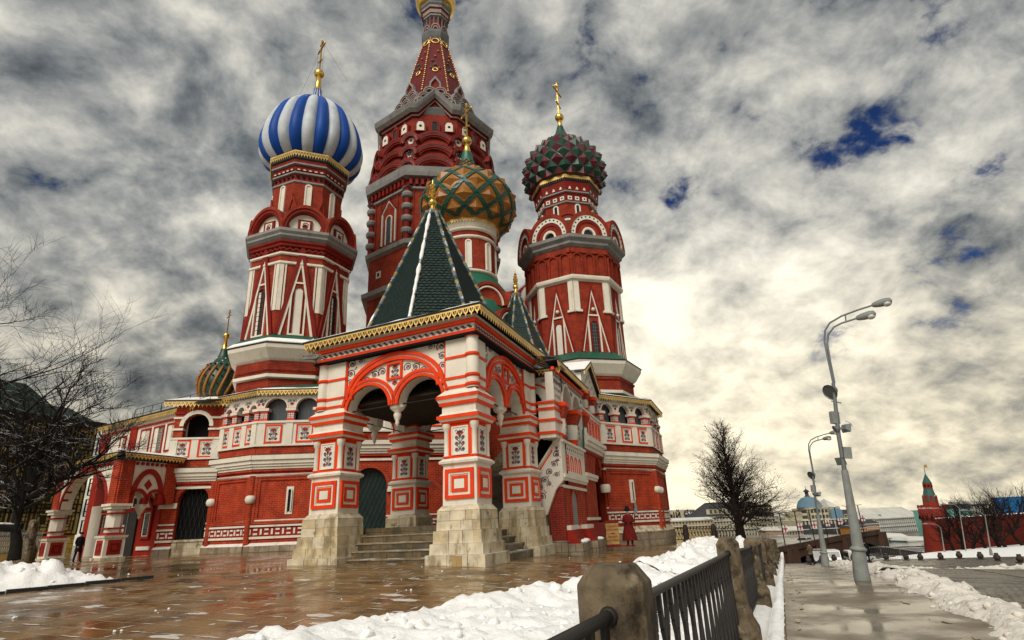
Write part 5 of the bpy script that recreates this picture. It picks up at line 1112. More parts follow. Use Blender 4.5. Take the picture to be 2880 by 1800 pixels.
Fg=wallframe(gp,gq); lattice(Fg,1.97,3.93,.9,4.75,.35,.26,'gate_iron',gg,'gate_lattice','lattice_green',.42)
b=MB(Fg); b.arc(2.95,3.75,.98,1.2,-.05,.1,'brick',ex=1,ez=1.07,n=16); b.build('archivolt',gg)
for x in (1.65,4.25):
    b=MB(Fg); b.box(x-.3,x+.3,-.16,.2,3.4,3.55,'white_paint'); b.box(x-.26,x+.26,-.12,.2,3.55,3.72,'white_paint'); b.build('impost',gg)
# gate bay to the left of the octagonal bays
GW0=(-20.9,34.75); gt=gallery(GW0,WL0,'brick bay with tall iron-barred arched gate beside the small entrance porch',.45,2,gate=(1.75,.85,1.2,3.35,.85),recess=False,low=.42,arch=False)
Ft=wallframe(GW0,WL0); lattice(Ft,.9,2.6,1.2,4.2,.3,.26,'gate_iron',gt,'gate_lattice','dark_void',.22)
b=MB(Ft); b.box(.9,2.6,-.1,.5,.2,1.2,'limestone'); b.box(.85,2.65,-.16,.5,1.1,1.22,'limestone'); b.build('gate_sill',gt)
b=MB(Ft); b.arc(1.75,3.35,.85,1.1,-.08,.1,'brick',n=16); b.build('archivolt',gt)
for x0,x1 in ((-.1,.9),): 
    b=MB(Ft); b.box(x0,x1,-.12,.2,2.95,3.08,'white_paint'); b.box(x0,x1,-.08,.2,3.08,3.25,'white_paint'); b.build('impost',gt)
# arch and brick piers above the gate parapet
b=MB(Ft); P=[(0,6.9),(.55,6.9),(.55,8.0)]+[(1.3+.75*math.cos(a),7.75+.75*math.sin(a)) for a in lin(PI,0,11)]+[(2.05,6.9),(3.2,6.9),(3.2,9.0),(0,9.0)]
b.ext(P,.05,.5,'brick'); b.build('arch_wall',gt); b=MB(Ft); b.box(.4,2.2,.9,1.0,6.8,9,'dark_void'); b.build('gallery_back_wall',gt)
b=MB(Ft); b.arc(1.3,7.75,.75,.98,-.02,.2,'white_paint',n=14); b.build('archivolt',gt)
for z,m in ((7.5,'white_paint'),(8.2,'white_paint'),(8.5,'red_paint')):
    for x0,x1 in ((-.05,.58),(2.02,3.2)): b=MB(Ft); b.box(x0,x1,-.04,.4,z,z+.12,m); b.build('belt',gt)
# white wing with square windows beyond it
WA,WB=(-30.2,41.6),(-20.6,35.6)
F=wallframe(WA,WB); Lw=math.hypot(WB[0]-WA[0],WB[1]-WA[1]); b=MB(F); b.box(0,Lw,0,.5,0,9.0,'white_paint'); wing=part('wing',b,'white upper wall of the side wing with small deep windows')
for i,(x,w_) in enumerate(((3.5,.9),(6.45,1.3),(8.1,1.3),(9.75,1.3))):
    b=MB(F@Matrix.Translation((x,0,0))); z0,z1=(7.1,8.15) if i==0 else (6.5,8.3); b.rect(-w_/2,w_/2,z0,z1,.12,-.06,.04,'red_paint'); b.box(-w_/2+.12,w_/2-.12,.0,.02,z0+.1,z1-.1,'dark_void'); b.box(-w_/2+.12,-.08,-.03,.02,z0+.1,z1-.1,'blind_white'); b.build('window',wing)
for x0,x1,z0,z1,m in ((.2,1.5,0,8.4,'red_paint'),(4.4,5.3,0,8.6,'red_paint')):
    b=MB(F); b.box(x0,x1,-.08,.0,z0,z1,m); b.build('pilaster',wing)
for z0,z1,m in ((8.40,8.58,'red_paint'),):
    b=MB(F); b.box(0,Lw+.3,-.10,.02,z0+.05,z1,m); b.build('belt',wing)
b=MB(F); b.fringe(-.3,Lw+1.2,9.08,.42,-.35,'gold_lace',.25); b.build('gilt_fringe',wing)
b=MB(F); b.box(-.4,Lw+2.6,-.4,.1,9.08,9.16,'black_paint'); b.build('eave',wing)
b=MB(F); b.add([(-.4,-.4,9.17),(Lw+2.6,-.4,9.17),(Lw+2.6,5,10.2),(-.4,5,10.2)],[(0,1,2,3)],'snow'); b.build('roof_snow',wing,kind='stuff')
b=MB(F)
for i,x in enumerate(lin(3.5,Lw+1.5,9)):
    b.tube([(x,.4,9.2),(x,.4,10.05)],.02,4,'iron')
for z in (9.65,10.05): b.tube([(3.5,.4,z),(Lw+1.5,.4,z)],.02,4,'iron')
for x in (3.5,5): b.tube([(x,1.4,9.3),(x,1.4,10.25)],.02,4,'iron')
b.build('roof_railing',wing)
b=MB(Ft); b.fringe(-.6,3.4,9.22,.40,-.35,'gold_lace',.24); b.build('gilt_fringe',gt); b=MB(Ft); b.box(-.6,3.4,-.4,.3,9.22,9.3,'black_paint'); b.build('eave',gt)
b=MB(Ft); b.add([(-.6,-.4,9.31),(3.4,-.4,9.31),(3.4,3,10.2),(-.6,3,10.2)],[(0,1,2,3)],'snow'); b.build('roof_snow',gt,kind='stuff')

# ---------------------------------------------------------------- small entrance porch at the left
EP1=at(254,1318,38.4)[:2]; EP0=at(120,1314,45.0)[:2]; EP2=(-20.6,34.4)
dirL=Vector((EP0[0]-EP1[0],EP0[1]-EP1[1])).normalized()
zg=.45; ep=None
def ep_pillar(x,y,rot,first=False):
    global ep
    M=Matrix.Translation((x,y,zg))@Matrix.Rotation(rot,4,'Z'); b=MB(M); b.frus(.60,.60,-.7,.58,.58,.08,'limestone'); b.frus(.49,.49,.08,.49,.49,1.02,'white_paint'); b.frus(.55,.55,1.02,.58,.58,1.14,'white_paint')
    if ep is None: ep=part('entrance_porch',b,'small white porch with red arches at the left end')
    else: b.build('pedestal',ep)
    for t in range(4):
        b=MB(M@Matrix.Rotation(t*PI/2,4,'Z')@Matrix.Translation((0,-.49,0))); b.box(-.32,.32,-.03,.02,.2,.92,'red_paint'); b.rect(-.2,.2,.36,.76,.06,-.05,.02,'deep_red'); b.build('red_panel',ep)
    b=MB(M); b.frus(.46,.46,1.14,.39,.39,1.28,'red_paint'); b.lathe([(.39,1.28),(.39,2.5)],8,'white_paint',rot=PI/8,smooth=False); b.build('pillar_shaft',ep)
    for z0,z1,r,m in ((1.45,1.53,.42,'red_paint'),(2.2,2.28,.42,'red_paint'),(2.45,2.6,.46,'white_paint'),(2.6,2.72,.54,'white_paint')):
        b=MB(M); b.frus(r,r,z0,r,r,z1,m); b.build('ring_moulding',ep)
rotL=math.atan2(-dirL.y,-dirL.x)
ep_pillar(*EP1,rotL); ep_pillar(*EP0,rotL)
def ep_wall(p,q,arches,big):
    F=wallframe(p,q,zg); L=math.hypot(q[0]-p[0],q[1]-p[1]); zs=2.72
    P=[(.0,5.0),(.0,zs)]
    for xc,r,h in arches: P+=[(xc+r*math.cos(a),zs+h*math.sin(a)) for a in lin(PI,0,13)]
    P+=[(L,zs),(L,5.0)]
    b=MB(F); b.ext(P,-.28,.28,'white_paint'); b.build('arch_wall',ep)
    for xc,r,h in arches:
        b=MB(F); b.band([(xc+(r+.16)*math.cos(a),zs+(h+.16)*math.sin(a)) for a in lin(PI,0,17)],[(xc+r*math.cos(a),zs+h*math.sin(a)) for a in lin(PI,0,17)],-.36,.0,'red_paint'); b.build('archivolt',ep)
    if big:
        xc,r,h=big; b=MB(F); b.band([(xc+r*math.cos(a),zs+h*math.sin(a)) for a in lin(PI,0,21)],[(xc+(r-.28)*math.cos(a),zs+(h-.28)*math.sin(a)) for a in lin(PI,0,21)],-.36,.0,'red_paint'); b.build('archivolt',ep)
        b=MB(F); s=.24; b.ext([(xc-s,3.75),(xc,3.75-s*1.2),(xc+s,3.75),(xc,3.75+s*1.2)],-.32,-.2,'red_paint'); b.build('diamond_mark',ep)
        b=MB(F); b.lathe([(.03,1.95),(.08,2.05),(.06,2.15),(.2,2.4),(.28,2.55),(.28,2.72)],10,'white_paint',cx=xc,cy=0); b.build('pendant',ep)
    for x in (0,L):
        b=MB(F); b.box(x-.36,x+.36,-.36,.36,zs,5.0,'brick'); b.build('corner_pier',ep)
    b=MB(F); b.fringe(-.5,L+.5,5.32,.30,-.62,'gold_lace',.22); b.build('gilt_fringe',ep)
    b=MB(F); 
    for i in range(int(L/.3)): b.box(.15+i*.3,.27+i*.3,-.4,-.2,4.78,4.95,'red_paint')
    b.build('dentils',ep)
    b=MB(F); b.box(-.6,L+.6,-.66,.3,5.32,5.38,'black_paint'); b.build('eave',ep)
    b=MB(F); snow_strip(b,-.6,L+.6,-.66,5.382,.22,L,1.6); b.build('eave_snow',ep,kind='stuff')
LL=math.hypot(EP1[0]-EP0[0],EP1[1]-EP0[1]); LR=math.hypot(EP2[0]-EP1[0],EP2[1]-EP1[1])
ep_wall(EP0,EP1,[(LL/2,LL/2-.7,1.95)],None); ep_wall(EP1,EP2,[(LR*.30,LR*.19,.66),(LR*.70,LR*.19,.66)],(LR/2,LR/2-.3,1.9))
b=MB(); b.add([(EP0[0]-.5,EP0[1]-.6,zg+5.39),(EP1[0],EP1[1]-.8,zg+5.39),(EP2[0]+.6,EP2[1]-.3,zg+5.39),(-20.4,37,zg+5.45),(-29,42,zg+5.45)],[(0,1,2,3,4)],'snow'); b.build('roof_snow',ep,kind='stuff')
b=MB(); b.add([(EP0[0],EP0[1],zg+5.0),(EP1[0],EP1[1],zg+5.0),(EP2[0],EP2[1],zg+5.0),(-20.4,37,zg+5.0),(-29,42,zg+5.0)],[(4,3,2,1,0)],'white_paint'); b.build('porch_ceiling',ep)
# back wall of the entrance: door, windows
Fb=wallframe((-27.5,38.4),(-20.9,34.7),zg); b=MB(Fb); b.box(0,7.6,0,.4,-.5,5.2,'red_paint'); b.build('back_wall',ep)
b=MB(Fb); b.box(.0,3.3,-.05,.0,-.2,3.0,'white_paint'); b.build('white_field',ep)
for x in (2.0,6.55):
    b=MB(Fb@Matrix.Translation((x,-.06,0))); b.rect(-.5,.5,.9,2.5,.14,-.08,.02,'red_paint'); b.box(-.34,.34,-.02,.0,1.05,2.35,'blind_white'); b.box(-.22,.22,-.04,.0,1.1,2.3,'pane'); b.ext([(-.6,2.55),(.6,2.55),(0,3.2)],-.1,.02,'red_paint'); b.ext([(-.28,2.65),(.28,2.65),(0,2.98)],-.12,.02,'blind_white'); b.build('window',ep)
b=MB(Fb); b.box(3.7,5.5,-.12,.0,-.3,2.45,'black_paint'); b.box(4.55,4.6,-.14,-.1,-.3,2.4,'grey_trim'); b.build('door',ep)
b=MB(Fb); b.box(3.95,4.35,-.15,-.12,1.3,1.75,'blind_white'); 
for i in range(4): b.box(4.0,4.3,-.155,-.15,1.36+.09*i,1.39+.09*i,'vine')
b.build('notice',ep)
b=MB(Fb); b.box(4.7,5.6,-.12,.0,2.7,3.4,'blind_white'); b.box(4.95,5.35,-.16,-.1,2.75,3.25,'pane'); b.build('lantern_niche',ep)
b=MB(Fb); b.box(5.9,7.2,-.10,0,.3,.5,'blind_white'); b.box(5.9,7.2,-.10,0,-.15,.0,'blind_white'); b.build('white_stripes',ep)

# ---------------------------------------------------------------- covered stairs on the right
S0=(2.10,28.19); Fs=wallframe(S0,WR0); Ls=math.hypot(WR0[0]-S0[0],WR0[1]-S0[1])
b=MB(Fs); b.box(.12,5.4,.10,1.0,-.8,3.25,'brick'); stairs=part('covered_stairs',b,'covered stairway with painted white parapets climbing from porch to gallery')
b=MB(Fs); P=[(.02,3.35),(5.3,3.25),(5.5,5.25),(.02,5.12)]; b.ext(P,0,.4,'blind_white'); b.build('parapet',stairs)
for z0,z1,y in ((3.2,3.32,-.06),(3.32,3.5,-.14),(5.0,5.12,-.14),(4.62,4.66,-.03)):
    b=MB(Fs); b.box(.0,5.4,y,.3,z0,z1,'white_paint'); b.build('belt',stairs)
for i in range(4):
    b=MB(Fs@Matrix.Translation((1.15+.95*i,0,0))); 
    if i==0: b.rect(-.28,.28,3.7,4.5,.06,-.04,.02,'orange_paint'); vase(b,-.2,.2,3.78,4.42,-.01,2)
    else: b.band([(-.26,3.7),(-.26,4.2)]+[(.26*math.cos(a),4.25+.26*math.sin(a)) for a in lin(PI,0,9)]+[(.26,4.2),(.26,3.7)],[(-.20,3.7),(-.20,4.2)]+[(.20*math.cos(a),4.25+.20*math.sin(a)) for a in lin(PI,0,9)]+[(.20,4.2),(.20,3.7)],-.04,.02,'orange_paint')
    b.build('blind_niche',stairs)
q=MB(Fs)
for i in range(11): flower(q,.5+.45*i,4.78,.10,PI/2,-.01,*CC[i%2]); 
q.build('painted_flowers',stairs)
# niche and stepped brick buttress below
bb=MB(Fs@Matrix.Translation((2.4,0,0))); niche_window(bb,1.35,1.1,2.8,.16,'grey_trim',y=.09,fm='brick',deep=.1); bb.build('niche',stairs)
b=MB(Fs); b.box(.1,5.5,-.0,.4,2.86,3.0,'white_paint'); b.build('belt',stairs)
for (x0,x1,y) in ((.2,1.2,-.2),(1.2,3.6,.05),(3.6,5.6,-.25)):
    b=MB(Fs)
    for k in range(4): b.box(x0-.0,x1,y-.10*(3-k)-.0,.5,.35+.2*k,.55+.2*k,'red_paint' if k<3 else 'white_paint')
    b.build('stepped_base',stairs)
    b=MB(Fs); b.box(x0-.1,x1+.05,y-.5,.5,-.9,.35,'rough_stone'); b.build('stone_base',stairs)
    b=MB(Fs); b.ball(((x0+x1)/2+.3,y-.28,.42),.3,'snow',10,6,sz=.35); b.build('snow_patch',stairs,kind='stuff')
# brick pier and dark archway before the gallery corner
b=MB(Fs); P=[(5.5,-.8),(8.6,-.8),(8.6,3.6)]+[(9.7+1.1*math.cos(a),3.6+1.5*math.sin(a)) for a in lin(PI,.25,10)]+[(Ls,5.3),(5.5,5.3)]; b.ext(P,.05,.7,'brick'); b.build('pier',stairs)
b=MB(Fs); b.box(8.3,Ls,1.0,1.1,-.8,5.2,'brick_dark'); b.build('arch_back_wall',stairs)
b=MB(Fs); b.box(5.4,8.7,-.06,.3,3.55,3.7,'white_paint'); b.box(5.35,8.75,-.12,.3,3.7,3.9,'white_paint'); b.build('impost',stairs)
b=MB(Fs); b.box(5.4,8.7,-.06,.3,1.35,1.5,'white_paint'); b.box(5.3,8.8,-.3,.3,.4,1.2,'red_paint'); b.box(5.25,8.85,-.45,.3,-.9,.4,'rough_stone'); b.build('pier_base',stairs)
b=MB(Fs); b.lathe([(.3,3.0),(.34,3.15),(.34,3.4),(.28,3.5)],10,'white_paint',cx=Ls-.4,cy=-.1); b.build('knob',stairs)
for z0,z1,y,m in ((4.9,5.05,-.05,'red_paint'),(5.05,5.25,-.14,'white_paint'),(5.25,5.5,-.26,'white_paint'),(5.5,5.75,-.36,'white_paint')):
    b=MB(Fs); b.box(5.4,Ls,y,.4,z0+.2,z1+.2,m); b.build('cornice',stairs)
b=MB(Fs); b.box(5.4,Ls,-.05,.4,5.95,7.6,'blind_white'); b.box(5.4,Ls,-.15,.42,7.5,7.62,'white_paint'); b.build('parapet',stairs)
for i in range(5): 
    b=MB(Fs@Matrix.Translation((6.6+i*1.0,-.05,0))); b.rect(-.28,.28,6.25,7.3,.07,-.05,.02,'orange_paint'); b.build('flower_panel',stairs); b=MB(Fs@Matrix.Translation((6.6+i*1.0,-.05,0))); vase(b,-.2,.2,6.34,7.2,-.02,3); b.build('painted_flowers',stairs)
# upper arcade with sloping eave
def col(x,z0,z1,w_=.36):
    b=MB(Fs@Matrix.Translation((x,.12,0))); b.lathe([(w_*.7,z0),(w_*.7,z0+.15),(w_*.9,z0+.25),(w_,z0+(z1-z0)*.4),(w_*.85,z0+(z1-z0)*.58)],12,['orange_paint','orange_paint','blind_white','blind_white']); b.frus(w_*.75,w_*.75,z0+(z1-z0)*.58,w_*1.2,w_*1.2,z1-.2,'brick'); b.frus(w_*1.3,w_*1.3,z1-.2,w_*1.35,w_*1.35,z1,'orange_paint'); b.build('column',stairs)
    q=MB(Fs@Matrix.Translation((x,.12-w_-.01,0))); vase(q,-w_*.6,w_*.6,z0+.22,z0+(z1-z0)*.56,0,2); q.build('painted_flowers',stairs)
col(.55,5.12,6.95); col(3.1,5.15,6.95,.42); col(5.9,5.3,7.3,.36); col(7.2,7.6,8.9,.3); col(9.4,7.6,8.9,.3)
b=MB(Fs@Matrix.Translation((-.45,.1,0))); b.box(-.35,.35,-.1,.7,5.12,6.9,'white_paint'); 
for z in (5.3,5.9,6.45,6.75): b.box(-.42,.42,-.16,.76,z,z+.12,'orange_paint')
b.build('banded_pillar',stairs)
P=[(-.7,8.35),(-.7,6.95),(.8,6.95)]+[(1.85+1.0*math.cos(a),6.95+1.15*math.sin(a)) for a in lin(PI,0,11)]+[(3.3,6.95)]+[(4.5+1.1*math.cos(a),6.95+1.1*math.sin(a)) for a in lin(PI,0,11)]+[(6.2,6.95),(6.2,8.7)]
b=MB(Fs); b.ext(P,.0,.4,'blind_white'); b.build('arch_wall',stairs)
b=MB(Fs); b.band([(1.85+1.12*math.cos(a),6.95+1.27*math.sin(a)) for a in lin(PI,0,15)],[(1.85+1.0*math.cos(a),6.95+1.15*math.sin(a)) for a in lin(PI,0,15)],-.08,.05,'white_paint'); b.build('archivolt',stairs)
q=MB(Fs); vines(q,[(x,8.24,.16) for x in lin(-.5,5.9,20)]+[(x,7.9,.15) for x in (-.5,-.2,.1,.4,.7,3.0,3.3,5.6)]+[(x,7.95,.12) for x in (-.4,-.1,.3,.65,3.0,3.35,5.6,5.9)]+[(x,7.55,.12) for x in (-.4,-.05,.3,.6,3.1,5.8)]+[(x,7.2,.11) for x in (-.3,.1,.45,3.2)],-.012); q.build('painted_scrolls',stairs)
b=MB(Fs); b.box(-.8,6.2,-.10,.05,8.42,8.58,'orange_paint'); b.build('belt',stairs)
b=MB(Fs); b.fringe(-.9,6.3,8.85,.32,-.35,'gold_lace',.22); b.build('gilt_fringe',stairs)
b=MB(Fs); b.box(-.95,6.35,-.4,.3,8.85,8.91,'black_paint'); b.build('eave',stairs)
b=MB(Fs); b.add([(-.95,-.4,8.92),(6.35,-.4,8.92),(6.35,3.2,10.9),(-.95,3.2,9.9)],[(0,1,2,3)],'snow'); b.build('roof_snow',stairs,kind='stuff')
for x in (1.2,3.0,4.8): b=MB(Fs); b.tube([(x,-.4,8.96),(x,3.2,10.2+.13*x)],.03,4,'green_paint'); b.build('roof_seam',stairs)
b=MB(Fs); b.box(-.9,6.3,2.5,2.6,4.5,9.4,'dark_void'); b.box(5.5,Ls,1.4,1.5,7.4,9.6,'dark_void'); b.build('inner_wall',stairs)  # near-black sheets stand in for the shade inside the stair hall
# gable over the landing
P=[(6.2,8.9),(Ls,8.9),(Ls,9.3),(8.4,10.9),(6.2,9.9)]
b=MB(Fs); b.ext(P,-.05,.35,'blind_white'); b.build('gable_wall',stairs)
q=MB(Fs); vines(q,[(7,9.3,.16),(7.5,9.6,.16),(8,9.9,.18),(8.5,10.1,.18),(8.9,9.8,.16),(9.4,9.5,.16),(10,9.3,.15),(7.6,9.2,.14),(8.2,9.3,.14),(8.8,9.3,.14)],-.07); q.build('painted_scrolls',stairs)
b=MB(Fs); b.band([(6.0,9.9),(8.4,11.0),(Ls+.3,9.3)],[(6.0,10.0),(8.4,11.12),(Ls+.3,9.42)],-.35,.3,'black_paint'); b.build('eave',stairs)
b=MB(Fs); b.band([(6.0,9.72),(8.4,10.82),(Ls+.3,9.12)],[(6.0,9.92),(8.4,11.02),(Ls+.3,9.32)],-.33,-.29,'gold_lace'); b.build('gilt_fringe',stairs)
b=MB(Fs); b.add([(6.0,-.35,10.02),(8.4,-.35,11.14),(8.4,4,11.3),(6.0,4,10.2)],[(0,1,2,3)],'snow'); b.build('roof_snow',stairs,kind='stuff')
b=MB(Fs); b.ext([(5.15,5.2),(5.75,5.2),(6.25,7.4),(5.65,7.4)],-.1,-.02,'green_roof'); b.build('green_shutter',stairs)
# sloping painted parapet beside the right-hand pillar, facing the front
Ff=wallframe(pw(.9,8.3),pw(-.5,8.3)); 
b=MB(Ff); P=[(0,1.0),(.45,1.55),(.75,2.2),(1.05,2.85),(1.45,3.3),(1.45,5.1),(1.05,4.8),(0,3.45)]; b.ext(P,-.1,.35,'blind_white'); b.build('sloping_parapet',stairs)
b=MB(Ff); b.band([(0,3.45),(1.05,4.8),(1.4,5.1)],[(0,3.6),(1.05,4.95),(1.4,5.25)],-.18,.35,'white_paint'); b.build('handrail',stairs)
b=MB(Ff); b.band([(0,3.28),(1.0,4.55)],[(0,3.36),(1.0,4.65)],-.13,0,'orange_paint'); b.build('orange_stripe',stairs)
q=MB(Ff); vines(q,[(.2,2.0,.16),(.35,2.5,.18),(.3,2.9,.17),(.55,3.25,.17),(.8,3.6,.17),(1.05,3.95,.17),(1.2,4.4,.16),(.25,3.2,.14),(.75,3.05,.13),(1.15,3.45,.13)],-.115); vase(q,1.08,1.36,4.0,4.9,-.114,3); q.build('painted_scrolls',stairs)
b=MB(Ff); b.box(.2,1.38,.05,.4,-.8,2.9,'brick_dark'); b.build('lower_wall',stairs)
b=MB(Ff); b.box(.1,1.42,-.0,.4,-.9,.5,'rough_stone'); b.build('stone_base',stairs)
b=MB(Ff); b.band([(0,.85),(.45,1.42),(.75,2.08),(1.05,2.75),(1.47,3.2)],[(0,1.0),(.45,1.55),(.75,2.2),(1.05,2.85),(1.47,3.32)],-.16,.1,'white_paint'); b.build('arch_moulding',stairs)
P=[(-.9,8.3),(-.9,6.3),(-.6,6.3)]+[(.05+.62*math.cos(a),6.6+1.0*math.sin(a)) for a in lin(PI,0,11)]+[(.7,6.3),(1.4,6.3),(1.4,8.3)]
b=MB(Ff); b.ext(P,.0,.4,'white_paint'); b.build('arch_wall',stairs)
b=MB(Ff); b.band([(.1+1.15*math.cos(a),6.9+1.1*math.sin(a)) for a in lin(2.6,.5,11)],[(.1+1.07*math.cos(a),6.9+1.02*math.sin(a)) for a in lin(2.6,.5,11)],-.05,.02,'orange_paint'); b.build('archivolt',stairs)
q=MB(Ff); vines(q,[(-.6,8.0,.13),(-.3,8.12,.1),(.7,8.1,.11),(1.0,8.0,.13),(1.2,7.75,.11)],-.012); q.build('painted_scrolls',stairs)
b=MB(Ff); b.fringe(-.9,1.75,8.6,.32,-.35,'gold_lace',.2); b.build('gilt_fringe',stairs); b=MB(Ff); b.box(-.9,1.8,-.4,.4,8.6,8.66,'black_paint'); b.build('eave',stairs)
b=MB(Ff); b.add([(-.9,-.4,8.67),(1.8,-.4,8.67),(1.8,2,9.3),(-.9,2,9.3)],[(0,1,2,3)],'snow'); b.build('roof_snow',stairs,kind='stuff')
b=MB(Ff); b.box(.75,1.42,-.08,.6,5.12,6.85,'white_paint')
for z in (5.3,5.9,6.45,6.72): b.box(.68,1.5,-.15,.66,z,z+.12,'orange_paint')
b.build('banded_pillar',stairs); b=MB(Ff); b.box(-.9,1.4,.9,1.0,3,8.4,'dark_void'); b.build('inner_wall',stairs)  # last sheet is near-black for the shade behind this arch
# smaller tent behind, over the landing
t2=polar(.55,37.5); mb=MB(Matrix.Translation((t2.x,t2.y,0))); mb.lathe([(2.3,9.2),(2.3,10.0)],8,'green_roof',rot=rad(-60),smooth=False); small=part('small_tent',mb,'smaller green tiled tent roof behind the porch')
mb=MB(Matrix.Translation((t2.x,t2.y,0))); mb.lathe([(2.9,9.6),(.22,16.6)],8,'roof_tile',rot=rad(-60),smooth=False); mb.build('tent_roof',small)
tl=MB(Matrix.Translation((t2.x,t2.y,0)))
for k in range(8):
    a0,a1=rad(-60)+k*PI/4,rad(-60)+(k+1)*PI/4; v=lambda a,r,z:Vector((r*math.cos(a),r*math.sin(a),z)); L0,R0,L1,R1=v(a0,2.9,9.6),v(a1,2.9,9.6),v(a0,.22,16.6),v(a1,.22,16.6); nn=(R0-L0).cross(L1-L0).normalized(); rows=36
    for r in range(rows):
        f=r/rows; l,rr=L0.lerp(L1,f),R0.lerp(R1,f); g=min(1,(r+1.5)/rows); l2,r2=L0.lerp(L1,g),R0.lerp(R1,g); n=max(1,round((rr-l).length/.25))
        for i in range(n):
            o=.5 if r%2 else 0; p0,p1=(i+o)/n,(i+o+.95)/n
            if p1>1.02: continue
            pts=[l.lerp(rr,p0)+nn*.05,l.lerp(rr,min(1,p1))+nn*.05,l2.lerp(r2,min(1,p1)),l2.lerp(r2,p0)]; tl.add([p[:] for p in pts],[(0,1,2,3)],'roof_tile')
tl.build('roof_tiles',small,kind='stuff')
for k in range(8):
    a=rad(-60)+k*PI/4; P0=Vector((t2.x+2.95*math.cos(a),t2.y+2.95*math.sin(a),9.55)); P1=Vector((t2.x+.22*math.cos(a),t2.y+.22*math.sin(a),16.6)); q=MB(); n=40
    for i in range(n): q.tube([P0.lerp(P1,i/n)[:],P0.lerp(P1,(i+1)/n)[:]],.085,7,('ridge_grey','ridge_yellow','ridge_blue','ridge_grey','ridge_blue')[(i*3+k)%5],cap=i==0)
    q.build('ridge_roll',small)
q=MB(); finial(q,t2.x,t2.y,16.6,.72); q.build('gilt_finial',small)
# striped dome of the chapel beyond, showing between the towers
c=polar(2.2,58); C0=Matrix.Translation((c.x,c.y,0)); mb=MB(C0); mb.lathe([(2.2,14),(2.2,21.4)],20,'brick'); tw=part('tower',mb,'far drum with red and white striped dome glimpsed between the towers')
lobed_dome(tw,c,[(2.0,21.2),(2.8,21.8),(3.0,23),(2.3,24.6),(1,25.8),(.3,26.6)],20,('stripe_red','blind_white'),.5,.12); crown(tw,c.x,c.y,26.4,.25,27.3,.3,30,rad(40),False)
# solid core that closes the middle of the building
b=MB(); b.add([(-19,38,0),(-10,36,0),(3,39.5,0),(9,44,0),(10,54,0),(-5,60,0),(-22,50,0)]+[(-19,38,9.8),(-10,36,9.8),(3,39.5,9.8),(9,44,9.8),(10,54,9.8),(-5,60,9.8),(-22,50,9.8)],[tuple(range(7,14))]+[(i,(i+1)%7,7+(i+1)%7,7+i) for i in range(7)],'brick'); core=part('core_wall',b,'brick middle block that joins the towers')
b=MB(); b.add([(-14,41,9.8),(-2,41,9.8),(2,52,9.8),(-16,52,9.8)]+[(-12.5,44,16),(-3,44,16),(0,52,16),(-14,52,16)],[(4,5,6,7)]+[(i,(i+1)%4,4+(i+1)%4,4+i) for i in range(4)],'brick'); b.build('upper_block',core)
# ================================================================ railing, lamps, street
def ptop(s): return float(np.interp(s,[-8,0,6.45,13,21.6,30,60],[1.22,1.11,1.0,.76,.47,.15,-1.0]))
def fbase(s): return ptop(s)-1.52
mbp=MB()
def ring(r,c,z): return [(r,-c,z),(r,c,z),(c,r,z),(-c,r,z),(-r,c,z),(-r,-c,z),(-c,-r,z),(c,-r,z)]
lv=[(.25,.18,-.3),(.25,.18,.34),(.245,.17,.38),(.19,.125,.50),(.185,.12,.56),(.165,.11,.60),(.15,.10,.66),(.15,.098,1.435),(.147,.095,1.445),(.098,.06,1.515),(.09,.055,1.52)]
vs=[p for q in lv for p in ring(*q)]; mbp.add(vs,[(i*8+k,i*8+(k+1)%8,(i+1)*8+(k+1)%8,(i+1)*8+k) for i in range(len(lv)-1) for k in range(8)]+[tuple((len(lv)-1)*8+k for k in range(8))],'granite')
post_me=mbp.mesh('post_body'); sk=MB(); sk.lathe([(.042,.0),(.040,.012),(.03,.02),(.001,.02)],12,'iron'); sock=sk.mesh('rail_socket')
PL=['nearest thick granite post of the railing, chipped and stained, at the bottom centre','second granite post of the railing, with the snow heap behind it','third granite post of the railing','fourth granite post of the railing','fifth granite post of the railing','sixth granite post of the railing','seventh granite post of the railing','eighth granite post of the railing','ninth granite post of the railing, near its far end','tenth and farthest granite post of the railing']
ss=[0,6.45,12.95,19.4,25.8,32.2,38.6,45,51.4,57.8]; fa=math.atan2(FD.y,FD.x)
for k,s in enumerate([-6.4]+ss):
    x,y=st(s,0); M=Matrix.Translation((x,y,fbase(s)))@Matrix.Rotation(fa,4,'Z')
    if k==0: continue
    t=thing('stone_post',(x,y,fbase(s)),PL[k-1],'post','stone posts of the railing',fa); inst('post_body',post_me,t,M)
    for d in (-1,1): inst('rail_socket',sock,t,M@Matrix.Translation((d*.15,0,1.32))@Matrix.Rotation(d*PI/2,4,'Y'))
def bar(mb,p,q,w_,t,m):       # flat iron bar in the plane of the fence
    (x0,z0),(x1,z1)=p,q; d=Vector((x1-x0,z1-z0)).normalized(); nx,nz=-d.y*w_/2,d.x*w_/2
    mb.ext([(x0-nx,z0-nz),(x0+nx,z0+nz),(x1+nx,z1+nz),(x1-nx,z1-nz)][::-1],-t/2,t/2,m)
bal=MB()       # two flat bars that meet, part again and curl apart under the rail
L_=[(-.185,.0),(-.09,.34),(-.018,.70),(-.03,.78),(-.085,.86),(-.105,.95),(-.107,1.06)]
for s in (-1,1):
    pp=[(x*s,z) for x,z in L_]
    for a,b_ in zip(pp,pp[1:]): bar(bal,a,b_,.058,.024,'iron')
bal=bal.mesh('baluster')
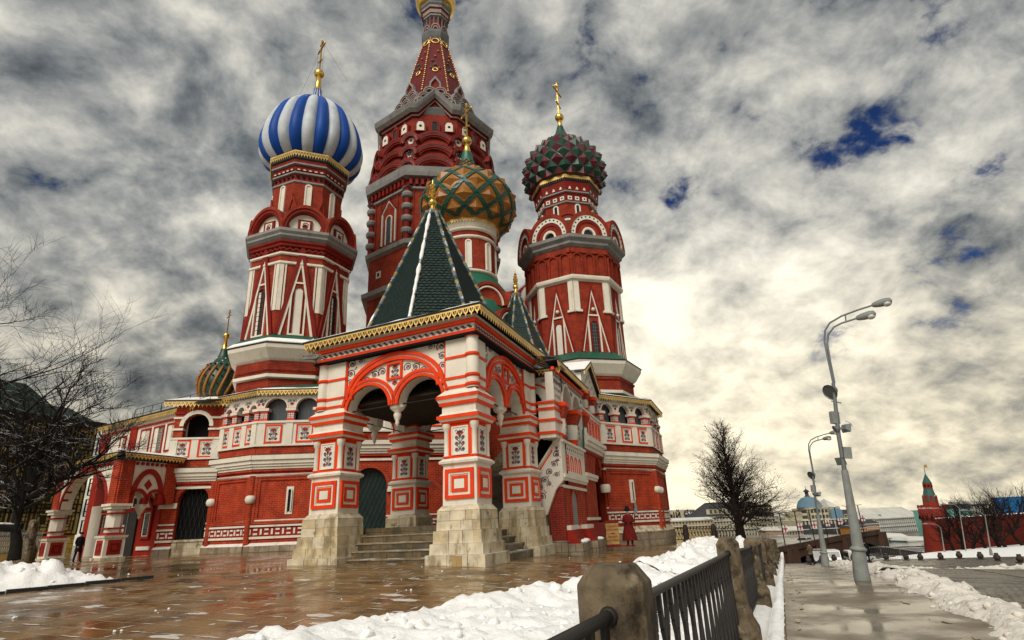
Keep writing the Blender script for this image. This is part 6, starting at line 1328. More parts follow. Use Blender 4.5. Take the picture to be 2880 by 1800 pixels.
RL=['iron railing panel between the nearest post and the bottom edge of the picture','iron railing panel between the nearest and second posts','iron railing panel between the second and third posts','iron railing panel between the third and fourth posts','iron railing panel between the fourth and fifth posts','iron railing panel between the fifth and sixth posts','iron railing panel between the sixth and seventh posts','iron railing panel between the seventh and eighth posts','iron railing panel between the eighth and ninth posts','iron railing panel between the ninth and tenth posts']
sp=[-6.4]+ss
for k in range(len(sp)-1):
    s0,s1=sp[k]+.14,sp[k+1]-.14; x,y=st((s0+s1)/2,0); t=thing('iron_railing',(x,y,fbase((s0+s1)/2)),RL[k],'railing','iron railing panels between the posts')
    P0=Vector((*st(s0,0),ptop(s0)-.20)); P1=Vector((*st(s1,0),ptop(s1)-.20)); q=MB()
    q.tube([P0[:],P0.lerp(P1,.33)[:],P0.lerp(P1,.66)[:],P1[:]],.027,8,'iron'); q.build('top_rail',t)
    q=MB(); d0=Vector((0,0,1.06)); q.tube([(P0-d0)[:],(P1-d0)[:]],.022,6,'iron'); q.build('bottom_rail',t)
    n=round((s1-s0)/.385)
    for i in range(n):
        f=(i+.5)/n; p=P0.lerp(P1,f)-d0; inst('baluster',bal,t,Matrix.Translation(p)@Matrix.Rotation(fa,4,'Z'))
# low kerb wall under the railing with lying snow
def strip(name,ss_,cross,m,kind='structure',label=None,cat=None,smooth=False):
    q=MB(); vs=[]; n=None
    for s in ss_:
        c_=cross(s); n=len(c_)
        for t,z in c_: x,y=st(s,t); vs.append((x,y,z))
    q.add(vs,[(i*n+j+1,i*n+j,(i+1)*n+j,(i+1)*n+j+1) for i in range(len(ss_)-1) for j in range(n-1)],m,smooth); return q.build(name,None,label,cat,kind=kind)
strip('kerb_wall',lin(-10,64,90),lambda s:[(-.3,fbase(s)-.02),(.27,fbase(s)-.02),(.27,fbase(s)+.10),(.50,fbase(s)+.10),(.53,min(HS(s),fbase(s)+.05)-.25)],'limestone')
def sx(s):
    j=.08*noise.fractal(Vector((s*1.3,2,0)),.8,2,4); b=fbase(s); return [(-.32,b+.02),(-.1,b+.10+j),(.12,b+.09+j),(.24,b+.03),(.265,b-.01)]
strip('snow_strip',lin(-10,64,900),sx,'snow','stuff','snow lying along the foot of the stone posts','snow',True)
def sk2(s):
    j=.055*noise.fractal(Vector((s*2.1,8,0)),.8,2,4); b=fbase(s)+.10; g=min(1,max(-.25,.75+1.6*noise.fractal(Vector((s*.55,4,0)),.8,2,4))); return [(.285+j*.5,b-.006),(.31+j*.5,b-.005+.06*g+j*.6),(.40,b-.005+.085*g+j*.6),(.47+j*.6,b-.005+.05*g+j*.6),(.50+j*.8,b-.012)]
strip('snow_strip',lin(-10,64,900),sk2,'snow','stuff','snow capping the low kerb beside the wet pavement','snow',True)

sm_=MB()
for k in range(46):      # slush on the pavement
    s_=rnd.uniform(1,30); side=rnd.random()<.6; t_=(.62+abs(rnd.gauss(0,.22))) if side else 3.3-abs(rnd.gauss(0,.25)); cx,cy=st(s_,t_); n=15; ra=rnd.uniform(.02,.09)
    ring_=[]
    for i in range(n):
        a=2*PI*i/n; ds,dt_=ra*3.4*math.cos(a)*rnd.uniform(.35,1.2),ra*math.sin(a)*rnd.uniform(.35,1.2); x,y=st(s_+ds,t_+dt_); ring_.append((x,y,HS(s_+ds)+.012*math.sin((s_+ds)*1.7+t_+dt_)+.012))
    x,y=st(s_,t_); sm_.add(ring_+[(x,y,HS(s_)+.012*math.sin(s_*1.7+t_)+.02)],[(i,(i+1)%n,n) for i in range(n)],'joint_slush',True)
sm_.build('slush',None,'patches of slush along both edges of the wet pavement','slush',kind='stuff')
def zp(x,y): return (2200+x/1.8)/1.19055,(800+y/1.8)/1.19055     # points measured on the tall lamp
def street_lamp(pos,label,d,k,variant):
    """pos maps lamp coordinates to places in the world; k is the scale of its fittings"""
    base=pos(400,1490); t=thing('street_lamp',base,label,'lamp','twin-arm street lamps with floodlights')
    V=lambda x,y,dd=0:Vector(pos(x,y))+Vector((.0,dd,0))
    def tub(name,pts,rs,m='grey_metal',n=12):
        q=MB(); q.tube([p[:] for p in pts],rs,n,m); return q.build(name,t)
    b0,b1,b2=V(402,1490),V(383,1325),V(315,940)
    tub('lamp_base',[b0-Vector((0,0,.4)),b0+(b1-b0)*.3,b0+(b1-b0)*.85],[.34*k,.31*k,.27*k]); tub('base_ring',[b0+(b1-b0)*.84,b0+(b1-b0)*.88,b0+(b1-b0)*.93,b0+(b1-b0)*.96,b1],[.27*k,.34*k,.34*k,.28*k,.25*k])
    tub('lamp_post',[b1,b1.lerp(b2,.5),b2],[.235*k,.185*k,.14*k])
    b3=V(258,500); tub('upper_post',[b2,V(285,760),b3],[.10*k,.095*k,.08*k],'lamp_metal')
    a1=[b3,V(232,380),V(214,290),V(216,235),V(240,195),V(300,160),V(380,130),V(455,106)]; a2=[b3+Vector((.05,0,0)),V(243,390),V(228,300),V(232,255),V(262,215),V(300,196),V(375,172)]
    tub('lamp_arm',a1,.045*k,'lamp_metal',8); tub('lamp_arm',a2,.045*k,'lamp_metal',8); tub('arm_brace',[a1[5].lerp(a1[6],.25),a2[5].lerp(a2[6],.3)],.03*k,'lamp_metal',6)
    for e,h in ((a1[-1],V(556,80)),(a2[-1],V(474,145))):
        dv=(h-e); q=MB(); ms=[e+dv*f for f in (-.02,.1,.35,.7,.93,1.0)]; q.tube([p[:] for p in ms],[.07*k,.13*k,.17*k,.19*k,.15*k,.03*k],10,'grey_metal'); q.build('lamp_head',t)
        q=MB(); c_=e+dv*.72-Vector((0,0,.10*k)); q.ball(c_[:],.19*k,'lamp_glass',12,8,sz=.7); q.build('lamp_glass',t)
    def flood(c,aim,r,bowl):
        a=Vector(aim).normalized(); q=MB(a.to_track_quat('Z','Y').to_matrix().to_4x4()); q.M=Matrix.Translation(c)@q.M
        if bowl: q.lathe([(r*.25,-r*1.1),(r*.45,-r*.9),(r*.75,-r*.3),(r,0),(r*1.05,.03)],14,'lamp_metal'); q.lathe([(.001,-.01),(r,-.01)],14,'flood_glass')
        else: q.frus(r*.55,r*.45,-r*.8,r,r*.8,0,'lamp_metal'); q.box(-r*.9,r*.9,-r*.7,r*.7,.0,.012,'flood_glass')
        q.build('floodlight',t)
    def boxx(c,w_,h,dp,rz): q=MB(Matrix.Translation(c)@Matrix.Rotation(rz,4,'Z')@Matrix.Rotation(rad(6),4,'Y')); q.box(-w_/2,w_/2,-dp/2,dp/2,-h/2,h/2,'grey_metal'); q.build('control_box',t)
    flood(V(243,545),(-1,-.3,-.45),.36*k,True); boxx(V(265,675),.38*k,.55*k,.2*k,.2); flood(V(272,735),(-1,.2,-.5),.2*k,True); flood(V(328,728),(1,.3,-.35),.24*k,False); boxx(V(330,852),.32*k,.5*k,.2*k,-.3); flood(V(296,895),(-.8,-.6,-.4),.22*k,False)
    tub('cross_bracket',[V(248,590),V(300,600)],.03*k,'lamp_metal',6); tub('cross_bracket',[V(270,720),V(345,745)],.03*k,'lamp_metal',6); tub('cable',[V(318,690),V(345,702),V(358,720)],.010*k,'iron',4)
    return t
D1=22.5; street_lamp(lambda x,y:at(*zp(x,y),D1)[:],'tall leaning grey street lamp with floodlights on the wet pavement',D1,.74,0)
D2=47.0
def pos2(x,y):    # the second lamp stands farther down the slope, same size
    p0=at(*zp(402,1490),D1); p=at(*zp(x,y),D1); b=at(1950,1338,D2); o=p-p0; return (b.x+o.x*.9,b.y+o.y,b.z+o.z*1.0)
street_lamp(pos2,'shorter-looking farther twin-arm street lamp in front of the domed bank building',D2,.82,1)
def small_lamp(x,yb,yt,d,label,side=-1,group='plain lamp posts by the fortress wall',arm=1.6):
    b0=at(x,yb,d); t0=at(x-(yb-yt)*.16,yt,d); t=thing('lamp_post',b0,label,'lamp',group); q=MB(); q.tube([b0[:],b0.lerp(t0,.15)[:],b0.lerp(t0,.16)[:],t0[:]],[.15,.12,.065,.04],8,'grey_metal'); q.build('pole',t)
    q=MB(); e=t0+Vector((side*arm,0,.55)); q.tube([t0[:],(t0+Vector((side*arm*.3,0,.45)))[:],e[:]],.03,6,'grey_metal'); q.build('arm',t); q=MB(); q.tube([e[:],(e+Vector((side*.35,0,.05)))[:],(e+Vector((side*.8,0,0)))[:]],[.05,.09,.04],8,'grey_metal'); q.build('lamp_head',t)
for x,yb,yt,d,lb in ((2285,1322,1200,100,'grey lamp post standing at the foot of the fortress tower wall'),(2342,1312,1218,78,'grey lamp post in the snow before the fortress wall, with an angled arm'),(2232,1308,1246,105,'thin lamp post just right of the fortress tower, among the bollards'),(2412,1290,1225,120,'grey lamp post at the right edge before the fortress wall')):
    small_lamp(x,yb,yt,d,lb)
# bollards
bm=MB(); bm.frus(.30,.30,0,.28,.28,.10,'granite_dark'); bm.lathe([(.18,.10),(.24,.16),(.30,.32),(.29,.48),(.20,.60),(.17,.64),(.19,.68),(.19,.74),(.12,.78)],12,'granite_dark',cap=True); bmm=bm.mesh('stone_bollard')
BX=[(1912,1332,62,'squat stone bollard at the left, beside the standing man'),(1943,1330,62,'squat stone bollard just right of the standing man'),(1972,1327,64,'squat stone bollard half behind the farther street lamp'),(2017,1326,66,'squat stone bollard between the two street lamps'),(2095,1324,68,'first stone bollard right of the tall lamp, before the barriers'),(2142,1324,68,'second stone bollard right of the tall lamp, before the barriers'),(2176,1324,68,'third stone bollard right of the tall lamp, at the barrier end'),(2224,1323,67,'stone bollard sunk in snow below the fortress tower'),(2268,1320,67,'stone bollard second from the fortress tower in the snow pile'),(2318,1322,66,'stone bollard at the right end of the snow pile'),(2358,1326,62,'stone bollard third from the right edge'),(2412,1330,60,'stone bollard at the right edge of the picture')]
for x,y,d,lb in BX: inst('stone_bollard',bmm,None,Matrix.Translation(at(x,y,d))@Matrix.Rotation(rnd.random(),4,'Z')@Matrix.Scale(.80,4),lb,'bollard','stone bollards at the foot of the square')
# steel crowd barriers
for i,(x0,x1,lb) in enumerate(((2044,2085,'steel crowd barrier nearest the tall lamp'),(2088,2130,'middle steel crowd barrier before the parked cars'),(2133,2172,'right-hand steel crowd barrier below the embankment'))):
    a,b_=at(x0,1323,72),at(x1,1321,72); t=thing('crowd_barrier',a,lb,'barrier','steel crowd barriers'); q=MB(); up=Vector((0,0,1.15)); q.tube([a[:],(a+up)[:],(b_+up)[:],b_[:],(a+Vector((0,0,.15)))[:]],.025,5,'lamp_metal'); q.build('frame',t)
    for k in range(9):
        p=a.lerp(b_,(k+1)/10); q=MB(); q.tube([(p+Vector((0,0,.12)))[:],(p+up)[:]],.012,4,'lamp_metal',cap=False); q.build('bar',t)

# ---------------------------------------------------------------- people
def body(name,joints,edges,radii,paint,root=0):
    me=bpy.data.meshes.new(name); me.from_pydata([tuple(j) for j in joints],edges,[]); o=bpy.data.objects.new(name+'_tmp',me); COL.objects.link(o)
    md=o.modifiers.new('s','SKIN'); md.use_smooth_shade=True
    for i,sv in enumerate(me.skin_vertices[0].data): sv.radius=(radii[i],radii[i]) if not isinstance(radii[i],tuple) else radii[i]; sv.use_root=i==root
    o.modifiers.new('u','SUBSURF').levels=2; o.modifiers['u'].render_levels=2
    dg=bpy.context.evaluated_depsgraph_get(); m2=bpy.data.meshes.new_from_object(o.evaluated_get(dg)); bpy.data.objects.remove(o)
    m2.name=name; m2.materials.clear(); names=[]
    for p in m2.polygons:
        mm=paint(p.center)
        if mm not in names: names.append(mm); m2.materials.append(mat(mm))
        p.material_index=names.index(mm); p.use_smooth=True
    return m2
def person_mesh(coat,trousers,step=.12,arms='down',hair='cloth_black'):
    J=[(0,0,.95),(0,0,1.12),(0,.01,1.34),(0,.01,1.46),(0,.01,1.53),(0,-.02,1.60),(0,-.015,1.69),(0,-.005,1.75),
       (.10,0,.88),(.11,-step*.6,.50),(.11,-step,.09),(.12,-step-.16,.04),(-.10,0,.88),(-.11,step*.4,.50),(-.11,step*1.2,.10),(-.12,step*1.2-.15,.04)]
    R=[.15,.14,.155,.09,.055,.075,.088,.05,.095,.07,.055,.042,.095,.07,.055,.042]
    E=[(0,1),(1,2),(2,3),(3,4),(4,5),(5,6),(6,7),(0,8),(8,9),(9,10),(10,11),(0,12),(12,13),(13,14),(14,15)]
    A={'down':[((.19,.0,1.42),(.25,.02,1.16),(.22,-.10,.95),(.17,-.15,.90))]*1,'bent':[((.19,.0,1.42),(.27,.0,1.16),(.16,-.22,1.18),(.08,-.27,1.22))]}[arms]
    for s in (-1,1):
        b=len(J)
        for i,(x,y,z) in enumerate(A[0]): J.append((x*s,y,z)); R.append((.065,.052,.040,.036)[i])
        E+=[(3,b),(b,b+1),(b+1,b+2),(b+2,b+3)]
        h=J[-1]; 
        for f in range(4): J.append((h[0]+s*.0+(f-1.5)*.018,h[1]-.03,h[2]-.055-.012*(f in(1,2)))); R.append(.009); E.append((b+3,len(J)-1))
        J.append((h[0]-s*.035,h[1]-.045,h[2]-.01)); R.append(.010); E.append((b+3,len(J)-1))
    def paint(c):
        if c.z>1.66 or (c.z>1.58 and c.y>.02): return hair
        if c.z>1.52: return 'skin'
        if c.z>.80: return coat if not (c.z<.93 and abs(c.x)>.12 and c.y<-.12) else 'skin'
        if c.z<.07: return 'cloth_black'
        return trousers
    return body('person',J,E,R,paint)
def coat_mesh(m,z0=.62,z1=1.45):
    q=MB(); q.lathe([(.22,z0),(.205,.8),(.175,1.05),(.19,1.25),(.20,1.36),(.12,z1)],14,m); q.v=[(x*1.05,y*.72,z) for x,y,z in q.v]; return q.mesh('coat')
pm=person_mesh('cloth_black','cloth_black'); cm_=coat_mesh('cloth_black'); cap=MB(); cap.lathe([(.105,1.655),(.108,1.70),(.09,1.755),(.03,1.775)],12,'cloth_black'); cap.box(-.06,.06,-.17,-.08,1.665,1.68,'cloth_black'); capm=cap.mesh('cap')
def person(loc,rz,s,label,me,extra):
    M=Matrix.Translation(loc)@Matrix.Rotation(rz,4,'Z')@Matrix.Scale(s,4); o=inst('person',me,None,M,label,'person')
    for n,m_ in extra: inst(n,m_,o,M)
    return o
p=at(181,1322,37.3); p.z=H(p.x,p.y)-.02; person(p,rad(70),.80,'person in dark coat and cap standing before the small entrance porch',pm,(('coat',cm_),('cap',capm)))
p2=person_mesh('cloth_tan','cloth_black',.05,'bent'); p=at(1921,1336,63); person(p,rad(200),1.12,'person in brown jacket taking a photo between two bollards',p2,(('coat',coat_mesh('cloth_tan',.85)),))
p=at(2120,1327,70); q_=at(2068-10,1330,70); person(at(2052,1330,66),rad(150),1.1,'person in black coat walking behind the tall lamp',pm,(('coat',cm_),))
# advertising figure of a guard in a long red coat with a pole axe, and its scroll board
fj=at(1490,1292,35.0); FS=1.14
Mf=Matrix.Translation(fj)@Matrix.Rotation(rad(-12),4,'Z')@Matrix.Scale(FS,4)
gm_=person_mesh('cloth_red','cloth_red',.05,'bent',hair='cloth_black'); fig=inst('advertising_figure',gm_,None,Mf,'dummy guard in long dark red coat and fur hat with a pole axe','figure')
q=MB(); q.lathe([(.36,.30),(.33,.5),(.27,.75),(.19,1.05),(.185,1.1),(.21,1.25),(.22,1.36),(.13,1.48)],16,'cloth_red'); q.v=[(x*1.05,y*.75,z) for x,y,z in q.v]; inst('coat',q.mesh('coat'),fig,Mf)
q=MB(); q.lathe([(.12,1.68),(.135,1.72),(.13,1.79),(.10,1.80),(.09,1.88),(.03,1.92)],12,'cloth_black'); inst('fur_hat',q.mesh('fur_hat'),fig,Mf)
q=MB(); q.tube([(.30,-.22,.75),(.36,-.22,2.0)],.018,6,'bark_plain'); q.ext([(.33,1.55),(.38,1.45),(.50,1.62),(.52,1.85),(.44,2.08),(.36,2.12),(.40,1.85),(.36,1.7)],-.235,-.215,'lamp_metal'); inst('pole_axe',q.mesh('pole_axe'),fig,Mf)
def text_mesh(name,body_,size,m,ext=.004,align='CENTER'):
    cu=bpy.data.curves.new(name,'FONT'); cu.body=body_; cu.size=size; cu.extrude=ext; cu.align_x=align; o=bpy.data.objects.new(name+'_tmp',cu); COL.objects.link(o)
    dg=bpy.context.evaluated_depsgraph_get(); me=bpy.data.meshes.new_from_object(o.evaluated_get(dg)); bpy.data.objects.remove(o); me.materials.clear(); me.materials.append(mat(m)); me.name=name; return me
sj=at(1450,1291,35.0); Ms=Matrix.Translation(sj)@Matrix.Rotation(rad(-8),4,'Z')
q=MB(Ms); q.ext([(-.36,.10),(.36,.10),(.34,.35),(.37,.6),(.34,.9),(.37,1.15),(.35,1.28),(-.35,1.28),(-.37,1.1),(-.34,.85),(-.37,.55),(-.34,.3)],-.02,.02,'sign_cream'); sg=thing('scroll_sign',sj,'cream and red scroll-shaped gift shop board beside the red guard figure','sign'); q.build('board',sg)
for z in (1.30,.06):
    q=MB(Ms); q.tube([(-.40,0,z),(.40,0,z)],.06,10,'sign_red'); q.build('scroll_roll',sg)
for tx,z,sz in (('ПОДАРКИ',1.02,.13),('СУВЕНИРЫ',.85,.13),('PRESENTS',.46,.13),('SOUVENIRS',.28,.13)):
    inst('lettering',text_mesh('lettering',tx,sz,'sign_text'),sg,Ms@Matrix.Translation((0,-.028,z))@Matrix.Rotation(PI/2,4,'X'))
q=MB(Ms); q.ext([(-.16,.68),(0,.65),(.16,.68),(.0,.72)],-.03,-.02,'sign_red'); q.build('flourish',sg)
q=MB(Ms); q.box(-.42,1.2,-.25,.25,-.02,.03,'sign_red'); q.build('stand',sg)
# bird-sized dark scrap on the snow is left as a small branch
# iron railing and posts at the far end of the terrace
a,b_=at(1566,1281,49),at(1760,1279,52); t=thing('iron_fence',a,'dark iron fence with crossed bars at the far edge of the terrace','fence'); n=26; Fq=wallframe(a,b_,0); L=(b_-a).length; z0=a.z
for z in (.18,1.0):
    q=MB(Fq); q.tube([(0,0,z0+z),(L,0,b_.z+z)],.028,5,'iron'); q.build('rail',t)
xm=MB(); w_=L/n/2
for s in (-1,1): xm.tube([(-w_*s,0,.18),(w_*s,0,1.0)],.018,4,'iron',cap=False)
xm=xm.mesh('crossed_bars')
for i in range(n): inst('crossed_bars',xm,t,Fq@Matrix.Translation(((i+.5)*L/n,0,z0+(b_.z-z0)*(i+.5)/n)))
q=MB(); q.lathe([(.30,0),(.30,.12),(.22,.2),(.22,.9),(.18,1.1),(.10,1.25)],8,'granite_dark',smooth=False); dpm=q.mesh('dark_post')
for x,y,lb in ((1623,1280,'dark stone fence post left of the far snow mound'),(1690,1279,'dark stone fence post behind the far snow mound')): inst('dark_post',dpm,None,Matrix.Translation(at(x,y,48.5)),lb,'post','dark posts of the far iron fence')
# flag at the right corner of the cathedral
fp=at(1566,1262,52); t=thing('flag',at(1566,1283,52),'white and blue flag hanging by the right corner of the cathedral','flag'); q=MB(Matrix.Translation(at(1566,1283,52))); q.tube([(0,0,0),(0,0,2.7)],.03,6,'grey_metal'); q.build('flag_pole',t)
for x0,x1,m in ((.02,.20,'flag_white'),(.20,.44,'flag_blue')): q=MB(Matrix.Translation(at(1566,1283,52))); q.ext([(x0,.7),(x1,.6),(x1+.02,2.5),(x0,2.6)],-.02,.02,m); q.build('flag_cloth',t)
# ================================================================ trees
def grow(mb,tw,p,d,L,r,lev,r_,spread,up,maxlev,m,leaf=None,sides=6):
    n=4 if lev<maxlev else 3; pts=[p.copy()]; rs=[r]; q=p.copy(); dd=d.copy()
    for i in range(n):
        dd=(dd+Vector((r_.gauss(0,.16),r_.gauss(0,.16),r_.gauss(0,.12)+up*.10))).normalized(); q=q+dd*(L/n); pts.append(q.copy()); rs.append(r*(1-.62*(i+1)/n))
    (mb if lev<2 else tw).tube([v[:] for v in pts],rs,sides if lev==0 else (5 if lev<3 else 3),m,cap=False)
    if lev>=maxlev:
        if leaf is not None and r_.random()<leaf[1]:
            for k in range(leaf[2]):
                c=pts[-1].lerp(pts[0],r_.random()*.9); a=Vector((r_.gauss(0,1),r_.gauss(0,1),r_.gauss(0,1))).normalized(); b=a.orthogonal().normalized()*leaf[3]; e=a.cross(b).normalized()*leaf[3]
                leaf[0].add([(c-b-e)[:],(c+b-e*.4)[:],(c+b*.3+e)[:]],[(0,1,2)],'dead_leaf')
        return
    k=(5,4,4,4,3,3)[lev]
    for i in range(k):
        f=(.30 if lev==0 else .25)+(.70)*(i+r_.random()*.8)/k; f=min(f,1); j=min(int(f*n),n-1); pp=pts[j].lerp(pts[j+1],f*n-j)
        ax=Vector((r_.gauss(0,1),r_.gauss(0,1),r_.gauss(0,.45)+up*.35)).normalized(); nd=(dd*(1-spread)+ax*spread).normalized()
        grow(mb,tw,pp,nd,L*r_.uniform(.52,.78),max(rs[j]*r_.uniform(.5,.68),.009),lev+1,r_,spread,up,maxlev,m,leaf,sides)
    grow(mb,tw,pts[-1],dd,L*.62,rs[-1],lev+1,r_,spread,up,maxlev,m,leaf,sides)
def bare_tree(name,base,limbs,label,seed,maxlev,m,spread=.6,up=.5,leaf=None,group=None):
    r_=random.Random(seed); t=thing(name,base,label,'tree',group); mb,tw=MB(),MB(); lf=MB() if leaf else None
    for p,d,L,r in limbs: grow(mb,tw,Vector(p),Vector(d).normalized(),L,r,0,r_,spread,up,maxlev,m,(lf,*leaf) if leaf else None,8)
    mb.build('trunk',t); tw.build('crown',t)
    if lf and lf.v: lf.build('dry_leaves',t,kind='stuff')
    return t
# big spreading tree at the left edge
B=at(40,1292,26); Z=Vector((0,0,1)); rt=Vector((.87,.50,0))
tr_=B+Vector((0,0,1.5))
bare_tree('bare_tree',B,[(B-Z*.4,(.05,0,1),2.2,.19),(tr_,(.70,.40,.85),2.0,.13),(tr_+Z*.3,(.25,.1,1.0),2.5,.14),(tr_+Z*.5,(-.3,.2,1),2.8,.14),(tr_,(-.9,-.4,.6),2.6,.14),(tr_-Z*.3,(.85,.25,.40),1.6,.07),(tr_-Z*.9,(-.9,-.5,.05),2.6,.16)],'large bare spreading tree with snow on its limbs at the left edge',11,4,'bark',.50,.45)
B2=at(-95,1290,40); bare_tree('bare_tree',B2,[(B2,(.03,0,1),8.0,.22),(B2+Z*7.2,(.05,-.1,1),4.6,.09)],'slender birch reaching up at the far left behind the spreading tree',5,4,'bark_plain',.5,.3)
# conical tree behind the railing, some dry leaves left
B=at(1754,1282,46); r_=random.Random(21); t=thing('bare_tree',B,'conical bare tree with a few dry brown leaves behind the stone post railing','tree'); mb,tw,lf=MB(),MB(),MB(); Ht=7.9
ax=[B+Vector((-.035*Ht*f,0,Ht*f)) for f in lin(0,1,14)]; mb.tube([(p-Z*.3)[:] if i==0 else p[:] for i,p in enumerate(ax)],[.36-.345*(f**.8) for f in lin(0,1,14)],9,'bark_plain'); 
for i in range(64):
    f=.12+.86*(i/64); p=B+Vector((-.035*Ht*f,0,Ht*f)); a=i*2.4+r_.uniform(-.4,.4); L=(3.0*(1-f)**.5+.7)*r_.uniform(.7,1.05); el=.62+.62*f
    grow(tw,tw,p,Vector((math.cos(a)*math.cos(el),math.sin(a)*math.cos(el),math.sin(el)*.9)),L*.66,.085*(1-f)+.016,1,r_,.52,.35,4 if f<.55 else 3,'bark_plain',(lf,.22,2,.045))
for i in range(7):      # low drooping boughs towards the street
    p=B+Z*r_.uniform(.9,2.6); grow(tw,tw,p,Vector((r_.uniform(.6,1),r_.uniform(-.6,.4),r_.uniform(-.05,.25))),r_.uniform(1.6,2.3),.05,1,r_,.5,.15,4,'bark_plain',(lf,.3,2,.045))
mb.build('trunk',t); tw.build('crown',t); lf.build('dry_leaves',t,kind='stuff')
# trees before the fortress wall
for i,(x,y,d,h,lb) in enumerate(((2252,1298,112,6.1,'leftmost bare tree before the fortress wall, beside the tower'),(2275,1299,110,6.5,'second bare tree from the fortress tower'),(2300,1298,108,6.5,'third bare tree from the fortress tower, in the dark clump'),(2330,1296,104,6.8,'bare tree standing alone before the middle of the fortress wall'),(2362,1294,104,6.5,'left tree of the leaning pair before the fortress wall'),(2378,1294,103,6.8,'right tree of the leaning pair before the fortress wall'),(2418,1288,104,7.2,'bare tree at the right edge before the fortress wall'))):
    b0=at(x,y,d); bare_tree('bare_tree',b0,[(b0-Z*.3,(rnd.uniform(-.2,.05),0,1),h*.36,.26),(b0+Z*h*.3,(.35,.1,1),h*.42,.16),(b0+Z*h*.3,(-.4,-.1,1),h*.42,.16)],lb,30+i,3,'bark_plain',.6,.6,group='bare trees before the fortress wall')
for i,(x,y,d,h,lb) in enumerate(((2325,1245,190,11,'bare tree rising behind the fortress wall below the white tower block'),(2362,1240,190,12.5,'bare tree rising behind the fortress wall left of the blue billboard'),(2405,1240,190,12.5,'bare tree rising behind the fortress wall under the blue billboard'))):
    b0=at(x,y,d); bare_tree('bare_tree',b0-Z*5,[(b0-Z*5,(0,0,1),h*.5,.35),(b0-Z*1,(.5,.2,1),h*.5,.2),(b0-Z*1,(-.5,.2,1),h*.5,.2)],lb,60+i,3,'bark_plain',.6,.5,group='bare trees behind the fortress wall')

# ================================================================ far side of the river
def building(name,label,x0,x1,yt,yb,d0,d1,floors,cols,wall,roof=None,rh=0,win=(.42,.5),deep=14,group=None,first=0,snowy=True,roofmat='far_roof'):
    a,b=at(x0,yb,d0),at(x1,yb,d1); zt=at((x0+x1)/2,yt,(d0+d1)/2).z; z0=min(a.z,b.z)-2; F=wallframe(a,b,0); L=math.hypot(b.x-a.x,b.y-a.y)
    t=thing(name,(a.x,a.y,z0),label,'building',group); q=MB(F); q.box(0,L,0,deep,z0,zt,wall); q.build('wall',t)
    zb=(a.z+b.z)/2; fh=(zt-zb)/max(floors,1)
    if floors:
        wq=MB(); ww,wh=L/cols*win[0],fh*win[1]; wq.box(-ww/2,ww/2,-.05,.05,0,wh,'far_window'); wq.box(-ww/2-.1,ww/2+.1,-.25,.0,-.18,-.02,'far_white'); wm=wq.mesh('window')
        for f in range(floors):
            for c in range(cols): inst('window',wm,t,F@Matrix.Translation(((c+.5)*L/cols,0,zb+fh*(f+.28))))
        for f in range(1,floors+1):
            if f%2==0 or f==floors: q=MB(F); q.box(-.1,L+.1,-.35,.1,zb+fh*f-.35,zb+fh*f-.02,'far_white'); q.build('cornice',t)
    if rh:
        q=MB(F); i=min(rh*1.1,deep*.4); q.add([(-.3,-.4,zt),(L+.3,-.4,zt),(L+.3,deep+.3,zt),(-.3,deep+.3,zt),(i,i,zt+rh),(L-i,i,zt+rh),(L-i,deep-i,zt+rh),(i,deep-i,zt+rh)],[(0,1,5,4),(1,2,6,5),(2,3,7,6),(3,0,4,7),(4,5,6,7)],roofmat); q.build('roof',t)
    return t,F,L,zb,zt
building('apartment_house','long low yellow house with snowy roof right of the cathedral corner',1560,1690,1229,1266,225,238,3,17,'far_yellow',rh=.9,roofmat='far_white')
t,F,L,zb,zt=building('bank_building','pale bank block with big black lettering above the yellow house',1556,1622,1207,1240,262,268,0,1,'far_cream')
inst('lettering',text_mesh('lettering','ый банк',4.6,'black_paint',.1,'LEFT'),t,F@Matrix.Translation((L*.36,-.3,zb+2.6))@Matrix.Rotation(PI/2,4,'X'))
building('apartment_house','brown block with flat snowy roof between bank sign and mansard hotel',1621,1690,1212,1242,272,280,2,9,'far_pink',rh=.6,roofmat='far_white')
building('office_block','grey flat-topped block far behind the bank sign',1590,1642,1204,1216,330,335,1,8,'far_grey')
t,F,L,zb,zt=building('tower_block','distant pale tower block with a ring on top at the cathedral corner',1552,1571,1180,1222,420,424,9,5,'far_grey',win=(.5,.4)); q=MB(F@Matrix.Translation((L*.5,7,zt))); q.lathe([(3,0),(3,3),(5,3.4),(5,6),(3,7)],14,'far_grey',cap=True); q.build('roof_ring',t)
t,F,L,zb,zt=building('hotel','six-storey cream hotel with dark mansard roof behind the conical tree',1684,1838,1217,1268,240,262,5,22,'far_cream',rh=5.2,roofmat='far_roof')
wq=MB(); wq.box(-.9,.9,-.9,.6,0,2.0,'far_cream'); wq.ext([(-1.1,2.0),(1.1,2.0),(0,3.0)],-1.0,.6,'far_roof'); wq.box(-.5,.5,-.96,-.8,.3,1.7,'far_window'); dm=wq.mesh('dormer')
for i in range(15): inst('dormer',dm,t,F@Matrix.Translation(((i+.5)*L/15,1.2,zt+.8)))
building('apartment_house','low pink house left of the domed bank by the bridge',1864,1905,1252,1296,235,240,3,6,'far_pink',rh=1.2,roofmat='far_white')
building('office_block','pale slab block behind the low pink house',1876,1912,1222,1256,380,384,6,5,'far_grey')
t,F,L,zb,zt=building('domed_bank','ornate cream office building with blue dome and turrets beyond the bridge',1905,2020,1226,1290,300,312,3,13,'far_cream',win=(.5,.66),deep=26)
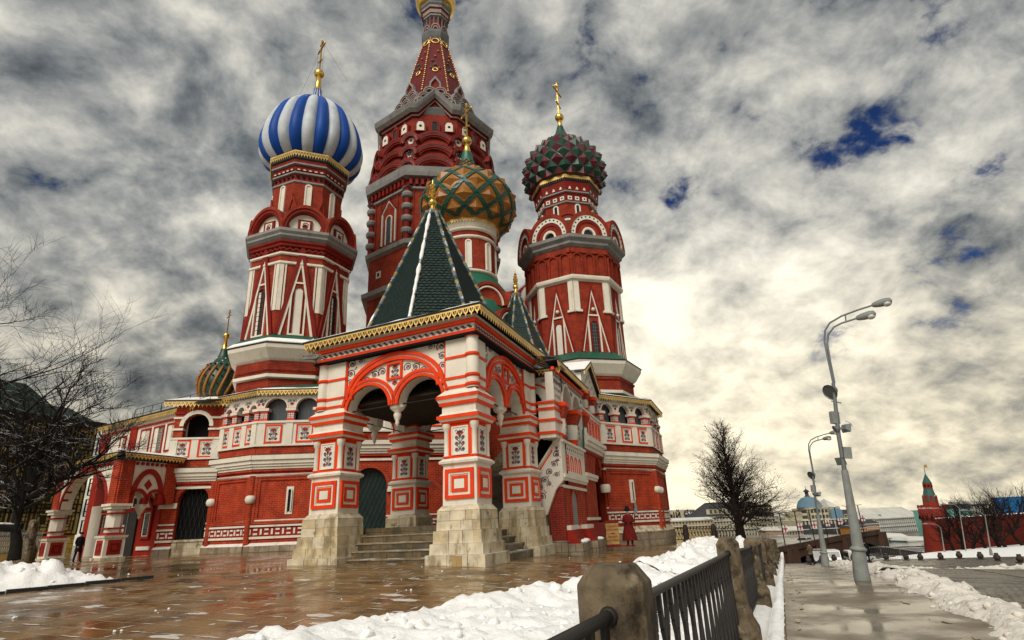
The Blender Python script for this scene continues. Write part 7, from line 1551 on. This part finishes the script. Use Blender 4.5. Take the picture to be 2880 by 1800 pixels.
for x0,x1,h in ((.12,.22,3.8),(.30,.68,5.2),(.74,.95,5.0)):
    q=MB(F); q.box(L*x0,L*x1,3,18,zt,zt+h,'far_cream'); q.build('attic_block',t)
    for i in range(max(2,int((x1-x0)*14))):
        for f in range(2): q=MB(F); xc=L*(x0+(x1-x0)*(i+.5)/max(2,int((x1-x0)*14))); q.box(xc-.6,xc+.6,2.9,3.1,zt+.5+f*2.4,zt+1.9+f*2.4,'far_window'); q.build('window',t)
q=MB(F@Matrix.Translation((L*.49,10,zt+5.2))); q.lathe([(5.4,0),(5.6,.3),(5.4,.6),(5.2,1.4),(4.4,3.0),(2.8,4.4),(1.0,5.0)],20,'far_blue'); q.build('dome',t)
q=MB(F@Matrix.Translation((L*.49,10,zt+10.0))); q.lathe([(1.2,0),(1.2,.5),(.8,.6),(.8,2.2),(1.4,2.4),(1.1,2.9),(.4,3.4),(.1,3.8),(.08,5.0)],12,'far_roof'); q.build('cupola',t)
q=MB(F); q.add([(L*.74,3,zt+5),(L*.95,3,zt+5),(L*.95,18,zt+5),(L*.74,18,zt+5),(L*.845,10,zt+9)],[(0,1,4),(1,2,4),(2,3,4),(3,0,4)],'far_white'); q.build('turret_roof',t)
for x in (.77,.84,.91): q=MB(F@Matrix.Translation((L*x,2.6,0))); q.lathe([(1.3,zt-1),(1.3,zt+3.2),(.2,zt+4.5)],10,'far_blue'); q.build('glass_bay',t)
for x in (.06,.40,.58,.80,.92): q=MB(F); q.box(L*x-2.2,L*x+2.2,-.3,-.1,zb+2,zt-2,'far_window'); q.build('tall_window',t)
q=MB(F@Matrix.Translation((L*.13,-6,zb-1))); q.box(-4,4,0,6,0,5,'far_grey'); q.ext([(-5,5),(5,5),(0,8.5)],-.5,6,'far_roof'); q.build('gatehouse',t)
building('office_block','yellow gabled building right of the domed bank behind the tall lamp',2008,2038,1213,1280,330,333,6,4,'far_yellow',rh=2)
building('apartment_house','low orange house beyond the right end of the bridge',2028,2056,1246,1282,290,292,3,5,'far_orange',rh=.8)
building('apartment_house','old grey-brown house between orange house and white hotel',2052,2086,1236,1280,300,304,4,7,'far_pink',rh=1.5)
building('apartment_house','pinkish far apartment house left above the white hotel',2046,2080,1208,1245,420,425,6,6,'far_pink')
building('office_block','teal glazed corner building beside the white hotel',2066,2096,1214,1278,345,346,6,4,'far_teal')
building('hotel','long white hotel with rows of windows and snowy hipped roof',2078,2192,1222,1278,340,372,6,24,'far_white',rh=5,roofmat='far_white')
building('apartment_house','pale yellow house end showing right of the white hotel',2172,2206,1216,1280,390,392,6,7,'far_yellow')
building('river_shed','low glass-fronted river pavilion below the white hotel',2085,2150,1268,1296,250,255,1,14,'far_grey',win=(.8,.5),rh=1,roofmat='far_white')
building('river_shed','teal landing stage building beside the fortress tower',2148,2206,1276,1298,245,250,1,12,'far_teal',win=(.8,.5),rh=1,roofmat='far_white')
t,F,L,zb,zt=building('wrapped_building','building wrapped in pale green netting behind the fortress wall',2232,2308,1202,1255,250,256,0,1,'far_teal')
for z in (.35,.65): q=MB(F); q.box(0,L,-.2,.1,zb+(zt-zb)*z,zb+(zt-zb)*z+.35,'far_green'); q.build('scaffold_line',t)
for x in (.5,.62,.9): q=MB(F); q.box(L*x,L*x+2.5,2,6,zt,zt+1.6,'far_roof'); q.build('roof_unit',t)
t,F,L,zb,zt=building('apartment_house','tall white corner block rising behind the trees left of the billboard',2306,2352,1190,1260,300,306,6,7,'far_white')
q=MB(F); q.box(-1,L+1,-1,8,zt,zt+1.2,'far_white'); q.build('parapet',t)
a,b=at(2356,1214,260),at(2450,1208,262); t=thing('billboard',a,'big plain blue billboard on a roof at the right edge','billboard'); q=MB(wallframe(a,b)); L=(b-a).length; z0=a.z; z1=at(2400,1173,261).z; q.box(0,L,0,1.2,z0,z1,'bill_blue'); q.build('panel',t); q=MB(wallframe(a,b)); q.box(-.4,L,-.1,1.4,z0-2.4,z0,'far_roof'); q.build('base_beam',t)
for i in range(6): q=MB(wallframe(a,b)); q.tube([(2+i*5,.5,z1),(2+i*5,.5,z1+3.2)],.1,4,'iron'); q.build('mast',t)
building('office_block','dark-roofed block carrying the blue billboard',2356,2480,1214,1262,262,268,4,10,'far_cream')
# the long bridge
a0=Vector(at(1866,1301,150)); a1=Vector(at(1995,1275,172)); a2=Vector(at(2078,1262,196)); 
t=thing('bridge',a0,'broad dark stone arch bridge sloping across the river','bridge'); ctr=[a0+(a0-a1)*.6,a0,a0.lerp(a1,.5),a1,a2]
dk=MB(); per=Vector((-.62,.78,0)); W_=42
vs=[]; 
for p in ctr: vs+=[p[:],(p+per*W_+Vector((0,0,.3)))[:]]
dk.add(vs,[(2*i,2*i+2,2*i+3,2*i+1) for i in range(len(ctr)-1)],'asphalt'); dk.build('deck',t)
for i in range(len(ctr)-1):
    p,q_=ctr[i],ctr[i+1]; Fb2=wallframe(p,q_); L=math.hypot(q_.x-p.x,q_.y-p.y); zl,zr=p.z,q_.z
    q=MB(Fb2); q.add([(0,-.3,zl),(L,-.3,zr),(L,-.3,zr+1.2),(0,-.3,zl+1.2),(0,.3,zl),(L,.3,zr),(L,.3,zr+1.2),(0,.3,zl+1.2)],[(0,1,2,3),(5,4,7,6),(3,2,6,7)],'bridge_stone'); q.build('parapet',t)
    q=MB(Fb2); zb=-9.9; r=L*.36; xc=L*(.5 if i else .6); top=min(zl,zr)-1.4; hz=top-zb
    P=[(0,zb),(xc-r,zb)]+[(xc+r*math.cos(u_),zb+hz*math.sin(u_)) for u_ in lin(PI,0,13)]+[(xc+r,zb),(L,zb),(L,zr),(0,zl)]
    q.ext(P,0,1.2,'bridge_stone'); q.build('arch_wall',t); q=MB(Fb2); q.box(xc-r,xc+r,16,16.3,zb,top+.5,'dark_void'); q.add([(xc+r*math.cos(u_),y_,zb+hz*math.sin(u_)) for y_ in (1.2,16) for u_ in lin(PI,0,13)],[(k,k+1,14+k,13+k) for k in range(12)],'bridge_stone'); q.build('vault',t)
    q=MB(Fb2); q.box(L-1.6,L+1.6,-1.2,.2,zb,zr+.6,'bridge_stone'); q.build('pier',t)
q=MB(); q.tube([(a2+per*W_)[:],(ctr[0]+per*W_)[:]],.5,4,'bridge_stone'); q.build('parapet',t)
FLN=['first','second','third','fourth','fifth','sixth','seventh']
for i in range(7):
    p=ctr[1].lerp(a2,(i+.3)/7)+per*2+Vector((0,0,.3)); l=thing('bridge_lamp',p,'%s lamp post with small flags from the left along the near side of the bridge'%FLN[i],'lamp','lamp posts along the bridge'); q=MB(); q.tube([p[:],(p+Z*7.6)[:]],.13,5,'iron'); q.build('pole',l)
    q=MB(Matrix.Translation(p+Z*7.6)); q.tube([(-1.2,0,.2),(0,0,0),(1.2,0,.2)],.08,4,'iron'); q.build('arm',l)
    q=MB(Matrix.Translation(p+Z*3.4)); q.ext([(.15,0),(1.2,0),(1.2,1.5),(.15,1.5)],-.03,.03,'flag_white'); q.box(.55,.8,-.05,.05,0,1.5,'flag_red'); q.box(.15,1.2,-.05,.05,.6,.85,'flag_red'); q.build('flag_cloth',l)
# embankment wall and quay
a,b=at(2075,1303,185),at(2215,1302,150); q=MB(wallframe(a,b)); L=(b-a).length; q.box(0,L,0,1.5,-10.5,a.z+1.3,'embank'); q.build('embankment_wall',None,'grey stone embankment wall between bridge and fortress tower','wall')
# fortress tower and wall
kt=at(2222,1312,135); sc=135/150; t=thing('fortress_tower',kt,'round red brick fortress tower with stepped green spire','tower'); Mk=Matrix.Translation(kt)@Matrix.Rotation(rad(5.0),4,'Y')
def KZ(y): return at(2206,y,135).z-kt.z
zs_=[KZ(y) for y in (1312,1215,1200,1197,1183,1165,1152,1140,1117)]
q=MB(Mk); q.lathe([(2.4,-2),(2.3,0),(1.9,zs_[1]-1.2)],22,'kremlin_brick'); q.build('drum',t)
q=MB(Mk); q.lathe([(1.9,zs_[1]-1.2),(2.2,zs_[1]-.6),(2.2,zs_[2]),(1.8,zs_[2])],22,'kremlin_brick',cap=True); q.build('parapet',t)
q=MB(); q.box(-.14,.14,-2.26,-2.0,zs_[1]-.9,zs_[1]-.35,'dark_void'); mm=q.mesh('embrasure')
for k in range(18): inst('embrasure',mm,t,Mk@Matrix.Rotation(k*PI/9,4,'Z'))
q=MB(); q.box(-.24,.24,-2.22,-2.0,zs_[2],zs_[2]+.45,'kremlin_brick'); mm=q.mesh('merlon')
for k in range(14): inst('merlon',mm,t,Mk@Matrix.Rotation(k*PI/7,4,'Z'))
q=MB(Mk); q.lathe([(1.3,zs_[2]),(1.22,zs_[4])],8,'kremlin_brick',smooth=False); q.build('upper_drum',t)
q=MB(Mk); q.lathe([(1.26,zs_[4]),(.72,zs_[6])],8,'kremlin_green',smooth=False); q.build('tent_roof',t)
q=MB(Mk); q.lathe([(.76,zs_[6]-.1),(.76,zs_[7])],8,'kremlin_brick',smooth=False); q.build('belfry',t)
for k in range(8): q=MB(Mk@Matrix.Rotation(k*PI/4+PI/8,4,'Z')); q.box(-.15,.15,-.76,-.68,zs_[6]+.25,zs_[7]-.3,'dark_void'); q.build('belfry_window',t)
for k in range(8): q=MB(Mk@Matrix.Rotation(k*PI/4+PI/8,4,'Z')@Matrix.Translation((0,0,zs_[4]+.1))); q.ext([(-.25,0),(.25,0),(.25,.7),(0,1.0),(-.25,.7)],-1.16,-.8,'kremlin_brick'); q.build('dormer',t)
q=MB(Mk); q.lathe([(.80,zs_[7]),(.06,zs_[8]),(.05,zs_[8]+1.2)],8,'kremlin_green',smooth=False); q.build('spire',t)
q=MB(Mk@Matrix.Translation((0,0,zs_[8]+1.2))); q.ext([(0,0),(.7,-.05),(.5,.2),(.7,.45),(0,.5)],-.03,.03,'gold'); q.build('vane',t)
a,b=at(2226,1306,134),at(2520,1296,104); F=wallframe(a,b); L=(b-a).length; za=at(2226,1238,134).z; zb=at(2520,1226,104).z
t=thing('fortress_wall',a,'long red brick fortress wall with snow-topped merlons','wall'); q=MB(F); q.add([(0,0,a.z-2),(L,0,b.z-2),(L,0,zb),(0,0,za),(0,2,a.z-2),(L,2,b.z-2),(L,2,zb),(0,2,za)],[(0,1,2,3),(5,4,7,6),(3,2,6,7)],'kremlin_brick'); q.build('curtain_wall',t)
q=MB(); q.ext([(-.36,0),(.36,0),(.40,.75),(.40,.95),(.2,1.05),(0,.82),(-.2,1.05),(-.40,.95),(-.40,.75)],0,.6,'kremlin_brick'); q.box(-.38,.38,-.02,.62,.96,1.06,'snow'); mm=q.mesh('merlon')
n=int(L/1.15)
for i in range(n): f=(i+.5)/n; inst('merlon',mm,t,F@Matrix.Translation((L*f,0,za+(zb-za)*f-.02)))
# yellow patterned building behind the left tree
a,b=at(-130,1300,62),at(172,1290,66); F=wallframe(a,b); L=(b-a).length; zt=at(100,1000,64).z; t=thing('yellow_building',a,'yellow building painted with dark squares behind the left tree','building'); q=MB(F); q.box(0,L,0,12,a.z-1,zt,'yellow_wall'); q.build('wall',t)
fr1=MB(); fr1.rect(-1.15,1.15,0,2.6,.10,-.1,.05,'dark_frame'); fr1.box(-1.05,1.05,-.03,.02,.10,2.5,'yellow_panel'); fr1.rect(-.8,.8,.35,2.25,.07,-.08,.05,'dark_frame'); fr1.rect(-.5,.5,.65,1.95,.07,-.08,.05,'dark_frame'); fr1.box(-.25,.25,-.06,.02,.95,1.65,'dark_frame'); f1=fr1.mesh('painted_window')
fr2=MB(); fr2.rect(-.55,.55,0,1.1,.07,-.08,.05,'dark_frame'); fr2.rect(-.3,.3,.25,.85,.06,-.08,.05,'dark_frame'); f2=fr2.mesh('painted_square')
nf=5
for f in range(nf):
    for i in range(5):
        x=L*(i+.5)/5; z=a.z+.8+f*(zt-a.z-1)/nf; inst('painted_window',f1,t,F@Matrix.Translation((x-.2,0,z))); 
        for k in range(2): inst('painted_square',f2,t,F@Matrix.Translation((x+1.75,0,z+.1+1.4*k)))
q=MB(F); q.box(-.5,L+.5,-.6,12.5,zt,zt+.6,'dark_frame'); q.build('cornice',t)
x1=L*.68; q=MB(F); q.add([(0,-.3,zt+.6),(x1,-.3,zt+.6),(x1,10,zt+.6),(0,10,zt+.6),(x1*.35,4,zt+4.0),(x1*.72,4,zt+4.0)],[(0,1,5,4),(1,2,5),(2,3,4,5),(3,0,4)],'old_green_roof'); q.build('roof',t)
q=MB(F); q.add([(x1,0,zt+.6),(L,0,zt+.6),(L,10,zt+.6),(x1,10,zt+.6),(x1,5,zt+2.6),(L,5,zt+2.6)],[(0,1,5,4),(2,3,4,5),(1,2,5)],'old_green_roof'); q.build('roof',t)
# diamond fence at the far left
a,b=at(-20,1316,33),at(88,1314,36); t=thing('iron_fence',a,'low grey diamond-mesh fence behind the left snow heap','fence'); F=wallframe(a,b); L=(b-a).length
for z in (.1,1.0): q=MB(F); q.tube([(0,0,a.z+z),(L,0,a.z+z)],.025,4,'grey_metal'); q.build('rail',t)
xm=MB(); w_=L/22
for s in (-1,1): xm.tube([(-w_*s,0,.1),(w_*s,0,1.0)],.014,4,'grey_metal',cap=False)
xm=xm.mesh('crossed_bars')
for i in range(22): inst('crossed_bars',xm,t,F@Matrix.Translation(((i+.5)*L/22,0,a.z)))
inst('stone_post',post_me,None,Matrix.Translation(at(62,1318,33)),'small weathered stone post by the diamond-mesh fence at the left','post')

# ================================================================ vehicles
def car_mesh(paint,kind):
    parts=[]
    if kind=='car': prof_=[(-2.1,.35),(2.1,.35),(2.15,.6),(2.0,.82),(1.1,.95),(.55,1.38),(-.95,1.42),(-1.6,1.0),(-2.1,.92),(-2.18,.6)]; gl=[(1.0,.97),(.52,1.32),(-.92,1.36),(-1.5,1.0)]; h,wd,wx=1.4,.86,(1.3,-1.3)
    else: prof_=[(-2.7,.4),(2.6,.4),(2.7,.8),(2.55,1.15),(2.15,2.15),(1.9,2.3),(-2.6,2.3),(-2.75,2.1)]; gl=[(2.3,1.25),(2.05,2.0),(-2.4,2.0),(-2.4,1.25)]; h,wd,wx=2.3,1.0,(1.6,-1.6)
    q=MB(); q.ext(prof_,-wd,wd,paint); parts.append(('body',q.mesh('body')))
    q=MB(); q.ext(gl,-wd-.01,wd+.01,'car_glass')
    e=.02
    if kind=='car': q.add([(1.1+e,-wd*.85,.97),(1.1+e,wd*.85,.97),(.57+e,wd*.8,1.36),(.57+e,-wd*.8,1.36)],[(0,1,2,3)],'car_glass'); q.add([(-1.62-e,-wd*.85,1.02),(-1.62-e,wd*.85,1.02),(-.98-e,wd*.8,1.38),(-.98-e,-wd*.8,1.38)],[(3,2,1,0)],'car_glass')
    else: q.add([(2.54+e,-wd*.88,1.2),(2.54+e,wd*.88,1.2),(2.18+e,wd*.85,2.1),(2.18+e,-wd*.85,2.1)],[(0,1,2,3)],'car_glass'); q.box(-2.74,2.66,-wd-.012,wd+.012,.55,.85,'teal_band')
    parts.append(('window_glass',q.mesh('window_glass')))
    for x in wx:
        for s in (-1,1): q=MB(Matrix.Translation((x,s*(wd-.1),.34))@Matrix.Rotation(PI/2,4,'X')); q.lathe([(.0,-.12),(.34,-.12),(.34,.12),(.0,.12)],14,'tyre',smooth=False); q.lathe([(.0,-.13 if s>0 else .13),(.2,-.13 if s>0 else .13)],10,'lamp_metal'); parts.append(('wheel',q.mesh('wheel')))
    fx=max(p[0] for p in prof_); bx=min(p[0] for p in prof_)
    for s in (-1,1):
        q=MB(); q.box(fx-.12,fx+.02,s*wd*.72-.16,s*wd*.72+.16,.62,.80,'headlight'); parts.append(('headlight',q.mesh('headlight'))); q=MB(); q.box(bx-.02,bx+.1,s*wd*.76-.12,s*wd*.76+.12,.7,.9,'taillight'); parts.append(('tail_light',q.mesh('tail_light')))
    return parts
CM={}
def car(x,y,d,paint,kind,face_,label):
    if (paint,kind) not in CM: CM[paint,kind]=car_mesh(paint,kind)
    p=at(x,y,d); sS,tT=inv(p.x,p.y); p.z=p.z if y<1300 else (HS(sS)-.12-.02*min(max(tT-3.6,0),26) if tT>3.6 else HS(sS)-.2); M=Matrix.Translation(p)@Matrix.Rotation(rad(face_),4,'Z'); t=thing('minibus' if kind!='car' else 'car',p,label,'bus' if kind!='car' else 'car','traffic on the embankment road'); t.rotation_euler=(0,0,0)
    for n,m_ in CM[paint,kind]: inst(n,m_,t,M)
car(1967,1318,125,'car_white','van',-108,'white and teal minibus driving toward us under the bridge')
car(2014,1318,132,'car_white','van',72,'white minibus with red tail lights driving away under the bridge')
car(1936,1318,120,'car_dark','van',-112,'dark van at the left end of the traffic under the bridge')
car(2027,1314,128,'car_dark','car',60,'dark car beside the white minibus with red tail lights')
car(2096,1310,150,'car_red','car',-170,'dark red car right of the tall lamp')
car(2120,1309,150,'car_white','car',-172,'white car behind the crowd barriers')
car(2165,1309,150,'car_beige','car',170,'beige car left of the black car near the fortress tower')
car(2190,1310,145,'car_dark','car',170,'black car nearest the fortress tower')
car(2040,1307,160,'car_white','car',-170,'pale car passing just left of the tall lamp')
car(1895,1284,178,'car_dark','car',150,'dark car on the bridge deck at the left')
for x,y,d,m in ((1908,1284,180,'car_dark'),): car(x,y,d,m,'car',150,'second dark car on the bridge deck at the left')
